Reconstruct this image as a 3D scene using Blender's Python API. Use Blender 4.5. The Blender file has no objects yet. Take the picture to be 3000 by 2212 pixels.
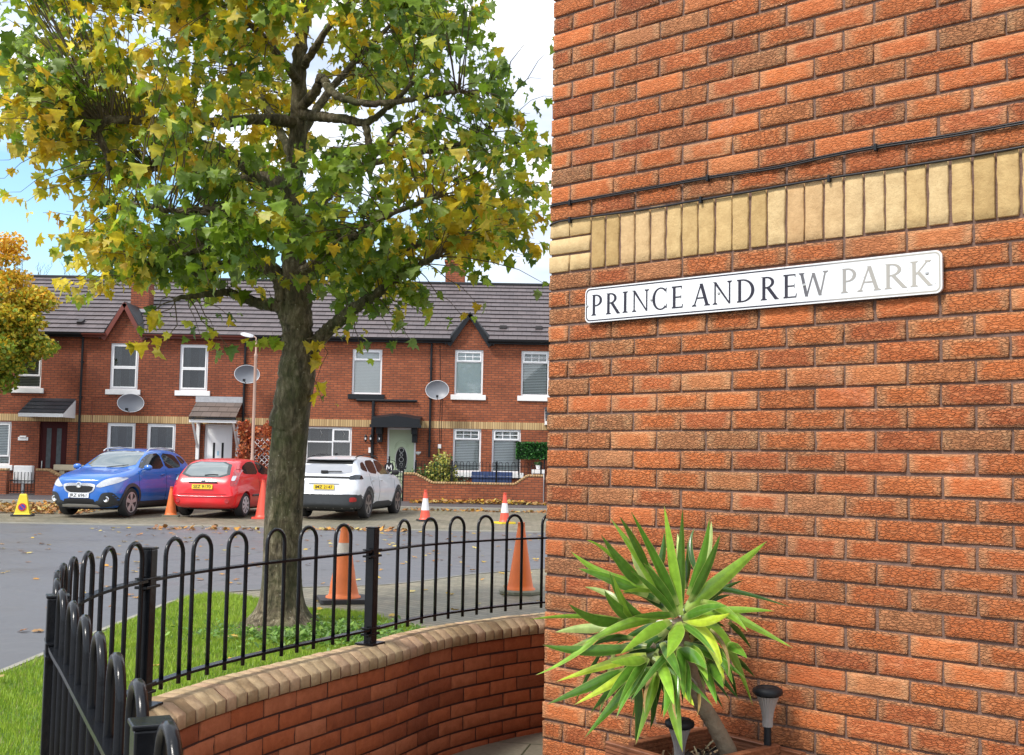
import bpy, bmesh, math, random
import numpy as np
from mathutils import Vector, Matrix
from mathutils.bvhtree import BVHTree
from mathutils.geometry import tessellate_polygon
random.seed(7); RNG = np.random.default_rng(11)
R = math.radians
C = bpy.context.scene.collection
# ------------------------------------------------------------------ camera model (measured from the brick lattice)
F = 3377.0; CAMZ = 1.54; PIT = R(4.163); ROL = R(1.0)
_r = Vector((1, 0, 0)); _f = Vector((0, math.cos(PIT), math.sin(PIT))); _u = _r.cross(_f)
CR = math.cos(ROL) * _r + math.sin(ROL) * _u
CU = -math.sin(ROL) * _r + math.cos(ROL) * _u
CF = _f; CAM = Vector((0, 0, CAMZ))
def ray(px, py):
    return CF + CR * ((px - 1500) / F) + CU * ((1106 - py) / F)
def atY(px, py, Y):            # point of the photo on the vertical plane at distance Y
    d = ray(px, py); return CAM + d * (Y / d.y)
def atZ(px, py, z):
    d = ray(px, py); return CAM + d * ((z - CAMZ) / d.z)
WYAW = R(41.614); WC = Vector((0.153, 4.903, 0)); WU = Vector((math.cos(WYAW), -math.sin(WYAW), 0)); WN = Vector((-math.sin(WYAW), -math.cos(WYAW), 0))
V0 = 2.345
def onwall(px, py, w=0.0):     # wall-local (u along, z up) of a photo point on the near brick wall, w metres proud of it
    d = ray(px, py); t = ((WC + WN * w - CAM).dot(WN)) / d.dot(WN); p = CAM + d * t
    return (p - WC).dot(WU), p.z
def wallp(u, w, z): return WC + WU * u + WN * w + Vector((0, 0, z))
# ------------------------------------------------------------------ object helpers
def link(o, parent=None):
    C.objects.link(o)
    if parent is not None: o.parent = parent
    return o
def thing(name, label, cat, loc=(0, 0, 0), rotz=0.0, group=None):
    o = bpy.data.objects.new(name, None); link(o); o.location = loc; o.rotation_euler = (0, 0, rotz); o.empty_display_size = .2
    return tag(o, label, cat, group)
def tag(o, label=None, cat=None, group=None, kind=None):
    if label: o['label'] = label
    if cat: o['category'] = cat
    if group: o['group'] = group
    if kind: o['kind'] = kind
    return o
def mesh(name, V, Fc, mat=None, parent=None, smooth=False, world=False):
    me = bpy.data.meshes.new(name); me.from_pydata([tuple(v) for v in V], [], [tuple(f) for f in Fc]); me.validate(); me.update()
    if smooth:
        me.polygons.foreach_set('use_smooth', [True] * len(me.polygons))
    if mat: me.materials.append(mat)
    o = bpy.data.objects.new(name, me); link(o, parent)
    if world and parent is not None: o.matrix_parent_inverse = parent_mat(parent).inverted()
    return o
def parent_mat(p):
    m = Matrix.LocRotScale(p.location, p.rotation_euler, p.scale)
    if p.parent: m = parent_mat(p.parent) @ p.matrix_parent_inverse @ m
    return m
class MB:
    def __init__(s): s.V = []; s.F = []
    def add(s, V, Fc):
        n = len(s.V); s.V += [tuple(v) for v in V]; s.F += [tuple(i + n for i in f) for f in Fc]; return s
    def box(s, x0, x1, y0, y1, z0, z1, M=None):
        V = [Vector(v) for v in ((x0, y0, z0), (x1, y0, z0), (x1, y1, z0), (x0, y1, z0), (x0, y0, z1), (x1, y0, z1), (x1, y1, z1), (x0, y1, z1))]
        if M is not None: V = [M @ v for v in V]
        return s.add(V, [(0, 3, 2, 1), (4, 5, 6, 7), (0, 1, 5, 4), (1, 2, 6, 5), (2, 3, 7, 6), (3, 0, 4, 7)])
    def bar(s, a, b, w, h=None, up=(0, 0, 1)):   # rectangular bar from a to b
        a = Vector(a); b = Vector(b); h = h or w; d = (b - a).normalized(); up = Vector(up)
        x = d.cross(up)
        if x.length < 1e-4: x = d.cross(Vector((0, 1, 0)))
        x.normalize(); y = x.cross(d)
        V = [p + x * (sx * w / 2) + y * (sy * h / 2) for p in (a, b) for sx, sy in ((-1, -1), (1, -1), (1, 1), (-1, 1))]
        return s.add(V, [(0, 3, 2, 1), (4, 5, 6, 7), (0, 1, 5, 4), (1, 2, 6, 5), (2, 3, 7, 6), (3, 0, 4, 7)])
    def tube(s, pts, rad, n=8, cap=True):
        pts = [Vector(p) for p in pts]; m = len(pts)
        rr = rad if isinstance(rad, (list, tuple)) else [rad] * m
        V = []; up = None
        for i, p in enumerate(pts):
            d = (pts[min(i + 1, m - 1)] - pts[max(i - 1, 0)]).normalized()
            if up is None:
                up = Vector((0, 0, 1)) if abs(d.z) < .9 else Vector((1, 0, 0))
            x = d.cross(up).normalized(); y = x.cross(d).normalized(); up = y
            for k in range(n):
                a = 2 * math.pi * k / n; V.append(p + (x * math.cos(a) + y * math.sin(a)) * rr[i])
        Fc = [(i * n + k, i * n + (k + 1) % n, (i + 1) * n + (k + 1) % n, (i + 1) * n + k) for i in range(m - 1) for k in range(n)]
        if cap: Fc += [tuple(range(n))[::-1], tuple((m - 1) * n + k for k in range(n))]
        return s.add(V, Fc)
    def lathe(s, prof, n=20, c=(0, 0, 0), axis='z', a0=0.0, cap=True):
        V = []; c = Vector(c)
        for r, h in prof:
            for k in range(n):
                a = 2 * math.pi * k / n + a0; x, y = r * math.cos(a), r * math.sin(a)
                V.append(c + (Vector((x, y, h)) if axis == 'z' else Vector((x, h, y)) if axis == 'y' else Vector((h, x, y))))
        m = len(prof)
        Fc = [(i * n + k, i * n + (k + 1) % n, (i + 1) * n + (k + 1) % n, (i + 1) * n + k) for i in range(m - 1) for k in range(n)]
        if cap and prof[0][0] > 1e-6: Fc.append(tuple(range(n))[::-1])
        if cap and prof[-1][0] > 1e-6: Fc.append(tuple((m - 1) * n + k for k in range(n)))
        return s.add(V, Fc)
    def prism(s, poly, z0, z1, M=None):         # poly: list of (x,y)
        n = len(poly); V = [Vector((x, y, z0)) for x, y in poly] + [Vector((x, y, z1)) for x, y in poly]
        if M is not None: V = [M @ v for v in V]
        tri = tessellate_polygon([[Vector((x, y, 0)) for x, y in poly]])
        Fc = [tuple(t) for t in tri] + [tuple(i + n for i in t) for t in tri] + [(i, (i + 1) % n, (i + 1) % n + n, i + n) for i in range(n)]
        return s.add(V, Fc)
    def build(s, name, mat, parent=None, smooth=False, bevel=0, world=False, auto=None):
        o = mesh(name, s.V, s.F, mat, parent, smooth, world)
        bm = bmesh.new(); bm.from_mesh(o.data); bmesh.ops.recalc_face_normals(bm, faces=bm.faces)
        if bevel: bmesh.ops.bevel(bm, geom=list(bm.edges), offset=bevel, segments=2, affect='EDGES', profile=.6)
        if auto is not None:
            for f in bm.faces: f.smooth = True
            for e in bm.edges:
                if len(e.link_faces) == 2 and e.calc_face_angle(0) > R(auto): e.smooth = False
        bm.to_mesh(o.data); bm.free()
        return o
def npmesh(name, V, tris, mat, parent=None, col=None, smooth=False, uv=None, cname='col', nside=3):
    me = bpy.data.meshes.new(name); V = np.asarray(V, np.float32); T = np.asarray(tris, np.int32)
    me.vertices.add(len(V)); me.vertices.foreach_set('co', V.ravel())
    me.loops.add(T.size); me.loops.foreach_set('vertex_index', T.ravel())
    me.polygons.add(len(T)); me.polygons.foreach_set('loop_start', np.arange(0, T.size, nside, dtype=np.int32))
    me.polygons.foreach_set('loop_total', np.full(len(T), nside, np.int32))
    if smooth: me.polygons.foreach_set('use_smooth', np.ones(len(T), bool))
    me.update(calc_edges=True)
    if col is not None:
        a = me.color_attributes.new(cname, 'FLOAT_COLOR', 'POINT'); a.data.foreach_set('color', np.asarray(col, np.float32).ravel())
    if uv is not None:
        a = me.uv_layers.new(name='uv'); a.data.foreach_set('uv', np.asarray(uv, np.float32)[T.ravel()].ravel())
    me.materials.append(mat); o = bpy.data.objects.new(name, me); link(o, parent); return o
def catmull(P, step):
    P = [Vector(p) for p in P]; out = []
    for i in range(len(P) - 1):
        p0 = P[max(i - 1, 0)]; p1 = P[i]; p2 = P[i + 1]; p3 = P[min(i + 2, len(P) - 1)]
        for k in range(12):
            t = k / 12; out.append(.5 * ((2 * p1) + (p2 - p0) * t + (2 * p0 - 5 * p1 + 4 * p2 - p3) * t * t + (3 * p1 - p0 - 3 * p2 + p3) * t ** 3))
    out.append(P[-1])
    return out
# ------------------------------------------------------------------ materials
def newmat(name):
    m = bpy.data.materials.new(name); m.use_nodes = True; nt = m.node_tree
    return m, nt, nt.nodes['Principled BSDF'], nt.nodes['Material Output']
def N(nt, typ, **kw):
    n = nt.nodes.new(typ)
    for k, v in kw.items():
        if k in n.inputs: n.inputs[k].default_value = v
        else: setattr(n, k, v)
    return n
def L(nt, a, b): nt.links.new(a, b)
def ramp(nt, fac, stops):
    r = nt.nodes.new('ShaderNodeValToRGB'); e = r.color_ramp.elements
    while len(e) < len(stops): e.new(.5)
    for i, (p, c) in enumerate(stops):
        e[i].position = p; e[i].color = (c[0], c[1], c[2], 1) if not isinstance(c, (int, float)) else (c, c, c, 1)
    L(nt, fac, r.inputs[0]); return r.outputs[0]
def mixc(nt, fac, a, b, typ='MIX'):
    m = nt.nodes.new('ShaderNodeMix'); m.data_type = 'RGBA'; m.blend_type = typ
    for sock, v in ((m.inputs[0], fac), (m.inputs[6], a), (m.inputs[7], b)):
        if isinstance(v, bpy.types.NodeSocket): L(nt, v, sock)
        elif isinstance(v, (int, float)): sock.default_value = v if sock.type == 'VALUE' else (v, v, v, 1)
        else: sock.default_value = (v[0], v[1], v[2], 1)
    return m.outputs[2]
def math_(nt, op, a, b=0.0, clamp=False):
    m = nt.nodes.new('ShaderNodeMath'); m.operation = op; m.use_clamp = clamp
    for i, v in enumerate((a, b)):
        if isinstance(v, bpy.types.NodeSocket): L(nt, v, m.inputs[i])
        else: m.inputs[i].default_value = v
    return m.outputs[0]
def coords(nt, scale=(1, 1, 1), kind='Object'):
    t = nt.nodes.new('ShaderNodeTexCoord'); m = nt.nodes.new('ShaderNodeMapping'); m.inputs['Scale'].default_value = scale
    L(nt, t.outputs[kind], m.inputs[0]); return m.outputs[0]
def noise(nt, vec, scale, detail=4, rough=.55, dist=0.0):
    n = N(nt, 'ShaderNodeTexNoise', Scale=scale, Detail=detail, Roughness=rough, Distortion=dist); L(nt, vec, n.inputs['Vector']); return n.outputs['Fac']
def bump(nt, b, h, strength=.3, dist=.01, normal=None):
    n = N(nt, 'ShaderNodeBump', Strength=strength, Distance=dist); L(nt, h, n.inputs['Height'])
    if normal is not None: L(nt, normal, n.inputs['Normal'])
    if b is not None: L(nt, n.outputs[0], b.inputs['Normal'])
    return n.outputs[0]
def simple(name, c, rough=.6, metal=0.0, var=.15, vscale=6.0, bs=0.0, bscale=40.0, coat=0.0, spec=.5):
    m, nt, b, o = newmat(name); b.inputs['Roughness'].default_value = rough; b.inputs['Metallic'].default_value = metal
    b.inputs['Coat Weight'].default_value = coat; b.inputs['Specular IOR Level'].default_value = spec
    if coat: b.inputs['Coat Roughness'].default_value = .06
    v = coords(nt)
    if var:
        n = noise(nt, v, vscale)
        L(nt, mixc(nt, n, [x * (1 - var) for x in c], [min(1, x * (1 + var)) for x in c]), b.inputs['Base Color'])
    else: b.inputs['Base Color'].default_value = (*c, 1)
    if bs: bump(nt, b, noise(nt, v, bscale, 6), bs, .01)
    return m
M = {}
def brick_near():
    m, nt, b, o = newmat('rockfaced_brick'); v = coords(nt)
    at = N(nt, 'ShaderNodeAttribute', attribute_name='col'); sep = N(nt, 'ShaderNodeSeparateColor'); L(nt, at.outputs['Color'], sep.inputs[0])
    uvn = nt.nodes.new('ShaderNodeTexCoord'); su = N(nt, 'ShaderNodeSeparateXYZ'); L(nt, uvn.outputs['UV'], su.inputs[0])
    # per-brick offset so that no two bricks share a face pattern
    cmb = N(nt, 'ShaderNodeVectorMath', operation='MULTIPLY_ADD'); L(nt, at.outputs['Color'], cmb.inputs[0]); cmb.inputs[1].default_value = (7, 7, 7); L(nt, v, cmb.inputs[2]); vv = cmb.outputs[0]
    base = ramp(nt, sep.outputs[0], [(0, (.47, .115, .035)), (.25, (.60, .155, .040)), (.5, (.68, .19, .048)), (.74, (.62, .18, .05)), (.90, (.52, .21, .08)), (.965, (.42, .22, .11)), (1, (.56, .13, .02))])
    n1 = noise(nt, vv, 16, 5, .6); base = mixc(nt, n1, mixc(nt, 1.0, base, (.72, .66, .62), 'MULTIPLY'), mixc(nt, .30, base, (.66, .27, .12)))
    # tan sanded arrises
    ex = math_(nt, 'ABSOLUTE', math_(nt, 'SUBTRACT', su.outputs[0], .5)); ey = math_(nt, 'ABSOLUTE', math_(nt, 'SUBTRACT', su.outputs[1], .5))
    e = math_(nt, 'MAXIMUM', math_(nt, 'MULTIPLY_ADD', ex, 2.0), math_(nt, 'MULTIPLY', ey, 1.85)); e = math_(nt, 'MULTIPLY', math_(nt, 'MAXIMUM', ex, math_(nt, 'MULTIPLY', ey, .93)), 2)
    e = math_(nt, 'ADD', e, math_(nt, 'MULTIPLY', math_(nt, 'SUBTRACT', noise(nt, vv, 30, 4, .6), .5), .55))
    e = math_(nt, 'ADD', e, math_(nt, 'MULTIPLY', math_(nt, 'SUBTRACT', sep.outputs[1], .5), .28))
    ed = ramp(nt, e, [(.70, 0.0), (.98, 1.0)])
    base = mixc(nt, math_(nt, 'MULTIPLY', ed, .62), base, (.50, .29, .15))
    # cracks
    mp = N(nt, 'ShaderNodeMapping'); mp.inputs['Scale'].default_value = (1, 1, 2.7); L(nt, vv, mp.inputs[0])
    wob = N(nt, 'ShaderNodeTexNoise', Scale=30, Detail=4); L(nt, mp.outputs[0], wob.inputs['Vector'])
    ad = N(nt, 'ShaderNodeVectorMath', operation='MULTIPLY_ADD'); L(nt, wob.outputs['Color'], ad.inputs[0]); ad.inputs[1].default_value = (.045, .045, .03); L(nt, mp.outputs[0], ad.inputs[2])
    vo = N(nt, 'ShaderNodeTexVoronoi', Scale=44, feature='DISTANCE_TO_EDGE'); L(nt, ad.outputs[0], vo.inputs['Vector'])
    vf = N(nt, 'ShaderNodeTexVoronoi', Scale=44, feature='F1'); L(nt, ad.outputs[0], vf.inputs['Vector'])
    hh = math_(nt, 'ADD', ramp(nt, vo.outputs[0], [(0, 0.0), (.16, 1.0)]), math_(nt, 'MULTIPLY', vf.outputs['Color'], .9))
    hh = math_(nt, 'ADD', hh, math_(nt, 'MULTIPLY', noise(nt, mp.outputs[0], 130, 4, .7), .8))
    crk = ramp(nt, vo.outputs[0], [(0, 0.0), (.07, 1.0)])
    rough_amt = ramp(nt, sep.outputs[2], [(0, .55), (.4, .9), (1, 1.0)])
    base = mixc(nt, math_(nt, 'MULTIPLY', math_(nt, 'SUBTRACT', 1.0, crk), math_(nt, 'MULTIPLY', rough_amt, .50)), base, (.17, .045, .02))
    chip = ramp(nt, vf.outputs['Color'], [(.55, 0.0), (.9, 1.0)])
    base = mixc(nt, math_(nt, 'MULTIPLY', chip, .38), base, (.74, .30, .13))
    big = noise(nt, v, 1.3, 5, .6); base = mixc(nt, 1.0, base, ramp(nt, big, [(.3, (.80, .78, .80)), (.6, (1.06, 1.05, 1.0))]), 'MULTIPLY')
    salt = math_(nt, 'MULTIPLY', ramp(nt, noise(nt, v, 3.1, 7, .75, .5), [(.60, 0.0), (.78, .5)]), ramp(nt, noise(nt, v, 60, 4, .7), [(.35, 0.0), (.7, 1.0)])); base = mixc(nt, salt, base, (.62, .48, .38))
    L(nt, base, b.inputs['Base Color']); b.inputs['Roughness'].default_value = .75; b.inputs['Specular IOR Level'].default_value = .35
    bn = N(nt, 'ShaderNodeBump', Distance=.010); L(nt, rough_amt, bn.inputs['Strength']); L(nt, hh, bn.inputs['Height']); L(nt, bn.outputs[0], b.inputs['Normal'])
    return m
def brick_attr(name, stops, bs=.6, crack=0.0, scale=60):
    m, nt, b, o = newmat(name); v = coords(nt); at = N(nt, 'ShaderNodeAttribute', attribute_name='col'); sep = N(nt, 'ShaderNodeSeparateColor'); L(nt, at.outputs['Color'], sep.inputs[0])
    base = ramp(nt, sep.outputs[0], stops); n1 = noise(nt, v, 22, 5, .65)
    base = mixc(nt, ramp(nt, n1, [(.35, 0.0), (.7, 1.0)]), mixc(nt, 1.0, base, (.78, .74, .7), 'MULTIPLY'), base)
    sp = ramp(nt, noise(nt, v, 120, 3, .7), [(.28, 1.0), (.36, 0.0)]); base = mixc(nt, math_(nt, 'MULTIPLY', sp, .5), base, [x * .45 for x in stops[0][1]])
    L(nt, base, b.inputs['Base Color']); b.inputs['Roughness'].default_value = .85; b.inputs['Specular IOR Level'].default_value = .3
    bump(nt, b, noise(nt, v, scale, 6, .7), bs, .008); return m
def house_brick(name, c1, c2, mortar, seed=0.0):
    m, nt, b, o = newmat(name); t = nt.nodes.new('ShaderNodeTexCoord'); s = N(nt, 'ShaderNodeSeparateXYZ'); L(nt, t.outputs['Object'], s.inputs[0])
    cb = N(nt, 'ShaderNodeCombineXYZ'); L(nt, math_(nt, 'ADD', s.outputs[0], s.outputs[1]), cb.inputs[0]); L(nt, s.outputs[2], cb.inputs[1])
    br = N(nt, 'ShaderNodeTexBrick', Scale=1.0); br.inputs['Color1'].default_value = (*c1, 1); br.inputs['Color2'].default_value = (*c2, 1); br.inputs['Mortar'].default_value = (*mortar, 1)
    br.inputs['Mortar Size'].default_value = .011; br.inputs['Mortar Smooth'].default_value = .2; br.inputs['Brick Width'].default_value = .225; br.inputs['Row Height'].default_value = .075; br.inputs['Bias'].default_value = -.1
    L(nt, cb.outputs[0], br.inputs['Vector'])
    n = noise(nt, t.outputs['Object'], 1.1, 5, .6); n2 = noise(nt, t.outputs['Object'], 9, 3)
    c = mixc(nt, 1.0, br.outputs['Color'], ramp(nt, n, [(.3, (.72, .70, .70)), (.7, (1.12, 1.1, 1.08))]), 'MULTIPLY')
    c = mixc(nt, 1.0, c, ramp(nt, n2, [(.3, (.85, .85, .85)), (.7, (1.12, 1.08, 1.05))]), 'MULTIPLY')
    L(nt, c, b.inputs['Base Color']); b.inputs['Roughness'].default_value = .85
    bump(nt, b, math_(nt, 'SUBTRACT', 1.0, br.outputs['Fac']), .6, .008); return m
def soldier_mat():
    m, nt, b, o = newmat('buff_soldier'); t = nt.nodes.new('ShaderNodeTexCoord'); s = N(nt, 'ShaderNodeSeparateXYZ'); L(nt, t.outputs['Object'], s.inputs[0])
    k = math_(nt, 'DIVIDE', s.outputs[0], .075); fr = math_(nt, 'FRACT', k); wn = N(nt, 'ShaderNodeTexWhiteNoise', noise_dimensions='1D'); L(nt, math_(nt, 'FLOOR', k), wn.inputs['W'])
    c = ramp(nt, wn.outputs['Value'], [(0, (.36, .24, .11)), (.5, (.46, .32, .15)), (1, (.53, .38, .19))])
    mo = ramp(nt, math_(nt, 'ABSOLUTE', math_(nt, 'SUBTRACT', fr, .5)), [(.40, 0.0), (.45, 1.0)])
    L(nt, mixc(nt, mo, c, (.13, .06, .035)), b.inputs['Base Color']); b.inputs['Roughness'].default_value = .9; return m
def tile_mat(name, c, w=.30, row=.28):
    m, nt, b, o = newmat(name); t = nt.nodes.new('ShaderNodeTexCoord')
    at = N(nt, 'ShaderNodeTexCoord'); br = N(nt, 'ShaderNodeTexBrick', Scale=1.0)
    br.inputs['Color1'].default_value = (*[x * .88 for x in c], 1); br.inputs['Color2'].default_value = (*[x * 1.12 for x in c], 1); br.inputs['Mortar'].default_value = (*[x * .25 for x in c], 1)
    br.inputs['Mortar Size'].default_value = .006; br.inputs['Brick Width'].default_value = w; br.inputs['Row Height'].default_value = 1.0; br.inputs['Mortar Smooth'].default_value = .1
    L(nt, at.outputs['UV'], br.inputs['Vector'])
    n = noise(nt, t.outputs['Object'], 1.5, 6, .7); c2 = mixc(nt, 1.0, br.outputs['Color'], ramp(nt, n, [(.3, (.8, .82, .85)), (.72, (1.15, 1.12, 1.1))]), 'MULTIPLY')
    L(nt, c2, b.inputs['Base Color']); b.inputs['Roughness'].default_value = .55; bump(nt, b, noise(nt, t.outputs['Object'], 30, 4), .2, .01); return m
def asphalt():
    m, nt, b, o = newmat('wet_asphalt'); v = coords(nt)
    n = noise(nt, v, .6, 6, .65, .6); n2 = noise(nt, v, 90, 3, .7); n3 = noise(nt, v, 7, 5, .7)
    crk_ = N(nt, 'ShaderNodeTexVoronoi', Scale=.35, feature='DISTANCE_TO_EDGE'); wv_ = N(nt, 'ShaderNodeVectorMath', operation='MULTIPLY_ADD'); nn_ = N(nt, 'ShaderNodeTexNoise', Scale=1.7, Detail=6); L(nt, v, nn_.inputs['Vector']); L(nt, nn_.outputs['Color'], wv_.inputs[0]); wv_.inputs[1].default_value = (1.2, 1.2, 0); L(nt, v, wv_.inputs[2]); L(nt, wv_.outputs[0], crk_.inputs['Vector'])
    c = mixc(nt, n2, (.055, .057, .064), (.155, .158, .168)); c = mixc(nt, ramp(nt, n3, [(.35, 0.0), (.75, .6)]), c, (.10, .10, .105))
    c = mixc(nt, ramp(nt, crk_.outputs[0], [(0, .7), (.006, 0.0)]), c, (.03, .03, .03)); c = mixc(nt, ramp(nt, noise(nt, v, .22, 3, .5), [(.48, 0.0), (.53, .45)]), c, (.10, .105, .12))
    L(nt, c, b.inputs['Base Color']); L(nt, ramp(nt, n, [(.3, .30), (.7, .62)]), b.inputs['Roughness']); b.inputs['Specular IOR Level'].default_value = .5
    bump(nt, b, math_(nt, 'ADD', n2, math_(nt, 'MULTIPLY', n3, .6)), .45, .006); return m
def block_paving(name='block_paving', rot=45, c1=(.17, .15, .115), c2=(.24, .215, .165), w=.2, h=.1):
    m, nt, b, o = newmat(name); t = nt.nodes.new('ShaderNodeTexCoord'); mp = N(nt, 'ShaderNodeMapping'); mp.inputs['Rotation'].default_value = (0, 0, R(rot)); L(nt, t.outputs['Object'], mp.inputs[0])
    br = N(nt, 'ShaderNodeTexBrick', Scale=1.0); br.inputs['Color1'].default_value = (*c1, 1); br.inputs['Color2'].default_value = (*c2, 1); br.inputs['Mortar'].default_value = (.055, .06, .03, 1)
    br.inputs['Mortar Size'].default_value = .006; br.inputs['Brick Width'].default_value = w; br.inputs['Row Height'].default_value = h; br.inputs['Mortar Smooth'].default_value = .3; L(nt, mp.outputs[0], br.inputs['Vector'])
    n = noise(nt, t.outputs['Object'], .9, 6, .65); n2 = noise(nt, t.outputs['Object'], 45, 4, .7)
    c = mixc(nt, 1.0, br.outputs['Color'], ramp(nt, n, [(.3, (.72, .78, .66)), (.7, (1.15, 1.1, 1.02))]), 'MULTIPLY'); c = mixc(nt, 1.0, c, ramp(nt, n2, [(.3, .75), (.7, 1.2)]), 'MULTIPLY')
    L(nt, c, b.inputs['Base Color']); L(nt, ramp(nt, n, [(.3, .45), (.7, .75)]), b.inputs['Roughness'])
    bump(nt, b, math_(nt, 'SUBTRACT', math_(nt, 'MULTIPLY', n2, .3), br.outputs['Fac']), .6, .006); return m
def leaf_mat(name, trans=.4, rough=.45, vein=False, hv=.0):
    m, nt, b, o = newmat(name); at = N(nt, 'ShaderNodeAttribute', attribute_name='col'); v = coords(nt)
    c = mixc(nt, 1.0, at.outputs['Color'], ramp(nt, noise(nt, v, 35, 3), [(.3, .82), (.7, 1.15)]), 'MULTIPLY')
    L(nt, c, b.inputs['Base Color']); b.inputs['Roughness'].default_value = rough
    tr = N(nt, 'ShaderNodeBsdfTranslucent'); L(nt, mixc(nt, .25, c, (.8, .85, .1), 'MULTIPLY'), tr.inputs[0]); L(nt, c, tr.inputs[0])
    mx = N(nt, 'ShaderNodeMixShader', Fac=trans); L(nt, b.outputs[0], mx.inputs[1]); L(nt, tr.outputs[0], mx.inputs[2]); L(nt, mx.outputs[0], o.inputs[0]); return m
def bark():
    m, nt, b, o = newmat('bark'); v = coords(nt, (1, 1, .35)); v2 = coords(nt)
    n = noise(nt, v, 26, 6, .7, .4); n2 = noise(nt, v2, 2.2, 5, .65); n3 = noise(nt, v2, 14, 4, .6)
    c = ramp(nt, n, [(.34, (.035, .028, .018)), (.48, (.13, .105, .066)), (.56, (.20, .170, .115)), (.68, (.38, .34, .26))])
    c = mixc(nt, ramp(nt, n2, [(.42, 0.0), (.62, .75)]), c, (.055, .075, .018))
    vo = N(nt, 'ShaderNodeTexVoronoi', Scale=17.0, Randomness=1.0); L(nt, v2, vo.inputs['Vector'])
    sp = ramp(nt, math_(nt, 'ADD', vo.outputs['Distance'], math_(nt, 'MULTIPLY', n3, .25)), [(.19, 1.0), (.24, 0.0)]); c = mixc(nt, math_(nt, 'MULTIPLY', sp, .55), c, (.50, .50, .40))
    c = mixc(nt, 1.0, c, ramp(nt, noise(nt, coords(nt, (1, 1, .25)), 9, 5, .7), [(.35, (.55, .52, .48)), (.6, (1.2, 1.18, 1.1))]), 'MULTIPLY')
    L(nt, c, b.inputs['Base Color']); b.inputs['Roughness'].default_value = .85
    bump(nt, b, math_(nt, 'ADD', n, math_(nt, 'MULTIPLY', n3, .5)), 1.0, .035); return m
def glass_mat():
    m, nt, b, o = newmat('window_glass'); tr = N(nt, 'ShaderNodeBsdfTransparent'); tr.inputs[0].default_value = (.88, .92, .92, 1)
    gl = N(nt, 'ShaderNodeBsdfGlossy', Roughness=.02); lw = N(nt, 'ShaderNodeFresnel', IOR=1.5); f = math_(nt, 'ADD', lw.outputs[0], .05)
    mx = N(nt, 'ShaderNodeMixShader'); L(nt, f, mx.inputs[0]); L(nt, tr.outputs[0], mx.inputs[1]); L(nt, gl.outputs[0], mx.inputs[2]); L(nt, mx.outputs[0], o.inputs[0]); return m
def paint(name, c, rough=.3):
    m, nt, b, o = newmat(name); v = coords(nt); b.inputs['Base Color'].default_value = (*c, 1); b.inputs['Roughness'].default_value = rough; b.inputs['Metallic'].default_value = .0
    b.inputs['Coat Weight'].default_value = .8; b.inputs['Coat Roughness'].default_value = .04
    L(nt, mixc(nt, ramp(nt, noise(nt, v, 3, 6), [(.4, 0.0), (.8, .12)]), c, (.25, .23, .2)), b.inputs['Base Color'])
    return m
def wood_mat():
    m, nt, b, o = newmat('stained_wood'); v = coords(nt, (1, 8, 8)); n = noise(nt, v, 9, 6, .6, .5)
    L(nt, ramp(nt, n, [(.3, (.13, .045, .02)), (.6, (.27, .105, .05)), (.8, (.36, .16, .085))]), b.inputs['Base Color']); b.inputs['Roughness'].default_value = .5; bump(nt, b, n, .25, .004); return m
def sign_mat():
    m, nt, b, o = newmat('sign_enamel'); v = coords(nt); b.inputs['Roughness'].default_value = .22
    t = nt.nodes.new('ShaderNodeTexCoord'); s = N(nt, 'ShaderNodeSeparateXYZ'); L(nt, t.outputs['Object'], s.inputs[0])
    age = ramp(nt, math_(nt, 'MULTIPLY', s.outputs[0], .75), [(.35, 0.0), (.75, 1.0)])
    c = mixc(nt, math_(nt, 'MULTIPLY', ramp(nt, noise(nt, v, 7, 6, .7), [(.4, 0.0), (.75, 1.0)]), .35), (.72, .74, .76), (.58, .63, .60))
    vo = N(nt, 'ShaderNodeTexVoronoi', Scale=48.0); L(nt, v, vo.inputs['Vector'])
    sp = math_(nt, 'MULTIPLY', ramp(nt, vo.outputs['Distance'], [(.10, 1.0), (.16, 0.0)]), math_(nt, 'MULTIPLY', age, math_(nt, 'GREATER_THAN', noise(nt, v, 11, 2), .5)))
    L(nt, mixc(nt, math_(nt, 'MULTIPLY', sp, .7), c, (.35, .36, .34)), b.inputs['Base Color']); return m
def sign_ink():
    m, nt, b, o = newmat('sign_ink'); t = nt.nodes.new('ShaderNodeTexCoord'); s = N(nt, 'ShaderNodeSeparateXYZ'); L(nt, t.outputs['Object'], s.inputs[0])
    n = noise(nt, t.outputs['Object'], 9, 4); x = math_(nt, 'ADD', math_(nt, 'MULTIPLY', s.outputs[0], .6), math_(nt, 'MULTIPLY', math_(nt, 'SUBTRACT', n, .5), .05))
    L(nt, ramp(nt, x, [(.55, (.012, .010, .022)), (.605, (.12, .12, .13)), (.68, (.30, .29, .27)), (.9, (.40, .38, .33))]), b.inputs['Base Color']); b.inputs['Roughness'].default_value = .3; return m
M['brick'] = brick_near()
M['buff'] = brick_attr('buff_brick', [(0, (.48, .33, .14)), (.4, (.60, .43, .20)), (.75, (.66, .50, .27)), (1, (.58, .38, .19))], .5, scale=75)
M['garden_brick'] = brick_attr('garden_brick', [(0, (.25, .070, .030)), (.5, (.42, .115, .042)), (1, (.46, .16, .075))], 1.0, scale=38)
M['coping'] = brick_attr('coping_brick', [(0, (.36, .25, .14)), (.5, (.52, .40, .24)), (1, (.52, .35, .23))], 1.0, scale=45)
M['mortar'] = simple('mortar', (.17, .105, .08), .95, var=.2, vscale=30, bs=.5, bscale=160)
M['mortar_red'] = simple('mortar_dark', (.055, .02, .014), .95, var=.2, vscale=30, bs=.4, bscale=160)
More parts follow.
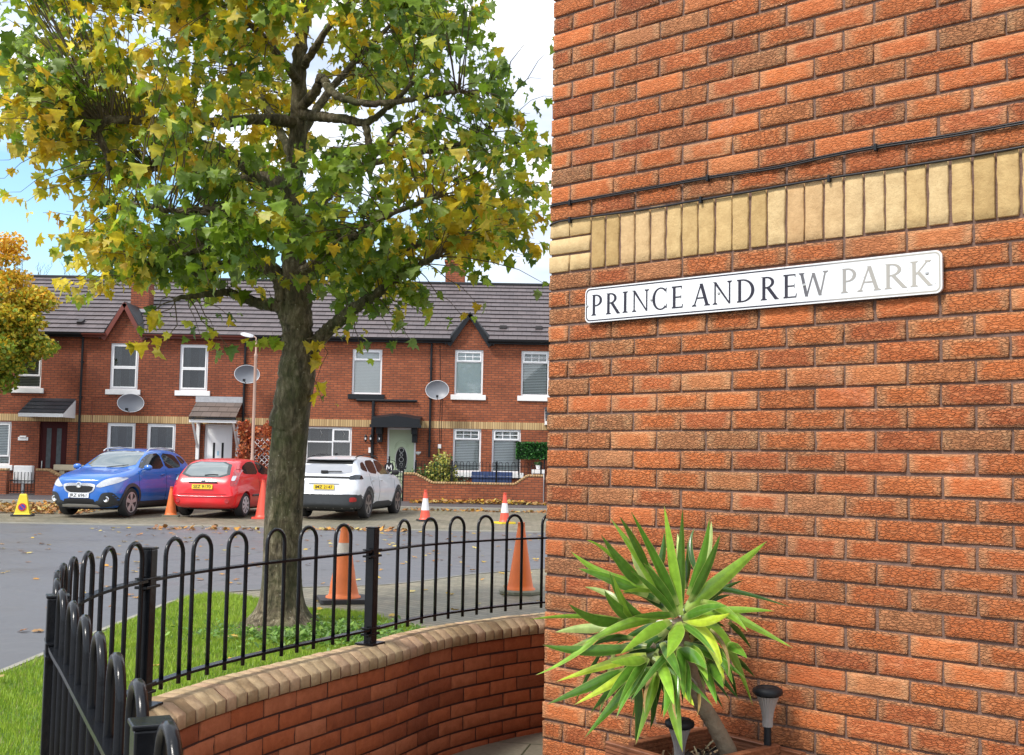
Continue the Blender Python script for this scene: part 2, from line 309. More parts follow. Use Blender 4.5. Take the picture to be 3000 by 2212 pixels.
M['hb'] = [house_brick('house_brick', (.22, .056, .022), (.30, .084, .034), (.10, .04, .025)), house_brick('house_brick_warm', (.27, .074, .028), (.37, .112, .044), (.13, .055, .035))]
M['soldier'] = soldier_mat()
M['tile'] = tile_mat('roof_tile', (.112, .092, .094))
M['tile_dark'] = tile_mat('slate_tile', (.035, .04, .048))
M['tile_brown'] = tile_mat('canopy_tile', (.13, .10, .085))
M['asphalt'] = asphalt(); M['paving'] = block_paving('block_paving', 45); M['paving_far'] = block_paving('bay_paving', 45, (.155, .135, .105), (.235, .205, .16))
M['flags'] = block_paving('yard_paving', 12, (.20, .17, .14), (.28, .25, .21), .6, .45)
M['far_pave'] = simple('far_pavement', (.085, .08, .085), .5, var=.3, vscale=2, bs=.4, bscale=60)
M['kerb'] = simple('kerb_concrete', (.27, .26, .22), .75, var=.3, vscale=3, bs=.4, bscale=50)
M['earth'] = simple('soil', (.05, .035, .02), .95, var=.4, vscale=8, bs=1.0, bscale=30)
M['earth_dark'] = simple('compost', (.016, .012, .010), .9, var=.5, vscale=40, bs=1.0, bscale=80)
M['turf'] = simple('turf', (.075, .14, .022), .9, var=.4, vscale=5, bs=.6, bscale=60)
M['white'] = simple('white_upvc', (.78, .79, .80), .3, var=.04); M['white_paint'] = simple('white_paint', (.76, .76, .75), .55, var=.1, vscale=12)
M['black'] = simple('black_gloss_paint', (.006, .007, .009), .24, var=.2, vscale=10, coat=.0, spec=.30, bs=.12, bscale=35)
M['black_up'] = simple('black_plastic', (.014, .016, .019), .45, var=.1, spec=.22); M['dark'] = simple('dark_void', (.012, .012, .013), .8, var=0)
M['redtrim'] = simple('red_painted_wood', (.15, .032, .02), .5, var=.15); M['lead'] = simple('lead_flashing', (.36, .37, .39), .5, var=.3, vscale=12)
M['glass'] = glass_mat(); M['blind'] = simple('blind_slat', (.86, .88, .86), .6, var=.05); M['curtain'] = simple('curtain', (.07, .08, .085), .9, var=.5, vscale=9)
M['net'] = simple('roller_blind', (.80, .88, .88), .7, var=.05)
M['green_door'] = simple('sage_green_door', (.42, .50, .33), .4, var=.05); M['red_door'] = simple('dark_red_door', (.045, .007, .007), .6, var=.1, spec=.15)
M['dish'] = simple('dish_grey', (.16, .17, .19), .45, var=.1); M['leaf'] = leaf_mat('maple_leaf', .58); M['yleaf'] = leaf_mat('yucca_leaf', .18, .24); M['bleaf'] = leaf_mat('bush_leaf', .3, .5)
M['fallen'] = leaf_mat('fallen_leaf', .1, .6); M['grass'] = leaf_mat('grass_blade', .35, .5); M['bark'] = bark()
M['twig'] = simple('twig_bark', (.11, .085, .05), .8, var=.3); M['ybark'] = simple('yucca_bark', (.21, .165, .11), .9, var=.45, vscale=25, bs=1.0, bscale=35)
M['wood'] = wood_mat(); M['sign'] = sign_mat(); M['ink'] = sign_ink(); M['steel'] = simple('screw_steel', (.5, .5, .48), .35, .9)
M['cable'] = simple('black_cable', (.012, .012, .014), .35, var=.2)
M['diff'] = simple('ribbed_plastic', (.27, .255, .245), .25, var=.1); M['pole'] = simple('lamp_post_paint', (.46, .31, .24), .6, var=.2, vscale=4); M['lamp'] = simple('lamp_housing', (.68, .70, .72), .4)
# ------------------------------------------------------------------ bricks
def bricks(name, B, mapf, mat, parent, nx=5, nz=3, prot=0.0, bev=.004, amp=.0016, jit=.0022, cr=(0, 1)):
    """B: (s0,s1,z0,z1) rectangles; mapf(s, w, z) arrays -> xyz ; w>0 is proud of the wall"""
    B = np.array(B, float); n = len(B); gx = np.linspace(0, 1, nx + 1); gz = np.linspace(0, 1, nz + 1)
    B = B + RNG.uniform(-jit, jit, B.shape); prj = prot + RNG.normal(0, .0012, n)
    U, Wv = np.meshgrid(gx, gz, indexing='ij'); U = U.ravel(); Wv = Wv.ravel(); m = len(U)
    s = B[:, 0:1] + bev + (B[:, 1:2] - B[:, 0:1] - 2 * bev) * U[None]; z = B[:, 2:3] + bev + (B[:, 3:4] - B[:, 2:3] - 2 * bev) * Wv[None]
    w = prj[:, None] + RNG.normal(0, amp, (n, m)); e = RNG.normal(0, .0011, (n, m)); s = s + e; z = z + RNG.normal(0, .0009, (n, m))
    idx = np.arange(m).reshape(nx + 1, nz + 1); quads = [(idx[i, j], idx[i + 1, j], idx[i + 1, j + 1], idx[i, j + 1]) for i in range(nx) for j in range(nz)]
    ring = [idx[i, 0] for i in range(nx + 1)] + [idx[nx, j] for j in range(1, nz + 1)] + [idx[i, nz] for i in range(nx - 1, -1, -1)] + [idx[0, j] for j in range(nz - 1, 0, -1)]
    k = len(ring); ring = np.array(ring); uu = U[ring]; ww = Wv[ring]
    s1 = B[:, 0:1] + (B[:, 1:2] - B[:, 0:1]) * uu[None]; z1 = B[:, 2:3] + (B[:, 3:4] - B[:, 2:3]) * ww[None]
    s1 = s1 + e[:, ring]; w1 = np.repeat(prj[:, None] - bev, k, 1); w2 = np.full((n, k), -.05)
    S = np.concatenate([s, s1, s1], 1); Z = np.concatenate([z, z1, z1], 1); Wd = np.concatenate([w, w1, w2], 1); tot = m + 2 * k
    for r in range(k):
        a, b2 = ring[r], ring[(r + 1) % k]; quads.append((a, m + r, m + (r + 1) % k, b2)); quads.append((m + r, m + k + r, m + k + (r + 1) % k, m + (r + 1) % k))
    Q = np.array(quads); T = (Q[None] + (np.arange(n) * tot)[:, None, None]).reshape(-1, 4)
    P = mapf(S.ravel(), Wd.ravel(), Z.ravel())
    col = np.repeat(np.c_[RNG.uniform(cr[0], cr[1], n), RNG.random(n), RNG.random(n), np.ones(n)], tot, 0)
    uv = np.c_[np.tile(np.concatenate([U, uu, uu]), n), np.tile(np.concatenate([Wv, ww, ww]), n)]
    return npmesh(name, P, T, mat, parent, col=col, uv=uv, nside=4)
# ================================================================== NEAR HOUSE GABLE WALL
nh = thing('brick_house', 'near house of rough red bricks with a buff soldier course, filling the right side', 'house', WC, -WYAW)
LEN = 6.2; ZT = 5.6
Bk = []; Bb = []; Bso = []
def row_bricks(z, header):
    s = 0.0
    if header: Bk.append((0, .1025, z + .005, z + .07)); s = .1125
    while s < LEN: Bk.append((s, s + .215, z + .005, z + .07)); s += .225
nlow = int(V0 / .075) + 1
for n in range(1, nlow + 1): row_bricks(V0 - .075 * n, n % 2 == 0)
for n in range(1, int((ZT - V0 - .225) / .075)): row_bricks(V0 + .225 + .075 * (n - 1), n % 2 == 0)
for i in range(3):
    z = V0 + .075 * i
    if i == 1: Bb.append((0, .215, z + .005, z + .07))
    else: Bb += [(0, .1025, z + .005, z + .07), (.1125, .215, z + .005, z + .07)]
s = .225
while s < LEN: Bso.append((s, s + .065, V0 + .005, V0 + .22)); s += .075
loc = lambda s, w, z: np.c_[s, -w, z]
bricks('wall', Bk, loc, M['brick'], nh, 8, 3, 0.0, .0026, .0016)
bricks('brick_band', Bb, loc, M['buff'], nh, 4, 2, .001, .002, .0008)
bricks('brick_band', Bso, loc, M['buff'], nh, 2, 6, .001, .002, .0007)
mb = MB(); mb.box(.004, LEN, .0085, .35, -.02, ZT); mb.box(.010, .40, .35, 7.0, -.02, ZT); mb.build('mortar_joints', M['mortar'], nh)
mb = MB(); mb.box(-.001, .0035, .09, 7.0, -.02, ZT); mb.build('side_wall', M['hb'][1], nh)
mb = MB(); mb.add([(-.2, -.25, ZT), (LEN, -.25, ZT), (LEN, 7.2, ZT), (-.2, 7.2, ZT), (-.2, 3.4, ZT + 2), (LEN, 3.4, ZT + 2)], [(0, 1, 5, 4), (2, 3, 4, 5), (0, 4, 3), (1, 2, 5), (0, 3, 2, 1)]); mb.build('roof', M['tile'], nh)
# cables
def cable(pts, label, rads, offs):
    t = thing('wall_cable', label, 'cable', WC, -WYAW, None)
    P = [onwall(x, y, .008) for x, y in pts]; P = catmull([(u, -.009, z) for u, z in P], 0)
    P = [Vector((.004, .35, P[0].z - .01)), Vector((.0, .0, P[0].z - .003))] + P[1:]
    for k in range(1, 9): P.append(P[-1] + Vector((.12, 0, .002 * math.sin(k))))
    for r, o_ in zip(rads, offs):
        MB().tube([p + Vector((0, 0, o_)) for p in P], r, 6).build('cable', M['cable'], t, True)
    return t
def q(r, x, y): ox, oy = {1: (1580, 0), 2: (2280, 0), 3: (1580, 560), 4: (2280, 560), 5: (1580, 1100), 7: (1580, 1652)}[r]; return ox + x / 2.95, oy + y / 2.95
c1 = cable([q(3, 112, 130), q(3, 265, 102), q(3, 860, -2), q(1, 1450, 1545), q(1, 2050, 1455), q(2, 400, 1365), q(2, 840, 1280), q(2, 1500, 1180), q(2, 2124, 1068)], 'upper black cable, a twin run, clipped across the red bricks above the buff course', (.0036, .0032), (0, .007))
c2 = cable([q(3, 106, 285), q(3, 265, 245), q(3, 860, 165), q(3, 1400, 75), q(3, 1850, 0), q(2, 0, 1612), q(2, 440, 1540), q(2, 1100, 1440), q(2, 1700, 1345), q(2, 2124, 1268)], 'lower black cable clipped along the top edge of the buff soldier course', (.0046,), (0,))
for t, pts in ((c1, [q(3, 265, 100), q(1, 1455, 1540), q(2, 842, 1275)]), (c2, [q(3, 265, 250), q(3, 1397, 78), q(2, 440, 1545)])):
    for x, y in pts:
        u, z = onwall(x, y, .01); mb = MB(); mb.box(u - .005, u + .005, -.017, -.001, z - .012, z + .013); mb.build('clip', M['black_up'], t, bevel=.002)
# ------------------------------------------------------------------ street name plate
uL, zTL = onwall(1716, 846, .02); _, zBL = onwall(1717, 946, .02); uR, zTR = onwall(2760, 731, .02); _, zBR = onwall(2761, 858, .02)
zL = (zTL + zBL) / 2; zR = (zTR + zBR) / 2; SH = ((zTL - zBL) + (zTR - zBR)) / 2; SW = uR - uL; tilt = math.atan2(zR - zL, SW)
sg = thing('street_sign', 'long white street name plate with black to faded grey capitals on the brick wall', 'sign', wallp(uL, .012, zL), -WYAW)
sg.rotation_euler = (0, -tilt, -WYAW)
def rrect(x0, x1, z0, z1, r, n=8):
    P = []
    for cx, cz, a in ((x1 - r, z1 - r, 0), (x0 + r, z1 - r, 90), (x0 + r, z0 + r, 180), (x1 - r, z0 + r, 270)):
        for k in range(n + 1): t = R(a + 90 * k / n); P.append((cx + r * math.cos(t), cz + r * math.sin(t)))
    return P
MX = Matrix(((1, 0, 0, 0), (0, 0, -1, 0), (0, 1, 0, 0), (0, 0, 0, 1)))   # prism z -> -y (towards the viewer)
h2 = SH / 2
MB().prism(rrect(0, SW, -h2, h2, .022), 0, .010, MX).build('plate', M['sign'], sg, auto=40)
o1 = rrect(.005, SW - .005, -h2 + .005, h2 - .005, .019); i1 = rrect(.0100, SW - .0100, -h2 + .0100, h2 - .0100, .0155); n_ = len(o1)
mb = MB(); V = [MX @ Vector((x, z, .0104)) for x, z in o1 + i1]; mb.add(V, [(i, (i + 1) % n_, n_ + (i + 1) % n_, n_ + i) for i in range(n_)]); mb.build('border', M['ink'], sg)
mb = MB(); mb.prism(rrect(.02, SW - .02, -h2 + .02, h2 - .02, .01), -.012, 0, MX); mb.build('spacer', M['steel'], sg)
class Glyph:
    def __init__(s): s.k = 0; s.mb = MB()
    def poly(s, P): s.mb.prism(P, .0102, .0108 + .00006 * s.k, MX); s.k = (s.k + 1) % 9
    def st(s, x0, z0, x1, z1, w):    # stroke of horizontal width w
        s.poly([(x0 - w / 2, z0), (x0 + w / 2, z0), (x1 + w / 2, z1), (x1 - w / 2, z1)])
    def sf(s, x, z, w, up):          # bracketed serif
        t = .030; d = .05
        s.poly([(x - w / 2, z), (x + w / 2, z), (x + w / 2, z + up * t), (x + w / 5, z + up * (t + d)), (x - w / 5, z + up * (t + d)), (x - w / 2, z + up * t)])
    def arc(s, cx, cz, rx, rz, a0, a1, wt, wn, n=18):   # wt thick at the sides, wn thin top/bottom
        O = []; I = []
        for k in range(n + 1):
            a = R(a0 + (a1 - a0) * k / n); c, s_ = math.cos(a), math.sin(a); w = wn + (wt - wn) * c * c
            O.append((cx + rx * c, cz + rz * s_)); I.append((cx + (rx - w) * c, cz + (rz - w) * s_))
        s.poly(O + I[::-1])
def glyph(g, ch, W):   # unit height glyph, width W
    T = .145; t = .062
    if ch == 'I': g.st(W / 2, 0, W / 2, 1, T); g.sf(W / 2, 0, .3, 1); g.sf(W / 2, 1, .3, -1)
    elif ch in 'PR':
        sx = .14; g.st(sx, 0, sx, 1, T); g.sf(sx, 0, .3, 1); g.poly([(0, 1), (sx, 1), (sx, .92), (sx - .03, .96)])
        bz = .50 if ch == 'R' else .44; r = (1 - bz) / 2; bw = W if ch == 'P' else W * .76
        g.arc(sx + .12, 1 - r, bw - sx - .12, r, -90, 90, T, t); g.poly([(sx, 1), (sx + .14, 1), (sx + .14, 1 - t), (sx, 1 - t)]); g.poly([(sx, bz), (sx + .14, bz), (sx + .14, bz + t), (sx, bz + t)])
        if ch == 'R': g.st(sx + .20, bz + .03, W - .08, 0, T * 1.25); g.poly([(W - .14, 0), (W + .02, 0), (W + .02, .03), (W - .1, .08)])
    elif ch == 'N':
        g.st(.12, 0, .12, 1, t + .012); g.st(W - .12, 0, W - .12, 1, t + .012); g.poly([(.03, 1), (.17, 1), (W - .08, 0), (W - .16, 0)]); g.sf(.12, 0, .24, 1); g.sf(W - .12, 1, .24, -1); g.poly([(-.02, 1), (.12, 1), (.12, .95)])
    elif ch == 'C':
        g.arc(W * .56, .5, W * .56, .52, 48, 312, T * 1.05, t); g.poly([(W * .9, .98), (W * .96, .98), (W * .94, .74), (W * .91, .76)]); g.poly([(W * .9, .06), (W * .96, .04), (W, .26), (W * .96, .24)])
    elif ch == 'E':
        g.st(.13, 0, .13, 1, T)
        for z, l in ((0, W), (.5 - t / 2, W * .86), (1 - t, W * .93)): g.poly([(0 if z != .5 - t / 2 else .13, z), (l, z), (l, z + t), (0 if z != .5 - t / 2 else .13, z + t)])
        g.poly([(W - .05, t), (W, t), (W + .02, .17), (W - .01, .17)]); g.poly([(W * .93 - .05, 1 - t), (W * .93, 1 - t), (W * .93, .86), (W * .93 - .02, .86)]); g.poly([(W * .82, .42), (W * .86, .42), (W * .86, .6), (W * .82, .58)])
    elif ch == 'A':
        g.st(.10, 0, W * .5, 1, t + .01); g.st(W - .14, 0, W * .5, 1, T * 1.12); g.poly([(W * .22, .33), (W * .76, .33), (W * .76, .33 + t), (W * .22, .33 + t)]); g.sf(.10, 0, .24, 1); g.sf(W - .14, 0, .3, 1)
    elif ch == 'D':
        g.st(.13, 0, .13, 1, T); g.arc(.25, .5, W - .25, .5, -90, 90, T * 1.1, t, 24)
        for z in (0, 1 - t): g.poly([(0, z), (.27, z), (.27, z + t), (0, z + t)])
    elif ch == 'W':
        q4 = W / 4; g.st(.10, 1, q4 + .02, 0, T * .95); g.st(q4 * 2, .96, q4 + .02, 0, t + .01); g.st(q4 * 2, .96, q4 * 3, 0, T * .95); g.st(W - .08, 1, q4 * 3, 0, t + .01); g.sf(.10, 1, .26, -1); g.sf(W - .08, 1, .24, -1)
    elif ch == 'K':
        g.st(.14, 0, .14, 1, T); g.sf(.14, 0, .3, 1); g.sf(.14, 1, .3, -1); g.st(.22, .47, W - .16, 1, t + .015); g.st(.30, .56, W - .08, 0, T * 1.2); g.sf(W - .16, 1, .26, -1); g.poly([(W - .16, 0), (W + .02, 0), (W + .02, .03), (W - .1, .08)])
LET = [('P', 3, 455, 545, 985), ('R', 3, 580, 700, 970), ('I', 3, 728, 762, 960), ('N', 3, 805, 950, 950), ('C', 3, 980, 1108, 930), ('E', 3, 1148, 1242, 915), ('A', 3, 1325, 1478, 895), ('N', 3, 1502, 1668, 870), ('D', 3, 1712, 1862, 855), ('R', 3, 1918, 2070, 835),
       ('E', 4, 48, 160, 815), ('W', 4, 185, 427, 790), ('P', 4, 546, 677, 770), ('A', 4, 690, 887, 750), ('R', 4, 922, 1112, 730), ('K', 4, 1146, 1332, 705)]
CH = SH * .60
for ch, r_, xa, xb, yy in LET:
    ua, za = onwall(*q(r_, xa, yy), .02); ub, _ = onwall(*q(r_, xb, yy), .02)
    x0 = (ua - uL) / math.cos(tilt); Wd = (ub - ua) / CH; g = Glyph(); glyph(g, ch, Wd)
    for i, v in enumerate(g.mb.V):
        g.mb.V[i] = (x0 + v[0] * CH, v[1], (v[2] - .5) * CH - .001)
    g.mb.build('letter', M['ink'], sg)
for xs in (.012, .36 * SW * .62, .43 * SW, .667 * SW, SW - .05):
    mb = MB(); mb.lathe([(.0, -.0135), (.004, -.0132), (.0058, -.0115), (.006, -.0095)], 12, (0, 0, 0), 'y'); mb.V = [(v[0] + xs, v[1], v[2] - .002) for v in mb.V]; mb.build('screw', M['steel'], sg)
# ================================================================== GROUND
def sheet(name, poly, z, mat, kind='structure', skirt=0.0, zf=None):
    P = [Vector((x, y, 0)) for x, y in poly]; tri = tessellate_polygon([P]); V = [(p.x, p.y, z if zf is None else zf(p.x, p.y)) for p in P]; Fc = [tuple(t) for t in tri]; n = len(V)
    if skirt: V += [(v[0], v[1], v[2] - skirt) for v in V]; Fc += [(i, (i + 1) % n, n + (i + 1) % n, n + i) for i in range(n)]
    o = mesh(name, V, Fc, mat); bm = bmesh.new(); bm.from_mesh(o.data); bmesh.ops.recalc_face_normals(bm, faces=bm.faces)
    if not skirt:
        for f in bm.faces:
            if f.normal.z < 0: f.normal_flip()
    bm.to_mesh(o.data); bm.free(); tag(o, kind=kind); return o
sheet('ground', [(-400, -400), (400, -400), (400, 400), (-400, 400)], -.03, M['earth'])
sheet('road', [(-70, -30), (70, -30), (70, 25.4), (-70, 25.4)], 0, M['asphalt'])
bay = lambda x, y: max(0, (y - 25.4)) * .0157 + .004
sheet('parking_bay', [(-70, 25.4), (70, 25.4), (70, 32.9), (-70, 32.9)], 0, M['paving_far'], zf=bay)
o = MB(); o.box(-70, 70, 25.28, 25.4, -.02, .022); tag(o.build('kerb_strip', M['kerb']), kind='structure')
o = MB(); o.box(-70, 70, 32.9, 33.02, 0, .215); tag(o.build('kerb', M['kerb'], bevel=.01), kind='structure')
sheet('pavement', [(-70, 33.02), (70, 33.02), (70, 35.6), (-70, 35.6)], 0, M['far_pave'], zf=lambda x, y: .213 + (y - 33.02) * .018)
sheet('garden_ground', [(-70, 35.6), (70, 35.6), (70, 60), (-70, 60)], .262, M['far_pave'])
# curved wall path
PATH = catmull([(x, y, 0) for x, y in [(2.35, 7.42), (1.5, 7.42), (.8, 7.2), (.20, 6.82), (-.16, 6.48), (-.44, 6.1), (-.66, 5.62), (-.877, 5.2), (-1.05, 4.85), (-1.2, 4.48), (-1.29, 4.12), (-1.32, 3.78), (-1.285, 3.45), (-1.19, 3.08), (-1.05, 2.72), (-.88, 2.37), (-.70, 2.0), (-.52, 1.63), (-.38, 1.33), (-.2, .95), (.0, .5), (.2, 0), (.4, -.6)]], 0)
arc_ = [0.0]
for a, b in zip(PATH[:-1], PATH[1:]): arc_.append(arc_[-1] + (b - a).length)
ARC = np.array(arc_); PX = np.array([p.x for p in PATH]); PY = np.array([p.y for p in PATH]); TOT = ARC[-1]
def path_at(s):
    s = np.asarray(s, float); e = .01
    x = np.interp(s, ARC, PX); y = np.interp(s, ARC, PY); tx = np.interp(s + .05, ARC, PX) - np.interp(s - .05, ARC, PX); ty = np.interp(s + .05, ARC, PY) - np.interp(s - .05, ARC, PY)
    l = np.hypot(tx, ty) + 1e-9; return x, y, tx / l, ty / l
def pmap(s, w, z):          # w>0 towards the yard (camera side)
    x, y, tx, ty = path_at(s); nx, ny = -ty, tx     # path runs right->left->camera, yard is on its left-hand side
    return np.c_[x + nx * w, y + ny * w, z]
HW = .105
side = lambda s, w, z: pmap(s, w + HW, z)
out = [(-3.35, -30), (-3.35, 11.6), (-3.28, 12.0), (-3.05, 12.5), (-2.36, 13.1), (-1.5, 13.5), (-1, 14.1), (-.44, 15), (.46, 15.9), (2, 17), (5, 18.3), (10, 19.2), (70, 20)]
pav = out + [(70, 7.42)] + [(p.x, p.y) for p in PATH] + [(.4, -30)]
sheet('pavement_near', pav, .08, M['paving'], skirt=.1).name = 'pavement'
kp = catmull([(x, y, 0) for x, y in out[1:]], 0); kp = [Vector((-3.35, -10, 0))] + kp; mb = MB()
for a, b in zip(kp[:-1], kp[1:]):
    if (b - a).length > 1e-4:
        d = (b - a).normalized(); n = Vector((-d.y, d.x, 0)); mb.add([a + n * .0 + Vector((0, 0, -.02)), b + Vector((0, 0, -.02)), b + n * .06 + Vector((0, 0, -.02)), a + n * .06 + Vector((0, 0, -.02)), a + Vector((0, 0, .088)), b + Vector((0, 0, .088)), b + n * .06 + Vector((0, 0, .083)), a + n * .06 + Vector((0, 0, .083))], [(4, 5, 6, 7), (3, 2, 6, 7), (0, 1, 5, 4)])
tag(mb.build('kerb_near', M['kerb']), kind='structure').name = 'kerb'
yard = [(p.x, p.y) for p in PATH] + [(5, -3), (8, 7.42)]
sheet('yard', [(-1.6, -4), (6, -4), (6, 7.9), (-1.6, 7.9)], .006, M['flags'])
# grass verge
gp = [(-3.27, 5.35), (-3.27, 11.6), (-3.2, 12.0), (-3.0, 12.2), (-2.6, 11.9), (-2.0, 11.15), (-1.37, 10.95), (-.95, 10.25), (-.68, 9.85), (-.3, 9.2), (.0, 8.6), (.1, 7.6)]
wl = [(p.x, p.y) for p in PATH if 4.9 > p.x and p.y < 6.95 and p.y > 3.7]
wl = [(x - .0, y) for x, y in wl if x < .2]
gpoly = gp + wl + [(-1.5, 4.2), (-1.9, 5.0), (-2.4, 5.3)]
sheet('lawn', gpoly, .105, M['turf'], skirt=.03)
def inpoly(x, y, P):
    P = np.array(P); c = np.zeros(len(x), bool); j = len(P) - 1
    for i in range(len(P)):
        xi, yi = P[i]; xj, yj = P[j]; m = ((yi > y) != (yj > y)) & (x < (xj - xi) * (y - yi) / (yj - yi + 1e-12) + xi); c ^= m; j = i
    return c
n = 240000; gx = RNG.uniform(-3.4, .3, n); gy = RNG.uniform(4.0, 12.4, n); k = inpoly(gx, gy, gpoly); gx, gy = gx[k], gy[k]
def fbm(x, y, s):
    r = 0
    for i, (a, b, c) in enumerate([(1.3, .7, .2), (-.8, 1.9, 1.1), (2.9, -1.1, .4), (3.7, 4.1, 2.2), (-6.1, 3.3, .9)]): r = r + np.sin(s * (a * x + b * y) + c * 5) / (1 + i * .5)
    return r / 3.2
TB = (-1.93, 9.75)
dt = np.hypot(gx - TB[0], gy - TB[1]); keep = (RNG.random(len(gx)) < np.clip((dt - .25) / .5, .10, 1)) & (dt > .25); gx, gy, dt = gx[keep], gy[keep], dt[keep]; n = len(gx)
f = .7 * fbm(gx, gy, 3.1) + .6 * fbm(gy, gx, 9.3); hgt = RNG.uniform(.014, .048, n) * (1 + .5 * f); ang = RNG.uniform(0, 6.28, n); le = RNG.uniform(0, .7, n) * hgt; wd = RNG.uniform(.0022, .0045, n)
bx, by = np.cos(ang) * wd, np.sin(ang) * wd; la = RNG.uniform(0, 6.28, n)
V = np.stack([np.c_[gx - bx, gy - by, np.full(n, .104)], np.c_[gx + bx, gy + by, np.full(n, .104)], np.c_[gx + np.cos(la) * le, gy + np.sin(la) * le, .105 + hgt]], 1).reshape(-1, 3)
t = np.clip(.5 + .4 * f + RNG.normal(0, .25, n), 0, 1)[:, None]; dry = (RNG.random(n) < .06)[:, None]
c = (1 - t) * np.array([.16, .30, .02]) + t * np.array([.42, .56, .06]); c = np.where(dry, np.array([.33, .30, .12]), c)
npmesh('grass', V, np.arange(3 * n).reshape(-1, 3), M['grass'], col=np.repeat(np.c_[c, np.ones(n)], 3, 0))
tag(bpy.data.objects['grass'], kind='stuff')
# broad leaved weeds near the tree foot
n = 2600; wx = TB[0] + .40 + RNG.normal(0, .38, n); wy = TB[1] - .35 + RNG.normal(0, .3, n); k = inpoly(wx, wy, gpoly) & (np.hypot(wx - TB[0], wy - TB[1]) > .3); wx, wy = wx[k], wy[k]; n = len(wx)
def scatter_leaves(x, y, z, size, tiltm, cols, name, mat, tmpl=None):
    n = len(x); T = tmpl if tmpl is not None else np.array([(0, 0), (.35, .35), (.3, .8), (0, 1), (-.3, .8), (-.35, .35)]) - (0, .5)
    m = len(T); a = RNG.uniform(0, 6.28, n); tx = RNG.normal(0, tiltm, n); ty = RNG.normal(0, tiltm, n); sz = size * RNG.uniform(.6, 1.25, n)
    X = (T[None, :, 0] * np.cos(a)[:, None] - T[None, :, 1] * np.sin(a)[:, None]) * sz[:, None]; Y = (T[None, :, 0] * np.sin(a)[:, None] + T[None, :, 1] * np.cos(a)[:, None]) * sz[:, None]
    Z = X * tx[:, None] + Y * ty[:, None]; Z -= Z.min(1, keepdims=True) * .8; Z += RNG.uniform(0, .15, (n, m)) * sz[:, None]
    P = np.stack([X + x[:, None], Y + y[:, None], Z + np.asarray(z).reshape(-1, 1) if np.ndim(z) else Z + z], 2)
    tri = np.array([(0, i, i + 1) for i in range(1, m - 1)]); TT = (tri[None] + (np.arange(n) * m)[:, None, None]).reshape(-1, 3)
    cc = cols[RNG.integers(0, len(cols), n)] * RNG.uniform(.75, 1.2, (n, 1))
    o = npmesh(name, P.reshape(-1, 3), TT, mat, col=np.repeat(np.c_[cc, np.ones(n)], m, 0)); return o
tag(scatter_leaves(wx, wy, .12 + RNG.uniform(0, .05, n), .035, .5, np.array([(.16, .31, .05), (.24, .40, .07), (.11, .22, .04)]), 'weeds', M['grass']), kind='stuff')
# maple leaf outline (unit, base at origin, tip at +y)
MAP = np.array([(0, 0), (.10, .03), (.34, -.10), (.30, .10), (.56, .20), (.38, .36), (.44, .62), (.22, .56), (.16, .74), (0, 1.0), (-.16, .74), (-.22, .56), (-.44, .62), (-.38, .36), (-.56, .20), (-.30, .10), (-.34, -.10), (-.10, .03)])
FC = np.array([(.55, .35, .03), (.50, .24, .03), (.33, .14, .035), (.26, .11, .04), (.48, .38, .12), (.36, .20, .07)])
x = RNG.uniform(-9, 3.5, 520); y = 25 - 18.5 * RNG.random(520) ** 1.2; k = ~inpoly(x, y, pav); x, y = x[k], y[k]
tag(scatter_leaves(x, y, .004, .085, .12, FC, 'fallen_leaves', M['fallen'], MAP - (0, .4)), kind='stuff')
x = RNG.uniform(-3.2, 3.0, 190); y = RNG.uniform(5.6, 15.5, 190); k = inpoly(x, y, pav) & (np.hypot(x - TB[0], y - TB[1]) > .35); x, y = x[k], y[k]; zz = np.where(inpoly(x, y, gpoly), .135, .085)
k = (RNG.random(len(x)) < .6); x, y, zz = x[k], y[k], zz[k]
tag(scatter_leaves(x, y, zz, .085, .14, FC[[0, 1, 4, 0, 4]], 'fallen_leaves', M['fallen'], MAP - (0, .4)), kind='stuff')
def pile(x0, x1, y0, y1, n, z, name='leaf_litter', hz=.0, pal=FC[[2, 3, 2, 5, 1, 4]]):
    x = RNG.uniform(x0, x1, n); y = y0 + (y1 - y0) * RNG.random(n) ** 1.3
    zz = (np.array([bay(0, v) if v < 32.9 else .22 for v in y]) if z is None else z) + RNG.uniform(0, 1, n) * hz * (1 - np.abs(2 * (x - x0) / (x1 - x0) - 1) ** 2)
    tag(scatter_leaves(x, y, zz, .10, .35, pal, name, M['fallen'], MAP - (0, .4)), kind='stuff')
pile(-14.8, -10.6, 28.4, 32.0, 1500, None, hz=.10); pile(-3.0, 1.1, 34.6, 35.5, 800, .245, hz=.08, pal=FC[[2, 3, 4, 5, 1, 0]]); pile(-4.4, -2.2, 24.7, 25.25, 110, .004); pile(-7.5, -5.2, 24.0, 24.9, 60, .004); pile(-3, 1.2, 32.4, 32.88, 160, None)
# small stones/litter in the yard
# ================================================================== CURVED GARDEN WALL
gw = thing('curved_garden_wall', 'low curved dark red brick wall with buff coping bricks, carrying the black hooped railing', 'wall')
ZC = .562
B = []
nr = int(ZC / .075)
for r in range(nr + 1):
    z1 = ZC - .075 * r; z0 = z1 - .075
    s = .1125 * (r % 2)
    while s < TOT - .3:
        B.append((s, s + .215, max(z0, -.03) + .005, z1 - .005)); s += .225
bricks('brickwork', B, side, M['garden_brick'], gw, 4, 2, 0.0, .003, .0009, .0015)
S = np.arange(0, TOT, .08); V = []; Fc = []
for s in S:
    for w in (HW - .006, -HW):
        for z in (-.05, ZC): V.append(tuple(pmap(np.array([s]), np.array([w]), np.array([z]))[0]))
for i in range(len(S) - 1):
    a = i * 4; b = a + 4; Fc += [(a, b, b + 1, a + 1), (a + 1, b + 1, b + 3, a + 3), (a + 3, b + 3, b + 2, a + 2)]
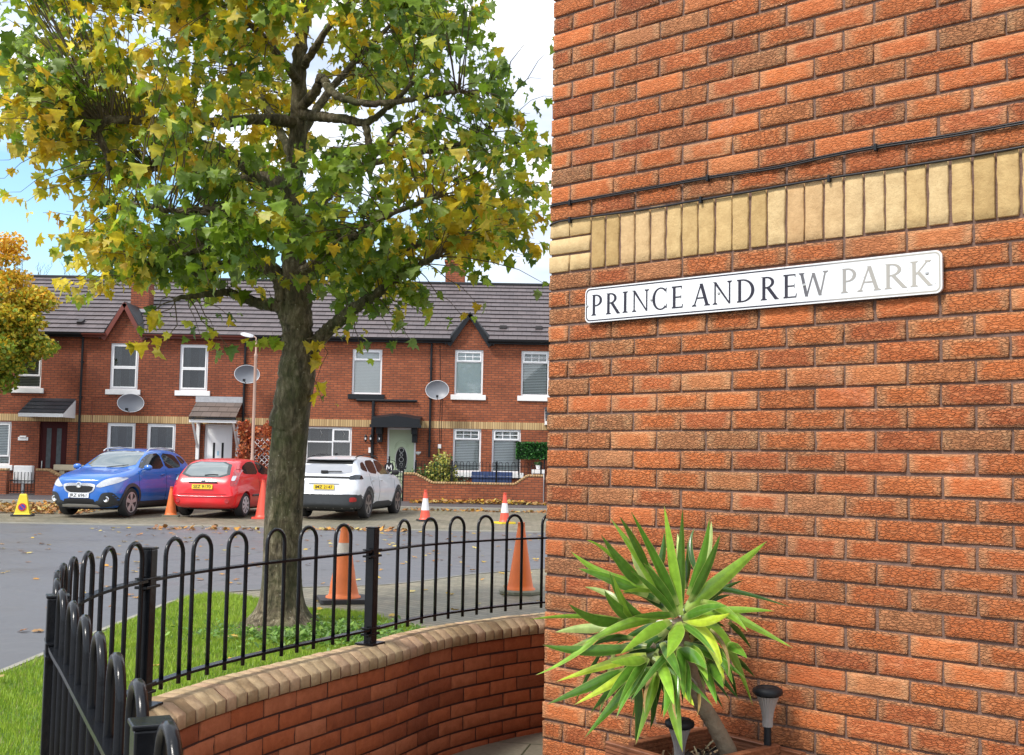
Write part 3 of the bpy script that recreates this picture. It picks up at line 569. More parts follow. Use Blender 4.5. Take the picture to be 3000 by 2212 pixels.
mesh('mortar_core', V, Fc, M['mortar_red'], gw)
V = []; Q = []; cols = []; prof = [(.116, ZC + .003), (.116, ZC + .050), (.113, ZC + .054), (.060, ZC + .089), (.056, ZC + .090), (-.054, ZC + .090), (-.113, ZC + .050), (-.116, ZC + .003)]
s = 0.0
while s < TOT - .3:
    j = RNG.uniform(-.002, .002); dz = RNG.uniform(-.0015, .0015); col = (RNG.random(), RNG.random(), RNG.random(), 1)
    for ss in (s + .004, s + .007, s + .064, s + .067):
        inset = .0025 if ss in (s + .004, s + .067) else 0
        for w, z in prof:
            x = pmap(np.array([ss + j]), np.array([w * (1 - inset * 8)]), np.array([z - inset + dz + RNG.normal(0, .0006)]))[0]; V.append(x); cols.append(col)
    b0 = len(V) - 32
    for a in range(3):
        for p in range(8):
            Q.append((b0 + a * 8 + p, b0 + a * 8 + (p + 1) % 8, b0 + (a + 1) * 8 + (p + 1) % 8, b0 + (a + 1) * 8 + p))
    for e in (0, 24):
        Q += [(b0 + e, b0 + e + 1, b0 + e + 6, b0 + e + 7), (b0 + e + 1, b0 + e + 2, b0 + e + 5, b0 + e + 6), (b0 + e + 2, b0 + e + 3, b0 + e + 4, b0 + e + 5)]
    s += .0735
npmesh('coping', V, Q, M['coping'], gw, col=cols, nside=4)
V = []; Fc = []; prof = [(.110, ZC), (.109, ZC + .047), (.056, ZC + .082), (-.05, ZC + .082), (-.108, ZC + .044), (-.108, ZC)]
for s in S:
    for w, z in prof: V.append(tuple(pmap(np.array([s]), np.array([w]), np.array([z]))[0]))
for i in range(len(S) - 1):
    for p in range(5): Fc.append((i * 6 + p, i * 6 + p + 1, i * 6 + p + 7, i * 6 + p + 6))
mesh('coping_mortar', V, Fc, simple('coping_joint', (.13, .05, .032), .95), gw)
# ------------------------------------------------------------------ hooped railing on the wall
rl = thing('bow_top_railing', 'glossy black bow top metal railing curving along the low wall in the foreground', 'railing')
ZP = ZC + .091
def pp(s, z, w=0.0): return Vector(pmap(np.array([s]), np.array([w]), np.array([z]))[0])
def s_of(x, y): return ARC[np.argmin((PX - x) ** 2 + (PY - y) ** 2)]
posts = [s_of(-.655, 5.62), s_of(-1.285, 4.15), s_of(-1.055, 2.72), s_of(-.435, 1.46)]
def rail(s0, s1, z, w, h):
    n = max(2, int((s1 - s0) / .04)); V = []; Fc = []
    for i in range(n + 1):
        s = s0 + (s1 - s0) * i / n
        for a, b in ((-w / 2, -h / 2), (w / 2, -h / 2), (w / 2, h / 2), (-w / 2, h / 2)): V.append(pp(s, z + b, a))
    for i in range(n):
        for p in range(4): Fc.append((i * 4 + p, i * 4 + (p + 1) % 4, i * 4 + 4 + (p + 1) % 4, i * 4 + 4 + p))
    Fc += [(0, 1, 2, 3), (n * 4, n * 4 + 1, n * 4 + 2, n * 4 + 3)]
    m_ = MB(); m_.add(V, Fc); return m_.build('rail', M['black'], rl)
SB, SP2, SL, SN = posts
def hoops(cs, hw, s_lo, s_hi):
    for s in cs:
        P = []; zt = 1.232 - hw
        P.append(pp(s - hw, .69)); P += [pp(s - hw, zt)]
        for k in range(1, 10): a = math.pi * k / 10; P.append(pp(s - hw * math.cos(a), zt + hw * math.sin(a)))
        P += [pp(s + hw, zt), pp(s + hw, .69)]
        P2 = [P[0], P[0] + (P[1] - P[0]) * .5] + P[1:-1] + [P[-1] + (P[-2] - P[-1]) * .5, P[-1]]
        MB().tube(P2, .0085, 8).build('hoop', M['black'], rl, True)
def secs(a, b, n, hw):
    st = (b - a) / n; cs = [a + st * (i + .5) for i in range(n)]; hoops(cs, hw, a, b)
S0 = s_of(.55, 7.08)
hoops([s_of(x, y) for x, y in ((.45, 7.02), (.22, 6.85), (.03, 6.68), (-.14, 6.50), (-.275, 6.33), (-.41, 6.14), (-.54, 5.90))], .060, 0, 0)
hoops([s_of(x, y) for x, y in ((-.775, 5.41), (-.885, 5.18), (-.995, 4.96), (-1.09, 4.74), (-1.18, 4.52), (-1.245, 4.33))], .060, 0, 0)
secs(SP2, SL, 7, .058); secs(SL + .02, SN - .02, 6, .058); secs(SN + .03, SN + 1.1, 5, .058)
for a, b in ((S0 - .1, SB), (SB, SP2), (SP2, SL), (SL, SN), (SN, SN + 1.3)):
    rail(a + .018, b - .018, 1.095, .036, .010); rail(a + .018, b - .018, .722, .036, .010)
for s in posts:
    x, y, tx, ty = path_at(s); mt = Matrix.Translation((float(x), float(y), 0)) @ Matrix.Rotation(math.atan2(float(ty), float(tx)), 4, 'Z')
    mb = MB(); mb.box(-.023, .023, -.023, .023, ZP, 1.205, mt); po = mb.build('post', M['black'], rl, bevel=.003)
    mb = MB(); mb.box(-.026, .026, -.026, .026, 1.2055, 1.212, mt); mb.build('post_cap', M['black'], po, bevel=.002)
    mb = MB(); mb.box(-.055, .055, -.05, .05, ZP + .0005, ZP + .009, mt)
    for a in (-.042, .042): mb.lathe([(.009, 0), (.009, .012), (.004, .014), (.004, .022)], 6, (0, 0, 0)); mb.V[-24:] = [tuple(mt @ (Vector(v) + Vector((a, .03 * (1 if a > 0 else -1), ZP + .009)))) for v in mb.V[-24:]]
    mb.build('base_plate', M['black'], po)
    for z in (1.09, .718):
        mb = MB(); mb.box(-.05, .05, -.024, .024, z - .022, z - .012, mt); mb.box(-.05, .05, -.024, .024, z + .011, z + .017, mt)
        for a in (-.036, .036): mb.box(a - .007, a + .007, -.007, .007, z - .03, z + .021, mt)
        mb.build('bracket', M['black'], po, bevel=.0015)
# ================================================================== PLANTER, SOLAR LIGHTS, YUCCA
WM = Matrix.Translation(WC) @ Matrix.Rotation(-WYAW, 4, 'Z')     # wall frame (x along, -y out)
PR = R(-9); PC = (1.145, .045)                                      # back-right corner in the wall frame (u, w)
pl = thing('planter', 'square reddish wooden planter of grooved boards with the yucca in it, against the brick wall', 'planter', wallp(PC[0], PC[1], 0), -WYAW + PR)
PW = .345; PD = .46; PT = .573; bt = .03
def board(x0, x1, y0, y1, z0, z1, axis):
    """one stack of grooved decking boards; axis = the long one; grooves run along it on both faces"""
    mb = MB(); n = 9
    if axis == 'x':
        prof = []
        for k in range(n): a = z0 + .012 + (z1 - z0 - .024) * k / n; d = (z1 - z0 - .024) / n; prof += [(0, a), (0, a + d * .55), (.004, a + d * .65), (.004, a + d * .9)]
        P = [(y0 + p, z) for p, z in prof]; P = [(y0, z0)] + P + [(y0, z1 - .003), (y0 + .003, z1), (y1 - .003, z1), (y1, z1 - .003), (y1, z0)]
        V = [(x0, y, z) for y, z in P] + [(x1, y, z) for y, z in P]
    else:
        prof = []
        for k in range(n): a = z0 + .012 + (z1 - z0 - .024) * k / n; d = (z1 - z0 - .024) / n; prof += [(0, a), (0, a + d * .55), (.004, a + d * .65), (.004, a + d * .9)]
        P = [(x1 - p, z) for p, z in prof]; P = [(x1, z0)] + P + [(x1, z1 - .003), (x1 - .003, z1), (x0 + .003, z1), (x0, z1 - .003), (x0, z0)]
        V = [(x, y0, z) for x, z in P] + [(x, y1, z) for x, z in P]
    m = len(P); tri = tessellate_polygon([[Vector((a, b, 0)) for a, b in P]])
    mb.add(V, [(i, (i + 1) % m, m + (i + 1) % m, m + i) for i in range(m)] + [tuple(t) for t in tri] + [tuple(i + m for i in t) for t in tri])
    return mb
ov = .085
for lv in range(4):
    z1 = PT - lv * .145; z0 = z1 - .140
    if z0 < 0: z0 = 0.0
    if z1 - z0 < .02: continue
    board(-PW - ov, ov, -bt, 0, z0, z1 - .012, 'x').build('board', M['wood'], pl)
    board(-PW - ov, ov, -PD, -PD + bt, z0, z1 - .012, 'x').build('board', M['wood'], pl)
    for x in (-PW, -bt):
        board(x, x + bt, -PD + bt + .001, -bt - .001, z0, z1, 'y').build('board', M['wood'], pl)
n = 34; V = []; Fc = []
for i in range(n):
    for j in range(n):
        x = -PW + bt + (PW - 2 * bt) * i / (n - 1); y = -PD + bt + (PD - 2 * bt) * j / (n - 1); V.append((x, y, PT - .075 + random.gauss(0, .006) + .012 * math.sin(i * .5) * math.sin(j * .4)))
for i in range(n - 1):
    for j in range(n - 1): a = i * n + j; Fc.append((a, a + n, a + n + 1, a + 1))
mesh('compost', V, Fc, M['earth_dark'], pl)
o = scatter_leaves(RNG.uniform(-PW + .05, -.05, 160), RNG.uniform(-PD + .06, -.05, 160), PT - .066, .022, .5, np.array([(.30, .22, .13), (.12, .08, .05), (.40, .36, .22)]), 'mulch', M['fallen'], np.array([(-.1, -.8), (.1, -.8), (.14, 0), (.1, .8), (-.1, .7)])); o.parent = pl; o['kind'] = 'stuff'
def solar(px, py, D, zb, label, sc=1.0):
    p = CAM + ray(px, py) * D; t = thing('solar_light', label, 'garden light', (p.x, p.y, zb), .4, 'solar stake lights in the planter'); h = p.z - zb; r = .053 * sc
    mb = MB(); mb.lathe([(.0, h - .016), (r * .5, h - .018), (r * .93, h - .012), (r, h - .004), (r * .96, h + .006), (r * .72, h + .014), (r * .66, h + .0145), (r * .64, h + .012), (0, h + .012)], 28); cp = mb.build('cap', M['black_up'], t, auto=50)
    mb = MB(); mb.box(-r * .4, r * .4, -r * .4, r * .4, h + .0125, h + .0135); mb.build('solar_panel', M['dark'], cp)
    pr = []; V = []; n = 48
    for k, (rr, z) in enumerate([(.72, -.018), (.60, -.035), (.48, -.055), (.39, -.075), (.34, -.095), (.33, -.122)]):
        for a in range(n): q_ = rr * r * (1 + (.035 if a % 2 else -.02)); V.append((q_ * math.cos(2 * math.pi * a / n), q_ * math.sin(2 * math.pi * a / n), h + z))
    mb = MB(); mb.add(V, [(i * n + k, i * n + (k + 1) % n, (i + 1) * n + (k + 1) % n, (i + 1) * n + k) for i in range(5) for k in range(n)] + [tuple(5 * n + k for k in range(n))]); mb.build('diffuser', M['diff'], t)
    mb = MB(); mb.lathe([(.013, h - .121), (.013, .0), (.004, -.06)], 14); mb.build('stake', M['black_up'], t, auto=50)
solar(2249, 2024, 4.02, PT - .08, 'black solar stake light standing right of the yucca stem')
solar(1991, 2118, 3.98, PT - .08, 'black solar stake light half hidden by yucca leaves, left of the stem', .98)
yu = thing('yucca_plant', 'large yucca with long pointed bright green leaves on a leaning scarred stem', 'plant', CAM + ray(2136, 2212) * 3.98 - Vector((0, 0, .05)), 0)
YL = yu.location.copy()
def yz(x, y): return 1550 + x / 2.034, 1400 + y / 2.034
stem = [CAM + ray(*yz(x, y)) * D for x, y, D in ((1215, 1760, 3.99), (1190, 1640, 3.98), (1130, 1520, 3.97), (1080, 1430, 3.97), (1030, 1350, 3.97), (985, 1230, 3.98), (950, 1100, 3.98), (915, 960, 3.97), (890, 850, 3.96))]
stem = catmull(stem, 0)
rad = [.031 - .008 * i / len(stem) + random.uniform(-.0012, .0012) for i in range(len(stem))]
V = [p - YL for p in stem]; mb = MB(); mb.tube(V, rad, 20); mb.build('stem', M['ybark'], yu, True)
br2 = catmull([CAM + ray(*yz(x, y)) * D for x, y, D in ((960, 1120, 4.0), (880, 1100, 4.03), (800, 1040, 4.05), (730, 990, 4.05))], 0)
MB().tube([p - YL for p in br2], .013, 12).build('stem', M['ybark'], yu, True)
YLV = """900 820 0 0 805 165 58 b|900 815 0 0 915 180 52 g|880 760 760 500 605 195 58 g|850 790 700 540 480 235 66 b|720 560 640 400 540 230 44 g|680 640 560 520 430 340 62 g|950 700 1030 480 1075 240 52 g|960 740 1060 540 1140 335 50 g|930 790 1180 580 1420 375 80 b|925 830 1200 790 1465 795 46 b|920 835 1060 850 1200 805 58 y|1020 740 1230 830 1575 1015 56 b|1020 650 1250 680 1555 770 26 d|1030 740 1180 800 1300 915 48 b|985 900 1150 960 1335 1360 76 b|925 885 1070 960 1165 1230 86 y|880 860 870 950 820 1075 82 b|720 640 480 590 245 435 58 b|710 700 480 600 290 540 56 g|835 795 700 690 560 690 74 d|640 870 520 770 450 670 60 g|640 860 560 740 500 580 46 b|560 860 400 850 235 750 66 g|560 850 280 825 0 845 28 b|760 850 560 880 310 1000 56 b|840 850 700 930 540 1055 62 b|820 900 700 1010 590 1060 66 p|620 1010 330 1030 80 995 60 g|470 890 260 1060 40 1175 28 b|550 875 380 960 225 1015 36 p|450 900 300 900 155 920 50 p|700 1070 600 1090 480 1100 62 b|770 1040 700 1060 612 1090 66 p|700 1060 480 1110 160 1215 54 y|690 1110 540 1200 265 1355 58 y|580 1150 390 1230 105 1350 64 g|740 1150 600 1250 330 1550 84 g|770 1160 720 1320 635 1590 50 b|770 1060 820 1200 865 1360 60 b|830 1140 860 1370 915 1635 82 b|790 980 850 1080 905 1205 54 g|870 1060 970 1060 1060 1145 74 g|950 1150 1000 1240 1045 1390 80 p|890 1170 930 1270 985 1360 52 y|1050 1080 1110 1160 1160 1255 56 g|1120 1050 1190 1160 1240 1310 42 d|1180 985 1240 1020 1300 1075 54 g|1190 860 1260 930 1325 1020 28 d|1200 1060 1270 1110 1345 1185 32 d|640 1170 650 1400 630 1600 52 d|690 1170 740 1330 720 1500 46 d|500 1050 470 1220 415 1420 34 p|720 860 560 740 480 560 44 g|560 740 440 680 330 650 34 p|720 640 630 480 610 300 40 p|770 560 800 440 805 320 40 d|900 560 890 430 885 330 30 p|930 660 950 500 945 380 38 d|1010 650 1070 430 1085 255 36 p|660 640 480 450 340 370 24 b|870 815 740 820 620 825 40 g|910 1060 960 1030 1000 985 62 d|740 680 640 670 550 682 24 b|430 1040 350 1180 275 1340 22 d|1000 880 1020 940 1000 1010 60 d|850 930 780 960 740 1040 60 d|960 960 1060 960 1120 1050 60 d|880 1000 900 1060 960 1130 50 d|780 740 640 640 600 520 44 d|1000 560 960 420 985 300 30 d|620 960 480 960 380 1000 44 d|700 1000 560 1010 430 1070 46 d|930 1060 1000 1180 1035 1395 82 p|890 1050 930 1180 955 1340 66 g|1000 1040 1065 1180 1120 1350 58 g|860 1090 840 1250 800 1430 60 g|940 1000 1010 1080 1065 1210 66 b|800 1120 760 1280 745 1440 52 d|1060 960 1150 1080 1215 1230 56 g|950 1180 1010 1290 1000 1420 22 x|900 1150 860 1300 880 1440 20 x|1080 900 1170 1020 1190 1180 18 x|760 1120 700 1250 690 1400 18 x"""
_rf = random.Random(21)
for _k in range(60):
    _a = _rf.uniform(0, 6.28); _cx, _cy = ((890, 850), (720, 1050), (900, 980))[_k % 3]; _a = _a if _k % 3 == 0 else _rf.uniform(.2, 2.9); _l = _rf.uniform(230, 430); _sx = _cx + 25 * math.cos(_a); _sy = _cy + 25 * math.sin(_a)
    _l *= 1.15; _tx = _cx + _l * math.cos(_a); _ty = _cy + _l * math.sin(_a) * .95 + 35
    YLV += '|%d %d %d %d %d %d %d %s' % (_sx, _sy, (_sx + _tx) / 2, (_sy + _ty) / 2 - 25, _tx, _ty, _rf.randint(36, 54), 'ddgdd'[_k % 5])
YCOL = {'b': (.23, .42, .04), 'g': (.10, .24, .025), 'd': (.04, .11, .018), 'y': (.48, .62, .05), 'p': (.38, .50, .16), 'x': (.30, .20, .08)}
for li, rec in enumerate(YLV.split('|')):
    f_ = rec.split(); bx_, by_, mx_, my_, tx_, ty_, wd_ = map(float, f_[:7]); kind = f_[7]
    if mx_ == 0: mx_, my_ = (bx_ + tx_) / 2, (by_ + ty_) / 2
    ln = math.hypot(mx_ - bx_, my_ - by_) + math.hypot(tx_ - mx_, ty_ - my_); full = 560.0
    off = math.sqrt(max(0, full * full - ln * ln)) / 2.034 / F * 3.95
    if kind in 'dp': Db = 4.02; Dt = 4.02 + min(.10, off * .3)
    else: Db = 3.93; Dt = 3.93 - min(.26, off * (.75 if ty_ > 700 else .45))
    pb = CAM + ray(*yz(bx_, by_)) * Db; pt = CAM + ray(*yz(tx_, ty_)) * Dt; pm = CAM + ray(*yz(mx_, my_)) * (Db * .5 + Dt * .5)
    for p in (pb, pm, pt):     # keep clear of the wall
        wv = (p - WC).dot(WN)
        if wv < .045: p += WN * (.045 - wv)
    Wm = wd_ * 1.10 / 2.034 / F * 3.95; V = []; cols = []; NL = 16
    for i in range(NL + 1):
        t = i / NL; c = pb * (1 - t) ** 2 + (pm * 2 - (pb + pt) * .5) * 2 * t * (1 - t) + pt * t * t
        dd = ((pm * 2 - (pb + pt) * .5) - pb) * 2 * (1 - t) + (pt - (pm * 2 - (pb + pt) * .5)) * 2 * t; dd.normalize()
        tw = random.Random(li).uniform(-.5, .5) + .6 * (t - .5) * random.Random(li + 99).uniform(-1, 1)
        vw = (CAM - c).normalized(); sx = dd.cross(vw)
        if sx.length < .15: sx = dd.cross(Vector((.3, 0, 1)))
        sx.normalize(); nn = sx.cross(dd).normalized(); sx2 = sx * math.cos(tw) + nn * math.sin(tw); nn2 = sx2.cross(dd)
        wdt = Wm * .5 * min(1.0, .55 + 1.6 * t) * (1 - max(0, (t - .30) / .70) ** 1.6) * 1.03 + .0006
        fold = wdt * (.32 - .15 * t)
        for q_, fz in ((-1, fold), (-.86, fold * .86), (-.4, fold * .3), (0, 0), (.4, fold * .3), (.86, fold * .86), (1, fold)):
            V.append(c + sx2 * (q_ * wdt) + nn2 * fz * (-1) + nn2 * 0.0 - YL)
            base = np.array(YCOL[kind]); g_ = .8 + .3 * t; cc = base * g_ * (.78 + .45 * random.Random(li * 7).random()) * (1.0 + .12 * math.sin(q_ * 9 + li))
            if abs(q_) > .95: cc = cc * .4 + np.array([.50, .55, .16]) * .6
            if t < .12: cc = cc * .6 + np.array([.55, .6, .2]) * .4
            if t > .965: cc = np.array([.30, .20, .08])
            cols.append((*cc, 1))
    Q = [(i * 7 + k, i * 7 + k + 1, i * 7 + 8 + k, i * 7 + 7 + k) for i in range(NL) for k in range(6)]
    npmesh('leaf', V, Q, M['yleaf'], yu, col=cols, smooth=True, nside=4)
# ================================================================== MAPLE TREE
TD = 9.85
mp_ = thing('maple_tree', 'maple with green and yellow leaves and a mossy trunk behind the railing', 'tree', (TB[0], TB[1], .1))
TL = mp_.location.copy()
def td(x, y, d=0.0):   # coordinates of the 2241-wide view
    return CAM + ray(x * 1.3387, y * 1.3387) * (TD + d)
limbs = []
def limb(pts, r0, r1, nseg=10):
    P = catmull([td(*p) if len(p) == 3 else td(p[0], p[1]) for p in pts], 0); m = len(P); rr = [r0 + (r1 - r0) * i / (m - 1) for i in range(m)]
    P = [p + Vector((random.gauss(0, .004), random.gauss(0, .004), random.gauss(0, .004))) for p in P]
    limbs.append((P, rr, nseg))
limb([(627, 940), (645, 820), (652, 730), (652, 640), (640, 540), (635, 440), (648, 340), (655, 240), (655, 130), (668, 20), (672, -120)], .150, .035, 14)
limb([(640, 800), (640, 740), (622, 660), (608, 605), (560, 575), (500, 578), (440, 598), (400, 570), (370, 520)], .085, .028)
limb([(630, 700), (612, 672), (570, 665), (530, 652), (500, 640), (450, 645, -.3), (380, 655, -.5)], .062, .018)
limb([(655, 790), (690, 750), (735, 708), (790, 665, -.2), (830, 640, -.3), (870, 600, -.5), (960, 560, -.7)], .075, .022)
limb([(655, 640), (690, 590, .3), (760, 570, .6), (850, 560, .8), (960, 520, 1.0), (1060, 500, 1.1)], .06, .018)
limb([(632, 470), (600, 420, -.1), (550, 380, -.2), (512, 345, -.3), (470, 320, -.4), (400, 300, -.6)], .052, .014)
limb([(640, 420), (580, 385, .3), (500, 395, .5), (420, 380, .8), (320, 370, 1.0)], .048, .014)
limb([(652, 270), (600, 262, -.2), (560, 262, -.3), (440, 270, -.4), (330, 265, -.5), (240, 262, -.6), (215, 290, -.6), (235, 340, -.6), (240, 372, -.6)], .052, .022)
limb([(655, 250), (700, 255, -.2), (760, 262, -.4), (800, 268, -.5), (850, 235, -.6), (905, 180, -.7)], .05, .016)
limb([(655, 240), (690, 200, -.3), (705, 170, -.4), (730, 205, -.5), (790, 225, -.6), (870, 222, -.7), (960, 205, -.8), (1010, 200, -.9)], .045, .014)
limb([(800, 268, -.5), (808, 320, -.5), (815, 345, -.5), (850, 300, -.5), (880, 280, -.5), (930, 240, -.6)], .032, .013)
limb([(645, 520), (700, 450, .4), (760, 380, .6), (840, 350, .8), (940, 330, 1.0), (1050, 300, 1.2), (1100, 240, 1.3)], .05, .014)
limb([(650, 380), (620, 300, .5), (560, 200, .9), (470, 110, 1.2), (380, 40, 1.4)], .045, .014)
limb([(655, 300), (720, 200, .5), (800, 110, .9), (880, 30, 1.1)], .045, .014)
limb([(655, 180), (600, 110, -.5), (540, 40, -.8), (480, -60, -1.0)], .04, .014)
limb([(660, 150), (720, 60, -.4), (800, -40, -.7)], .04, .014)
limb([(640, 560), (560, 500, -.5), (470, 470, -.9), (360, 460, -1.2), (260, 440, -1.3)], .045, .013)
limb([(650, 600), (740, 540, -.6), (850, 470, -1.0), (960, 430, -1.2)], .045, .013)
limb([(560, 575), (480, 540, -.2), (400, 560, -.4), (330, 600, -.5)], .035, .012)
limb([(400, 480, .3), (440, 530, .1), (450, 580), (460, 600)], .02, .03)
mb = MB(); # trunk flare
TK = catmull([td(608, 1385, -.05), td(612, 1345), td(615, 1290), td(618, 1200), td(622, 1100), td(630, 1000), td(640, 900), td(652, 820), td(655, 760), td(654, 700), td(652, 620)], 0)
TK[0].z = .02
base_z = .10; rr = []
for i, p in enumerate(TK):
    t = i / (len(TK) - 1); rr.append((.158 + .012 * (1 - t)) * (1 - .10 * t) + .20 * math.exp(-(max(0, p.z - base_z)) / .11) - .055 * min(1, max(0, (t - .70) / .12)))
n = 40; V = []; 
for i, p in enumerate(TK):
    for k in range(n):
        a = 2 * math.pi * k / n; fl = math.exp(-max(0, p.z - base_z) / .16)
        r = rr[i] * (1 + .10 * fl * math.sin(5 * a + 1) + .05 * fl * math.sin(9 * a) + .022 * math.sin(3 * a + p.z * 2.2) + .014 * math.sin(7 * a - p.z * 3.7) + random.gauss(0, .004))
        if 2.1 < p.z < 2.95: r *= 1 + .16 * math.exp(-((p.z - 2.55) / .22) ** 2) * max(0, math.cos(a - .1)) ** 2 + .10 * math.exp(-((p.z - 2.5) / .25) ** 2) * max(0, -math.cos(a + .2)) ** 3
        V.append(p + Vector((r * math.cos(a), r * math.sin(a), 0)) - TL)
mb.add(V, [(i * n + k, i * n + (k + 1) % n, (i + 1) * n + (k + 1) % n, (i + 1) * n + k) for i in range(len(TK) - 1) for k in range(n)])
tips = []
for P, r_, ns in limbs:
    mb.tube([p - TL for p in P], [x * random.uniform(.95, 1.08) for x in r_], ns)
mb.build('trunk', M['bark'], mp_, True)
SK = np.array([tuple(p) for P, r_, ns in limbs for p in P[len(P) // 6:]])
# crown: leaf sprays placed in a lobed volume, each hung from the nearest limb
OUTL = [(-330, -420), (-260, 60), (-150, 250), (-60, 320), (40, 300), (60, 390), (40, 470), (130, 560), (170, 640), (250, 620), (330, 640), (420, 620), (500, 680), (545, 610), (600, 560), (690, 590), (740, 660), (790, 640), (850, 700), (930, 700), (1010, 670), (1060, 630), (1130, 580), (1190, 560), (1205, 400), (1120, 200), (1060, 60), (1020, -420)]
OP = [(x * 1.3387, y * 1.3387) for x, y in OUTL]
def proj(P):
    d = P - np.array(CAM); z = d @ np.array(CF); return 1500 + F * (d @ np.array(CR)) / z, 1106 - F * (d @ np.array(CU)) / z
cc0 = np.array(td(640, 150)); NCL = 1700; cl = []
while len(cl) < NCL:
    k = 4000; p = cc0 + RNG.uniform(-1, 1, (k, 3)) * np.array([2.75, 1.9, 2.75])
    e = ((p[:, 0] - cc0[0]) / 2.7) ** 2 + ((p[:, 1] - cc0[1]) / 1.85) ** 2 + ((p[:, 2] - cc0[2]) / 2.75) ** 2
    x_, y_ = proj(p); ok = (e < 1) & (RNG.random(k) < (.25 + .9 * e) * np.where(p[:, 0] > cc0[0] + 1.2, .6, 1)) & inpoly(x_, y_, OP) & (y_ > -500)
    # holes and lobes
    f = np.sin(p[:, 0] * 3.1 + p[:, 2] * 1.3) * np.sin(p[:, 1] * 2.7 + 1) + np.sin(p[:, 2] * 3.7 - p[:, 0]) * .7 + np.sin(p[:, 0] * 6.3 + p[:, 2] * 5.1 + p[:, 1] * 4.0) * .5
    ok &= f > -.45 + .35 * RNG.random(k)
    cl += list(p[ok])
cl = np.array(cl[:NCL])
# a few stray sprays seen hanging outside the crown
ex = [(190, 635, -.3), (300, 715, -.4), (315, 750, -.4), (345, 690, -.4), (440, 740, -.5), (470, 725, -.4), (500, 760, -.5), (510, 700, -.4), (700, 755, -.3), (690, 840, 0), (705, 880, 0), (805, 690, -.5), (860, 740, -.4), (900, 750, -.4), (790, 770, -.3), (930, 690, -.4), (1010, 690, -.3), (1040, 660, -.4), (60, 440, .2), (130, 520, .2), (20, 350, 0), (10, 390, .1), (45, 420, 0), (1180, 70, .2), (1200, 110, .2), (1160, 170, .3), (1190, 210, .2), (1150, 560, 0), (1190, 620, 0), (1120, 520, 0), (1170, 480, .1), (730, 720, -.4), (770, 740, -.3), (360, 760, -.4), (560, 760, -.2), (600, 745, -.2),
      (585, 640, -.45), (640, 610, -.5), (675, 600, -.5), (700, 640, -.5), (620, 560, -.5), (665, 570, -.5), (560, 610, -.5)]
ex = [tuple(td(*e_)) for e_ in ex]
cl = np.concatenate([cl, np.array(ex)])
yel = np.sin(cl[:, 0] * 1.7 + 2.1) * np.sin(cl[:, 2] * 2.1 + .4) + .8 * np.sin(cl[:, 0] * 4.3 + cl[:, 2] * 3.3 + cl[:, 1] * 2) - .20 * (cl[:, 0] - cc0[0]) + .10 * (cl[:, 2] - cc0[2])
LP = []; LC = []; tw = MB(); T3 = np.c_[MAP, np.zeros(len(MAP))]
mT = len(MAP); PAL_G = np.array([(.17, .28, .022), (.25, .40, .03), (.34, .48, .06), (.14, .25, .05), (.30, .42, .12)]); PAL_Y = np.array([(.82, .66, .04), (.74, .60, .03), (.88, .76, .12), (.66, .64, .05), (.76, .50, .04)]); PAL_M = np.array([(.46, .54, .05), (.36, .48, .04), (.58, .60, .08)])
for ci, c in enumerate(cl):
    d = np.linalg.norm(SK - c, axis=1) + .25 * np.maximum(0, SK[:, 2] - c[2]) + RNG.exponential(.22, len(SK)); j = int(np.argmin(d)); a = Vector(SK[j]); b = Vector(c)
    if (b - a).length > 1.15: a = b + (a - b).normalized() * 1.15
    outw = Vector((c[0] - cc0[0], c[1] - cc0[1], .4)); outw.normalize()
    b2 = b + outw * .10 + Vector((0, 0, -.02)); mid = (a + b) * .5 + Vector((random.gauss(0, .05), random.gauss(0, .05), random.uniform(-.02, .10)))
    P = [a, (a + mid) * .5 + Vector((0, 0, .02)), mid, (mid + b) * .5 + Vector((0, 0, .03)), b, b2]
    tw.tube([p - TL for p in P], [.0065, .005, .0042, .003, .0022, .0014], 4, False)
    nl = random.randint(6, 10) if ci < NCL else random.randint(3, 5)
    for k in range(nl):
        t = random.random(); p0 = (mid * (1 - t) + b * t) if t < .5 else (b * (1 - t) + b2 * t); az = random.uniform(0, 6.28); dirp = Vector((math.cos(az), math.sin(az), random.uniform(-.6, .5))).normalized()
        pet = random.uniform(.04, .11); p1 = p0 + dirp * pet + Vector((0, 0, -.02)); sz = random.uniform(.065, .138) * (1.0 if random.random() < .8 else .6)
        tipd = (dirp * random.uniform(.2, 1.0) + Vector((0, 0, -random.uniform(.4, 1.3)))).normalized(); nrm = (dirp * .7 + Vector((random.gauss(0, .5), random.gauss(0, .5), random.uniform(.0, .9)))); sx = tipd.cross(nrm)
        if sx.length < .1: continue
        sx.normalize(); nz = sx.cross(tipd)
        fold = random.uniform(.1, .95) * random.choice((1, 1, -1)); curl = random.uniform(-.2, .7)
        z = np.abs(MAP[:, 0]) * fold - (MAP[:, 1] - .3) ** 2 * curl + RNG.normal(0, .05, mT)
        A = np.array([sx, tipd, nz]); LP.append((np.c_[MAP, z] * sz) @ A + np.array(p1 - TL))
        yv = yel[ci] + random.gauss(0, .75)
        pal = PAL_Y if yv > .55 else PAL_M if yv > .0 else PAL_G; col = pal[random.randrange(len(pal))] * random.uniform(.75, 1.2)
        cm = np.repeat(col[None], mT, 0)
        if yv > .3: cm[[5, 6, 8, 9, 10, 12, 13]] = cm[[5, 6, 8, 9, 10, 12, 13]] * .55 + np.array([.62, .44, .03]) * .45
        LC.append(cm)
    
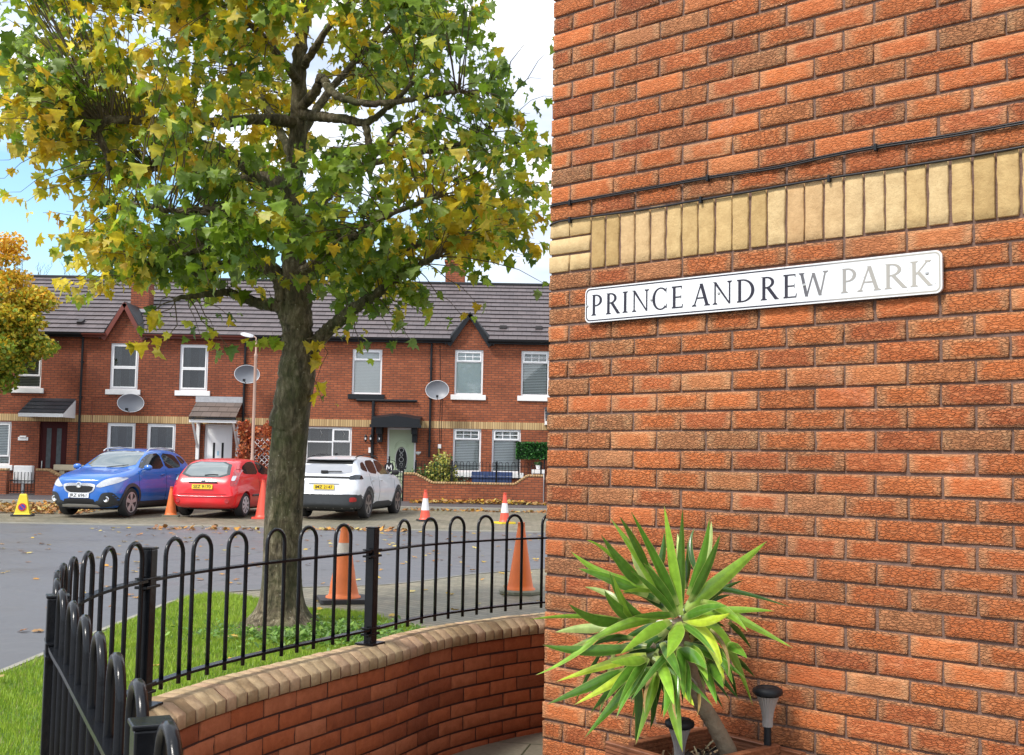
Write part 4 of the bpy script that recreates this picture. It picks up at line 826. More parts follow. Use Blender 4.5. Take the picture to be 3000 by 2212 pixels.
LP = np.array(LP); nL = len(LP); LC = np.array(LC)
tri0 = tessellate_polygon([[Vector((x, y, 0)) for x, y in MAP]]); tri0 = np.array([tuple(t) for t in tri0])
TT = (tri0[None] + (np.arange(nL) * mT)[:, None, None]).reshape(-1, 3)
npmesh('crown', LP.reshape(-1, 3), TT, M['leaf'], mp_, col=np.c_[LC.reshape(-1, 3), np.ones(nL * mT)])
tw.build('twigs', M['twig'], mp_)
# autumn tree on the left
def leafy(name, matl, parent, cen, rad, n, size, pal, lob=1.0, keepf=None, squash=.6, seed=0):
    g = np.random.default_rng(seed); p = g.normal(0, 1, (n, 3)); p /= np.linalg.norm(p, axis=1)[:, None]; r = g.random(n) ** .38
    ln = 1 + lob * .22 * (np.sin(p[:, 0] * 5 + seed) * np.sin(p[:, 2] * 6 + 1) + .6 * np.sin(p[:, 1] * 9 + p[:, 2] * 7)) + lob * .10 * np.sin(p[:, 0] * 17 + p[:, 2] * 13)
    P = p * (r * ln)[:, None] * np.array(rad) + np.array(cen)
    if keepf is not None: P = P[keepf(P)]
    n = len(P); T = np.array([(0, -.5), (.38, -.1), (.2, .25), (0, .5), (-.2, .25), (-.38, -.1)]); m = 6
    u = g.normal(0, 1, (n, 3)); u[:, 2] *= squash; u /= np.linalg.norm(u, axis=1)[:, None]; v = np.cross(u, g.normal(0, 1, (n, 3))); v /= np.linalg.norm(v, axis=1)[:, None]
    s = size * g.uniform(.6, 1.3, n)
    Q = P[:, None, :] + (T[None, :, 0, None] * v[:, None, :] + T[None, :, 1, None] * u[:, None, :]) * s[:, None, None]
    cc = pal(P, g); tri = np.array([(0, 1, 5), (1, 2, 4), (1, 4, 5), (2, 3, 4)]); TT = (tri[None] + (np.arange(n) * m)[:, None, None]).reshape(-1, 3)
    return npmesh(name, Q.reshape(-1, 3), TT, matl, parent, col=np.repeat(np.c_[cc, np.ones(n)], m, 0))
tc_ = atY(-40, 960, 34.6); lt = thing('autumn_tree', 'small tree turning orange and yellow at the left edge, in front of the terrace', 'tree', (tc_.x, tc_.y, .22))
def palL(P, g):
    h = (P[:, 2] - (tc_.z - .22)) / 2.4; t = np.clip(.34 + .5 * h + g.normal(0, .28, len(P)), 0, 1)[:, None]; a = np.array([.20, .32, .03]); b = np.array([.66, .52, .04]); c = np.array([.82, .42, .03])
    return np.where(t < .5, a + (b - a) * t * 2, b + (c - b) * (t - .5) * 2) * g.uniform(.7, 1.2, (len(P), 1))
zc_ = tc_.z - .22
lcl = []
for k in range(46):
    a = RNG.normal(0, 1, 3); a /= np.linalg.norm(a); lcl.append(np.array([0, 0, zc_]) + a * np.array([1.75, 1.2, 1.75]) * RNG.uniform(.5, 1.05))
lcl += [np.array([1.2, -.2, zc_ + .2]), np.array([1.65, 0, zc_ - .55]), np.array([1.3, .1, zc_ - .35]), np.array([.75, 0, zc_ + 1.5]), np.array([.55, 0, zc_ + 2.2]), np.array([.5, 0, zc_ + 2.6]), np.array([1.2, 0, zc_ + .9]), np.array([.9, 0, zc_ - 1.1])]
mbt = MB(); AC = []; 
mbt.tube([(0, 0, 0), (.03, 0, 1.2), (-.04, .02, 2.2), (0, 0, zc_), (.2, 0, zc_ + 1.2), (.5, 0, zc_ + 2.5)], [.13, .10, .085, .06, .03, .01], 10)
for c in lcl: mbt.tube([(0, 0, zc_ * .62 + (c[2] - zc_) * .3), tuple(np.array([0, 0, zc_ * .8]) * .5 + c * .5 + np.array([0, 0, .1])), tuple(c)], [.035, .022, .006], 5)
mbt.build('trunk', M['bark'], lt, True)
Ps = []; g = np.random.default_rng(5)
for c in lcl: p = g.normal(0, 1, (420, 3)); p = p / np.linalg.norm(p, axis=1)[:, None] * (g.random((420, 1)) ** .45) * np.array([.62, .5, .34]); Ps.append(p + c)
Ps = np.concatenate(Ps)
def leaves_at(name, matl, parent, P, size, pal, g):
    n = len(P); T = np.array([(0, -.5), (.38, -.1), (.2, .25), (0, .5), (-.2, .25), (-.38, -.1)]); m = 6
    u = g.normal(0, 1, (n, 3)); u[:, 2] *= .8; u /= np.linalg.norm(u, axis=1)[:, None]; v = np.cross(u, g.normal(0, 1, (n, 3))); v /= np.linalg.norm(v, axis=1)[:, None]; s = size * g.uniform(.6, 1.3, n)
    Q = P[:, None, :] + (T[None, :, 0, None] * v[:, None, :] + T[None, :, 1, None] * u[:, None, :]) * s[:, None, None]; cc = pal(P, g)
    tri = np.array([(0, 1, 5), (1, 2, 4), (1, 4, 5), (2, 3, 4)]); TT = (tri[None] + (np.arange(n) * m)[:, None, None]).reshape(-1, 3)
    return npmesh(name, Q.reshape(-1, 3), TT, matl, parent, col=np.repeat(np.c_[cc, np.ones(n)], m, 0))
leaves_at('crown', M['bleaf'], lt, Ps, .13, palL, g)
# ================================================================== TERRACE
YF = 37.0
def ax(px, py): return atY(px, py, YF).x
def az(px, py): return atY(px, py, YF).z
def cz(zpx): return az(800, zpx)            # level features: read in mid terrace
ZG = .262; ZE = 5.42; YR = YF + 4.1; ZR = 7.86
xAB, xBC, xCD = ax(240, 1150), ax(719, 1150), ax(1261, 1150); XA0 = xAB - 13.0; XD1 = xCD + 14.5
ZB0 = az(800, 1246); ZB1 = ZB0 + .225
def hole_wall(name, x0, x1, z0, z1, y, holes, mat, parent, dep=.10, gable=None):
    xs = sorted({x0, x1, *[h[0] for h in holes], *[h[1] for h in holes]}); zs = sorted({z0, z1, *[h[2] for h in holes], *[h[3] for h in holes]}); mb = MB()
    for i in range(len(xs) - 1):
        for j in range(len(zs) - 1):
            cx, cz_ = (xs[i] + xs[i + 1]) / 2, (zs[j] + zs[j + 1]) / 2
            if any(h[0] < cx < h[1] and h[2] < cz_ < h[3] for h in holes): continue
            mb.add([(xs[i], y, zs[j]), (xs[i + 1], y, zs[j]), (xs[i + 1], y, zs[j + 1]), (xs[i], y, zs[j + 1])], [(0, 1, 2, 3)])
    for a, b, c, d in holes:
        mb.add([(a, y, c), (b, y, c), (b, y, d), (a, y, d), (a, y + dep, c), (b, y + dep, c), (b, y + dep, d), (a, y + dep, d)], [(0, 4, 5, 1), (1, 5, 6, 2), (2, 6, 7, 3), (3, 7, 4, 0)])
    if gable:
        for a, b, zz, apx, ap in gable: mb.add([(a, y, zz), (b, y, zz), (apx, y, ap)], [(0, 1, 2)])
    return mesh(name, mb.V, mb.F, mat, parent)
def window(parent, x0, x1, z0, z1, sx=(), sz=(), open_=(), grid=None, blind=None, sill=None, fr=.055, y=YF + .055):
    """frame with mullions sx, transoms sz (fractions), thicker sash round panes in open_; grid = (pane, nx, nz)"""
    mb = MB(); W = x1 - x0; H = z1 - z0; yy = y
    mb.box(x0, x1, yy, yy + .06, z0, z0 + fr); mb.box(x0, x1, yy, yy + .06, z1 - fr, z1); mb.box(x0, x0 + fr, yy, yy + .06, z0 + fr, z1 - fr); mb.box(x1 - fr, x1, yy, yy + .06, z0 + fr, z1 - fr)
    X = [x0 + fr] + [x0 + W * s for s in sx] + [x1 - fr]; Z = [z0 + fr] + [z0 + H * s for s in sz] + [z1 - fr]
    for s in sx: mb.box(x0 + W * s - .02, x0 + W * s + .02, yy + .001, yy + .058, z0 + fr, z1 - fr)
    for s in sz: mb.box(x0 + fr, x1 - fr, yy + .002, yy + .057, z0 + H * s - .022, z0 + H * s + .022)
    w = mb.build('window', M['white'], parent); k = 0
    for i in range(len(X) - 1):
        for j in range(len(Z) - 1):
            a, b, c, d = X[i], X[i + 1], Z[j], Z[j + 1]
            if (i, j) in open_:
                m2 = MB(); f2 = .042; a += .004; b -= .004; c += .004; d -= .004
                m2.box(a, b, yy - .018, yy + .04, c, c + f2); m2.box(a, b, yy - .018, yy + .04, d - f2, d); m2.box(a, a + f2, yy - .018, yy + .04, c + f2, d - f2); m2.box(b - f2, b, yy - .018, yy + .04, c + f2, d - f2)
                a += f2; b -= f2; c += f2; d -= f2
                if grid and (i, j) == grid[0]:
                    for g_ in range(1, grid[1]): xx = a + (b - a) * g_ / grid[1]; m2.box(xx - .011, xx + .011, yy + .008, yy + .03, c, d)
                    for g_ in range(1, grid[2]): zz = c + (d - c) * g_ / grid[2]; m2.box(a, b, yy + .009, yy + .029, zz - .011, zz + .011)
                m2.build('sash', M['white'], w)
            mesh('pane', [(a, yy + .022, c), (b, yy + .022, c), (b, yy + .022, d), (a, yy + .022, d)], [(0, 1, 2, 3)], M['glass'], w)
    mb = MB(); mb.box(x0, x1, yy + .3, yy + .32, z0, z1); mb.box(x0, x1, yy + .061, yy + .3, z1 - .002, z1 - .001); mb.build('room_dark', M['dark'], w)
    if blind == 'venetian':
        mb = MB(); z = z0 + .08
        while z < z1 - .06: mb.add([(x0 + .07, yy + .09, z), (x1 - .07, yy + .09, z), (x1 - .07, yy + .115, z + .040), (x0 + .07, yy + .115, z + .040)], [(0, 1, 2, 3)]); z += .052
        mb.build('blind', M['blind'], w)
    elif blind == 'closed':
        mb = MB(); z = z0 + .06
        while z < z1 - .06: mb.add([(x0 + .06, yy + .09, z), (x1 - .06, yy + .09, z), (x1 - .06, yy + .102, z + .047), (x0 + .06, yy + .102, z + .047)], [(0, 1, 2, 3)]); z += .048
        mb.build('blind', M['blind'], w)
    elif blind == 'roller': mb = MB(); mb.box(x0 + .05, x1 - .05, yy + .09, yy + .1, z0 + .05, z1 - .05); mb.build('blind', M['net'], w)
    elif blind == 'curtain':
        for a, b in ((x0 + .04, x0 + W * .34), (x0 + W * .62, x1 - .04)):
            V = []; n = 16
            for i in range(n + 1): xx = a + (b - a) * i / n; V += [(xx, yy + .12 + .02 * math.sin(i * 1.9), z0 + .04), (xx, yy + .12 + .02 * math.sin(i * 1.9), z1 - .05)]
            mesh('curtain', V, [(2 * i, 2 * i + 2, 2 * i + 3, 2 * i + 1) for i in range(n)], M['curtain'], w)
    if sill:
        mb = MB(); mb.box(x0 - .11, x1 + .11, YF - .06, YF + .06, z0 - .165, z0 - .001); mb.build('sill', sill, w, bevel=.012)
    return w
def roof_courses(name, x0, x1, y0, z0, y1, z1, ncr, mat, parent, th=.042):
    V = []; Fc = []; UV = []; W = x1 - x0; mb = MB()
    d = Vector((0, y1 - y0, z1 - z0)); l = d.length; d.normalize(); nn = Vector((0, -d.z, d.y))
    me_v = []; uv = []
    for i in range(ncr):
        a = Vector((0, y0, z0)) + d * (l * i / ncr); b = Vector((0, y0, z0)) + d * (l * (i + 1) / ncr + .02)
        ta = a + nn * th; tb = b + nn * .004
        n = len(V); 
        for p in (a, ta, tb): V += [(x0, p.y, p.z), (x1, p.y, p.z)]; 
        Fc += [(n, n + 1, n + 3, n + 2), (n + 2, n + 3, n + 5, n + 4), (n, n + 2, n + 4), (n + 1, n + 5, n + 3)]
        uv.append((i,))
    o = mesh(name, V, Fc, mat, parent); me = o.data; ul = me.uv_layers.new(name='uv')
    for p in me.polygons:
        for li in p.loop_indices:
            v = me.vertices[me.loops[li].vertex_index]; i = me.loops[li].vertex_index // 6; r = me.loops[li].vertex_index % 6
            ul.data[li].uv = (v.co.x + (.15 if i % 2 else 0), (i * 2 + (.001 if p.index % 4 == 0 else .10 if r < 4 else .93)))
    return o
def terraced(x0, x1, label, brick, holes, gables=(), fascia=None, ncr=14):
    t = thing('terraced_house', label, 'house', (x0, YF, ZG), 0, 'terraced houses across the road'); O = Vector((0, 0, 0))
    t.location = (0, 0, 0)
    hole_wall('wall', x0 + .001, x1 - .001, ZG - .05, ZE + .1, YF, [h for h in holes], brick, t, .12, [(g[0], g[1], ZE + .1, (g[0] + g[1]) / 2, g[2] + .06) for g in gables])
    mb = MB(); mb.box(x0 + .001, x1 - .001, YF + .5, YF + 8.2, ZG, ZE); mb.build('rear_wall', brick, t)
    # buff soldier band, split round openings
    xs = [x0 + .001, x1 - .001]; cuts = sorted([(h[0], h[1]) for h in holes if h[2] < ZB1 and h[3] > ZB0 + .12]); mb = MB(); a = xs[0]
    for c in cuts: mb.box(a, c[0], YF - .006, YF + .01, ZB0, ZB1); a = c[1]
    mb.box(a, xs[1], YF - .006, YF + .01, ZB0, ZB1); mb.build('brick_band', M['soldier'], t)
    a = x0; sl_ = (ZR - ZE + .02) / (YR - YF + .28)
    for g in sorted(gables):
        roof_courses('roof', a, g[0] - .05, YF - .28, ZE - .02, YR, ZR, ncr, M['tile'], t); yb_ = YF + .02; k_ = round(ncr * (YR - yb_) / (YR - YF + .28)); roof_courses('roof', g[0] - .05, g[1] + .05, YF + .05, ZE - .02 + sl_ * .33, YR, ZR, k_, M['tile'], t); a = g[1] + .05
    roof_courses('roof', a, x1, YF - .28, ZE - .02, YR, ZR, ncr, M['tile'], t)
    mb = MB(); mb.add([(x0, YR, ZR), (x1, YR, ZR), (x1, YR + 4.2, ZE), (x0, YR + 4.2, ZE)], [(0, 1, 2, 3)]); mb.build('roof_back', M['tile'], t)
    mb = MB(); mb.box(x0, x1, YR - .10, YR + .10, ZR - .03, ZR + .07); mb.build('ridge', M['tile_dark'], t, bevel=.03)
    segs = [];a = x0
    for g in sorted(gables): segs.append((a, g[0])); a = g[1]
    segs.append((a, x1)); fm = fascia or M['black_up']
    for a, b in segs:
        mb = MB(); mb.box(a, b, YF - .17, YF - .12, ZE - .13, ZE + .02); mb.box(a, b, YF - .12, YF - .001, ZE - .13, ZE - .11); mb.build('fascia', fm, t)
        mb = MB(); n = 10; V = []
        for xx in (a, b):
            for k in range(n + 1): q_ = math.pi + math.pi * k / n; V.append((xx, YF - .235 + .058 * math.cos(q_), ZE - .02 + .06 * math.sin(q_)))
        mb.add(V, [(k, k + 1, n + 2 + k, n + 1 + k) for k in range(n)]); mb.build('gutter', M['black_up'] if not fascia else fascia, t)
        xx = a + .03; pz = [(a, YF - .0012)]
        while xx < b - .08: pz += [(xx, YF - .008), (xx, YF - .035), (xx + .07, YF - .035), (xx + .07, YF - .008)]; xx += .14
        mb = MB(); mb.prism(pz + [(b, YF - .0012)], ZE - .20, ZE - .135)
        mb.build('dentil_course', brick, t)
    for g in gables:
        xa, xb, zt = g; xm = (xa + xb) / 2; zz = ZE + .0
        Yb = YF - .28 + (zt - ZE + .12) * (YR - YF + .28) / (ZR - ZE)
        for s, xe in ((-1, xa), (1, xb)):
            V = [(xm, YF - .16, zt + .22), (xm, Yb + .3, zt + .22), (xe + s * .20, YF + .10, zz + .02), (xe + s * .22, YF - .16, zz - .14)]
            mb = MB(); mb.add(V + [(v[0], v[1], v[2] - .06) for v in V], [(0, 1, 2, 3), (4, 7, 6, 5), (0, 3, 7, 4), (0, 4, 5, 1), (2, 6, 7, 3)]); mb.build('dormer_roof', M['tile_dark'] if not g[2] < 0 else M['tile'], t)
            mb = MB(); mb.bar((xe + s * .10, YF - .14, zz - .20), (xm - s * .02, YF - .14, zt + .15), .05, .13, (0, 0, 1)); mb.build('bargeboard', fm, t)
        mb = MB(); mb.bar((xb + .13, YF - .05, ZE + .03), (xm + .10, Yb + .1, zt + .17), .16, .02, (0, -.5, 1)); mb.build('valley_flashing', M['lead'], t)
    return t
def downpipe(t, px0, py0, px1, py1, mat=None):
    x = (ax(px0, py0) + ax(px1, py1)) / 2; z0, z1 = max(ZG, az(px1, py1)), min(ZE - .05, az(px0, py0)); mb = MB(); mb.tube([(x, YF - .06, z0), (x, YF - .06, z1 - .25), (x, YF - .06, z1)], .036, 10)
    for z in (z1 - .9, (z0 + z1) / 2, z0 + .5): mb.box(x - .06, x + .06, YF - .07, YF - .001, z, z + .04)
    mb.box(x - .07, x + .07, YF - .16, YF - .01, z1 - .08, z1 + .10); mb.build('downpipe', mat or M['black_up'], t)
def dish(t, px, py, rx, rz, tw=.25):
    c = atY(px, py, YF - .45); a = rx / F * 36.6; b = rz / F * 36.6; V = [(0, 0, 0)]; Fc = []; nr, n = 6, 28
    for i in range(1, nr + 1):
        for k in range(n): r = i / nr; V.append((a * r * math.cos(2 * math.pi * k / n), -.10 * (r * r) , b * r * math.sin(2 * math.pi * k / n)))
    Fc = [(0, 1 + k, 1 + (k + 1) % n) for k in range(n)] + [(1 + i * n + k, 1 + (i + 1) * n + k, 1 + (i + 1) * n + (k + 1) % n, 1 + i * n + (k + 1) % n) for i in range(nr - 1) for k in range(n)]
    m2 = len(V); V += [(v[0], v[1] + .012, v[2]) for v in V]; Fc += [tuple(m2 + i for i in f[::-1]) for f in Fc]
    Mx = Matrix.Translation(c) @ Matrix.Rotation(tw, 4, 'Z') @ Matrix.Rotation(-.12, 4, 'X'); mb = MB(); mb.add([Mx @ Vector(v) for v in V], Fc); d_ = mb.build('satellite_dish', M['dish'], t, True)
    mb = MB(); e = c + Vector((.02, -.42, -b * .8)); mb.tube([c + Vector((0, -.02, -b * .95)), e], .012, 6); mb.box(e.x - .035, e.x + .035, e.y - .05, e.y + .04, e.z, e.z + .07); mb.tube([c + Vector((0, .05, 0)), (c.x, YF, c.z - .1)], .022, 6); mb.build('feed_arm', M['black_up'], d_)
    rim = MB(); rim.tube([Mx @ Vector((a * math.cos(2 * math.pi * k / n), -.10, b * math.sin(2 * math.pi * k / n))) for k in range(n + 1)], .008, 5); rim.build('rim', M['lamp'], d_)
def leanto(t, x0, x1, ztop, proj_, zfront, tmat, beam, gend=None, thick=.09, ncr=4):
    c = MB(); o = roof_courses('canopy', x0, x1, YF - proj_, zfront, YF - .002, ztop, ncr, tmat, t, .022)
    mb = MB(); mb.box(x0, x1, YF - proj_ + .005, YF - proj_ + .035, zfront - thick - .02, zfront - .006); mb.build('canopy_fascia', beam, o)
    for xe in (x0, x1 - .03):
        mb = MB(); mb.add([(xe, YF - proj_ + .036, zfront - thick - .02), (xe, YF - .003, zfront - thick - .02), (xe, YF - .003, ztop - .04), (xe, YF - proj_ + .036, zfront - .04), (xe + .03, YF - proj_ + .036, zfront - thick - .02), (xe + .03, YF - .003, zfront - thick - .02), (xe + .03, YF - .003, ztop - .04), (xe + .03, YF - proj_ + .036, zfront - .04)], [(0, 1, 2, 3), (4, 5, 6, 7), (0, 1, 5, 4), (1, 2, 6, 5), (2, 3, 7, 6), (3, 0, 4, 7)])
        if gend: mb.build('canopy_cheek', gend, o)
    return o
def Z(py): return cz(py)
def door(t, x0, x1, z0, z1, dm, fm, kind):
    y = YF + .06; mb = MB(); mb.box(x0, x0 + .06, y, y + .06, z0, z1); mb.box(x1 - .06, x1, y, y + .06, z0, z1); mb.box(x0 + .06, x1 - .06, y, y + .06, z1 - .06, z1); mb.build('door_frame', fm, t)
    a, b, c, d = x0 + .062, x1 - .062, z0 + .01, z1 - .062; mb = MB(); mb.box(a, b, y + .01, y + .05, c, d); W = b - a; H = d - c
    def pan(u0, u1, v0, v1): mb.box(a + W * u0, a + W * u1, y + .003, y + .012, c + H * v0, c + H * v1)
    dr = None
    if kind == 'two':
        for u in (.17, .56): pan(u - .02, u + .29, .04, .22)
        dr = mb.build('door', dm, t, bevel=.004)
        for u in (.20, .62):
            m2 = MB(); m2.box(a + W * u, a + W * (u + .19), y + .004, y + .009, c + H * .36, c + H * .93); m2.build('door_glass', M['curtain'], dr)
        m2 = MB(); m2.box(a + W * .32, a + W * .66, y - .004, y + .009, c + H * .24, c + H * .27); m2.build('letter_plate', M['lamp'], dr)
        m2 = MB(); m2.box(a + .03, a + .055, y - .03, y + .009, c + H * .34, c + H * .46); m2.build('handle', M['steel'], dr)
    elif kind == 'white':
        pan(.12, .88, .03, .18); pan(.14, .86, .27, .88); dr = mb.build('door', dm, t, bevel=.004)
        for u in (.27, .63):
            m2 = MB(); m2.box(a + W * u, a + W * (u + .09), y - .004, y + .002, c + H * .32, c + H * .76); m2.build('door_glass', M['dark'], dr)
        m2 = MB(); m2.box(a + W * .45, a + W * .53, y - .004, y + .002, c + H * .58, c + H * .64); m2.build('number_plaque', simple('pale_blue', (.35, .6, .75), .4), dr)
    else:
        dr = mb.build('door', dm, t, bevel=.004); cx = (a + b) / 2; czz = c + H * .57
        ov = lambda rx, rz: [(cx + rx * math.cos(2 * math.pi * k / 36), czz + rz * math.sin(2 * math.pi * k / 36)) for k in range(36)]
        m2 = MB(); m2.prism([(x, z) for x, z in ov(.26, .50)], -(y + .008), -(y + .003), Matrix(((1, 0, 0, 0), (0, 0, -1, 0), (0, 1, 0, 0), (0, 0, 0, 1)))); m2.build('oval_moulding', dm, dr)
        m2 = MB(); m2.prism(ov(.19, .40), -(y + .009), -(y - .003), Matrix(((1, 0, 0, 0), (0, 0, -1, 0), (0, 1, 0, 0), (0, 0, 0, 1)))); pn = m2.build('oval_glass', M['dark'], dr)
        m2 = MB()
        for i in range(5):
            zz = czz + (i - 2) * .15; rr_ = .07 if i % 2 == 0 else .045
            m2.tube([(cx + rr_ * math.cos(2 * math.pi * k / 12), y - .008, zz + rr_ * math.sin(2 * math.pi * k / 12)) for k in range(13)], .008, 5)
        m2.tube([(cx + .19 * math.cos(2 * math.pi * k / 36), y - .004, czz + .4 * math.sin(2 * math.pi * k / 36)) for k in range(37)], .012, 6); m2.build('leading', M['steel'], pn)
        for i in (0, 1):
            m2 = MB(); m2.tube([(cx + .30 * math.cos(R(40 + 100 * k / 10)) , y + .002, czz + .62 * math.sin(R(40 + 100 * k / 10)) - .07 * i) for k in range(11)], .008, 5); m2.build('moulding', dm, dr)
    return dr
# ---- house A (left edge)
hA = []
wA1 = (ax(43, 1070), ax(122, 1070), Z(1149), Z(1016)); wA2 = (ax(-62, 1300), ax(31, 1300), Z(1376), Z(1249)); dA = (ax(114, 1300), ax(196, 1300), ZG, Z(1246))
A = terraced(XA0, xAB, 'dark brick terraced house at the left edge, dark red door under a grey canopy', M['hb'][0], [wA1, wA2, dA])
window(A, *wA1, sz=(.27,), open_=((0, 1),), blind='venetian', sill=M['white_paint']); window(A, *wA2, sz=(.2,), open_=((0, 1),), blind='venetian', sill=M['white_paint'])
door(A, *dA, M['red_door'], M['red_door'], 'two')
xl, xr = ax(96, 1174), ax(223, 1174); leanto(A, xl, xr, Z(1179), 1.05, Z(1225), M['tile_dark'], M['white_paint'], M['white_paint'], .10)
mb = MB(); xx = ax(68, 1290); mb.box(xx - .16, xx + .16, YF - .03, YF - .001, Z(1303), Z(1293)); mb.tube([(xx - .10, YF - .02, Z(1293)), (xx + .10, YF - .02, Z(1293))], .04, 8); mb.build('number_plaque', M['white_paint'], A)
downpipe(A, 243, 980, 232, 1350)
mb = MB(); mb.bar((ax(215, 940), YF + .4, ZE + .42), (ax(232, 940), YF + .4, ZE + .42), .3, .12, (0, -.5, 1)); mb.build('roof_vent', M['tile'], A, bevel=.02)
# ---- house B
wB1 = (ax(323, 1070), ax(405, 1070), Z(1149), Z(1013)); wB2 = (ax(526, 1070), ax(609, 1070), Z(1149), Z(1013)); wB3 = (ax(312, 1300), ax(395, 1300), Z(1376), Z(1247)); wB4 = (ax(429, 1300), ax(513, 1300), Z(1376), Z(1247)); dB = (ax(598, 1300), ax(680, 1300), ZG, Z(1245))
Bh = terraced(xAB, xBC, 'terraced house with a red trimmed gable and a white door under a tiled canopy', M['hb'][0], [wB1, wB2, wB3, wB4, dB], [(ax(316, 985), ax(415, 985), Z(912))], M['redtrim'])
for w_ in (wB1, wB2): window(Bh, *w_, sz=(.48,), open_=((0, 0), (0, 1)), blind='curtain', sill=M['white_paint'])
for w_ in (wB3, wB4): window(Bh, *w_, sz=(.42,), open_=((0, 1),), blind='curtain', sill=M['white_paint'])
door(Bh, *dB, M['white'], M['white'], 'white')
xl, xr = ax(576, 1180), ax(711, 1180); cn = leanto(Bh, xl, xr, Z(1181), .85, Z(1228), M['tile_brown'], M['black_up'], None, .05, 3)
mb = MB(); mb.box(xl - .02, xr + .01, YF - .05, YF - .001, Z(1182), Z(1165)); mb.build('flashing', M['lead'], cn)
mb = MB(); mb.box(xl, xr, YF - .80, YF - .70, Z(1228) - .17, Z(1228) - .08)
for xx in (xl + .10, xr - .10):
    mb.box(xx - .05, xx + .05, YF - .10, YF - .001, Z(1350), Z(1228) - .08); mb.bar((xx, YF - .74, Z(1228) - .14), (xx, YF - .06, Z(1228) - .95), .06, .07); mb.box(xx - .04, xx + .04, YF - .72, YF - .1, Z(1228) - .17, Z(1228) - .09)
    mb.bar((xx, YF - .78, Z(1228) - .10), (xx, YF - .04, Z(1190)), .06, .06)
mb.build('canopy_bracket', M['white_paint'], cn)
dish(Bh, 383, 1182, 37, 27, .3); downpipe(Bh, 720, 985, 714, 1260)
xx = ax(370, 860); yb = YF + 1.35; mb = MB(); mb.box(xx - .30, xx + .30, yb, yb + .55, ZE + .6, ZR + .3); ch_ = mb.build('chimney', M['hb'][0], Bh); mb = MB(); mb.box(xx - .5, xx + .5, yb - .22, yb + .1, ZE + .86, ZE + .97); mb.build('flashing', M['lead'], ch_)
mb = MB(); mb.tube([(ax(332, 1160), YF - .008, Z(1172)), (ax(275, 1160), YF - .008, Z(1172)), (ax(268, 1200), YF - .008, Z(1200)), (ax(272, 1270), YF - .008, Z(1260)), (ax(258, 1320), YF - .008, Z(1330)), (ax(256, 1360), YF - .008, Z(1380))], .008, 5); mb.build('aerial_cable', M['redtrim'], Bh)
# ---- house C
wC1 = (ax(1032, 1080), ax(1119, 1080), Z(1150), Z(1018)); wC2 = (ax(842, 1300), ax(1030, 1300), Z(1376), Z(1248)); dC = (ax(1134, 1310), ax(1218, 1310), ZG, Z(1247))
Ch = terraced(xBC, xCD, 'terraced house with a pale sage green door under a black canopy, behind the white car', M['hb'][1], [wC1, wC2, dC])
window(Ch, *wC1, sz=(.76,), open_=((0, 1),), blind='closed', sill=M['black_up']); wn_ = window(Ch, *wC2, sx=(.30, .70), sz=(.66,), open_=((0, 1), (2, 1)), blind='curtain', sill=M['white_paint'])
for u in (.15, .5, .85):
    xx = wC2[0] + (wC2[1] - wC2[0]) * u; zz = wC2[2] + (wC2[3] - wC2[2]) * .84; mb = MB(); P = [(xx, zz + .12), (xx + .06, zz), (xx, zz - .12), (xx - .06, zz), (xx, zz + .12)]; mb.tube([(a, YF + .07, b) for a, b in P], .006, 5); mb.build('leaded_diamond', M['steel'], wn_)
door(Ch, *dC, M['green_door'], M['white'], 'oval')
xl, xr = ax(1096, 1225), ax(1236, 1225); xm = (xl + xr) / 2; z0, z1 = Z(1246), Z(1222); mb = MB(); Y0 = YF - .75
V = [(xl, Y0, z0), (xr, Y0, z0), (xr, Y0, z1 - .02), (xm, Y0, z1 + .10), (xl, Y0, z1 - .02), (xl, YF - .002, z0 + .1), (xr, YF - .002, z0 + .1), (xr, YF - .002, z1 + .1), (xm, YF - .002, z1 + .2), (xl, YF - .002, z1 + .1)]
mb.add(V, [(0, 1, 2, 3, 4), (2, 7, 8, 3), (3, 8, 9, 4), (0, 4, 9, 5), (1, 6, 7, 2), (0, 5, 6, 1)]); cn = mb.build('canopy', M['black_up'], Ch)
mb = MB(); mb.box(xl - .05, xr + .05, Y0 - .03, Y0 - .001, z0 - .02, z0 + .07)
for xx in (xl + .22, xr - .20): mb.box(xx - .09, xx + .09, YF - .5, YF - .001, z0 - .22, z0 - .02); mb.box(xx - .08, xx + .08, YF - .26, YF - .001, z0 - .48, z0 - .22)
mb.build('canopy_bracket', M['black_up'], cn)
mb = MB(); xv = ax(1093, 1250); xe = ax(1222, 1167); mb.tube([(ax(1045, 1166), YF - .06, Z(1168)), (xe, YF - .06, Z(1168))], .045, 8); mb.tube([(xv, YF - .07, Z(1170)), (xv, YF - .07, ZG)], .048, 10); mb.build('waste_pipe', M['black_up'], Ch)
for dx in (-.20, -.04, .24):
    lt_ = MB(); xx = xv + dx; zz = Z(1280); lt_.lathe([(.015, .12), (.055, .06), (.045, .05), (.038, -.06), (.02, -.10), (.0, -.13)], 8, (xx, YF - .22, zz)); lt_.bar((xx, YF - .22, zz - .12), (xv, YF - .05, zz - .17), .015); ln_ = lt_.build('wall_lantern', M['black_up'], Ch); l2 = MB(); l2.lathe([(.028, -.04), (.034, .03)], 8, (xx, YF - .235, zz)); l2.build('lantern_glass', M['lamp'], ln_)
mb = MB(); xx = ax(1226, 1315); mb.lathe([(.0, -.10), (.06, -.05), (.09, .0), (.09, .02)], 12, (xx, YF - .06, Z(1318))); mb.build('wall_light', M['white_paint'], Ch)
mb = MB(); xx = ax(1084, 1315); mb.box(xx - .04, xx + .04, YF - .08, YF - .001, Z(1322), Z(1306)); mb.build('wall_light', M['white_paint'], Ch, bevel=.01)
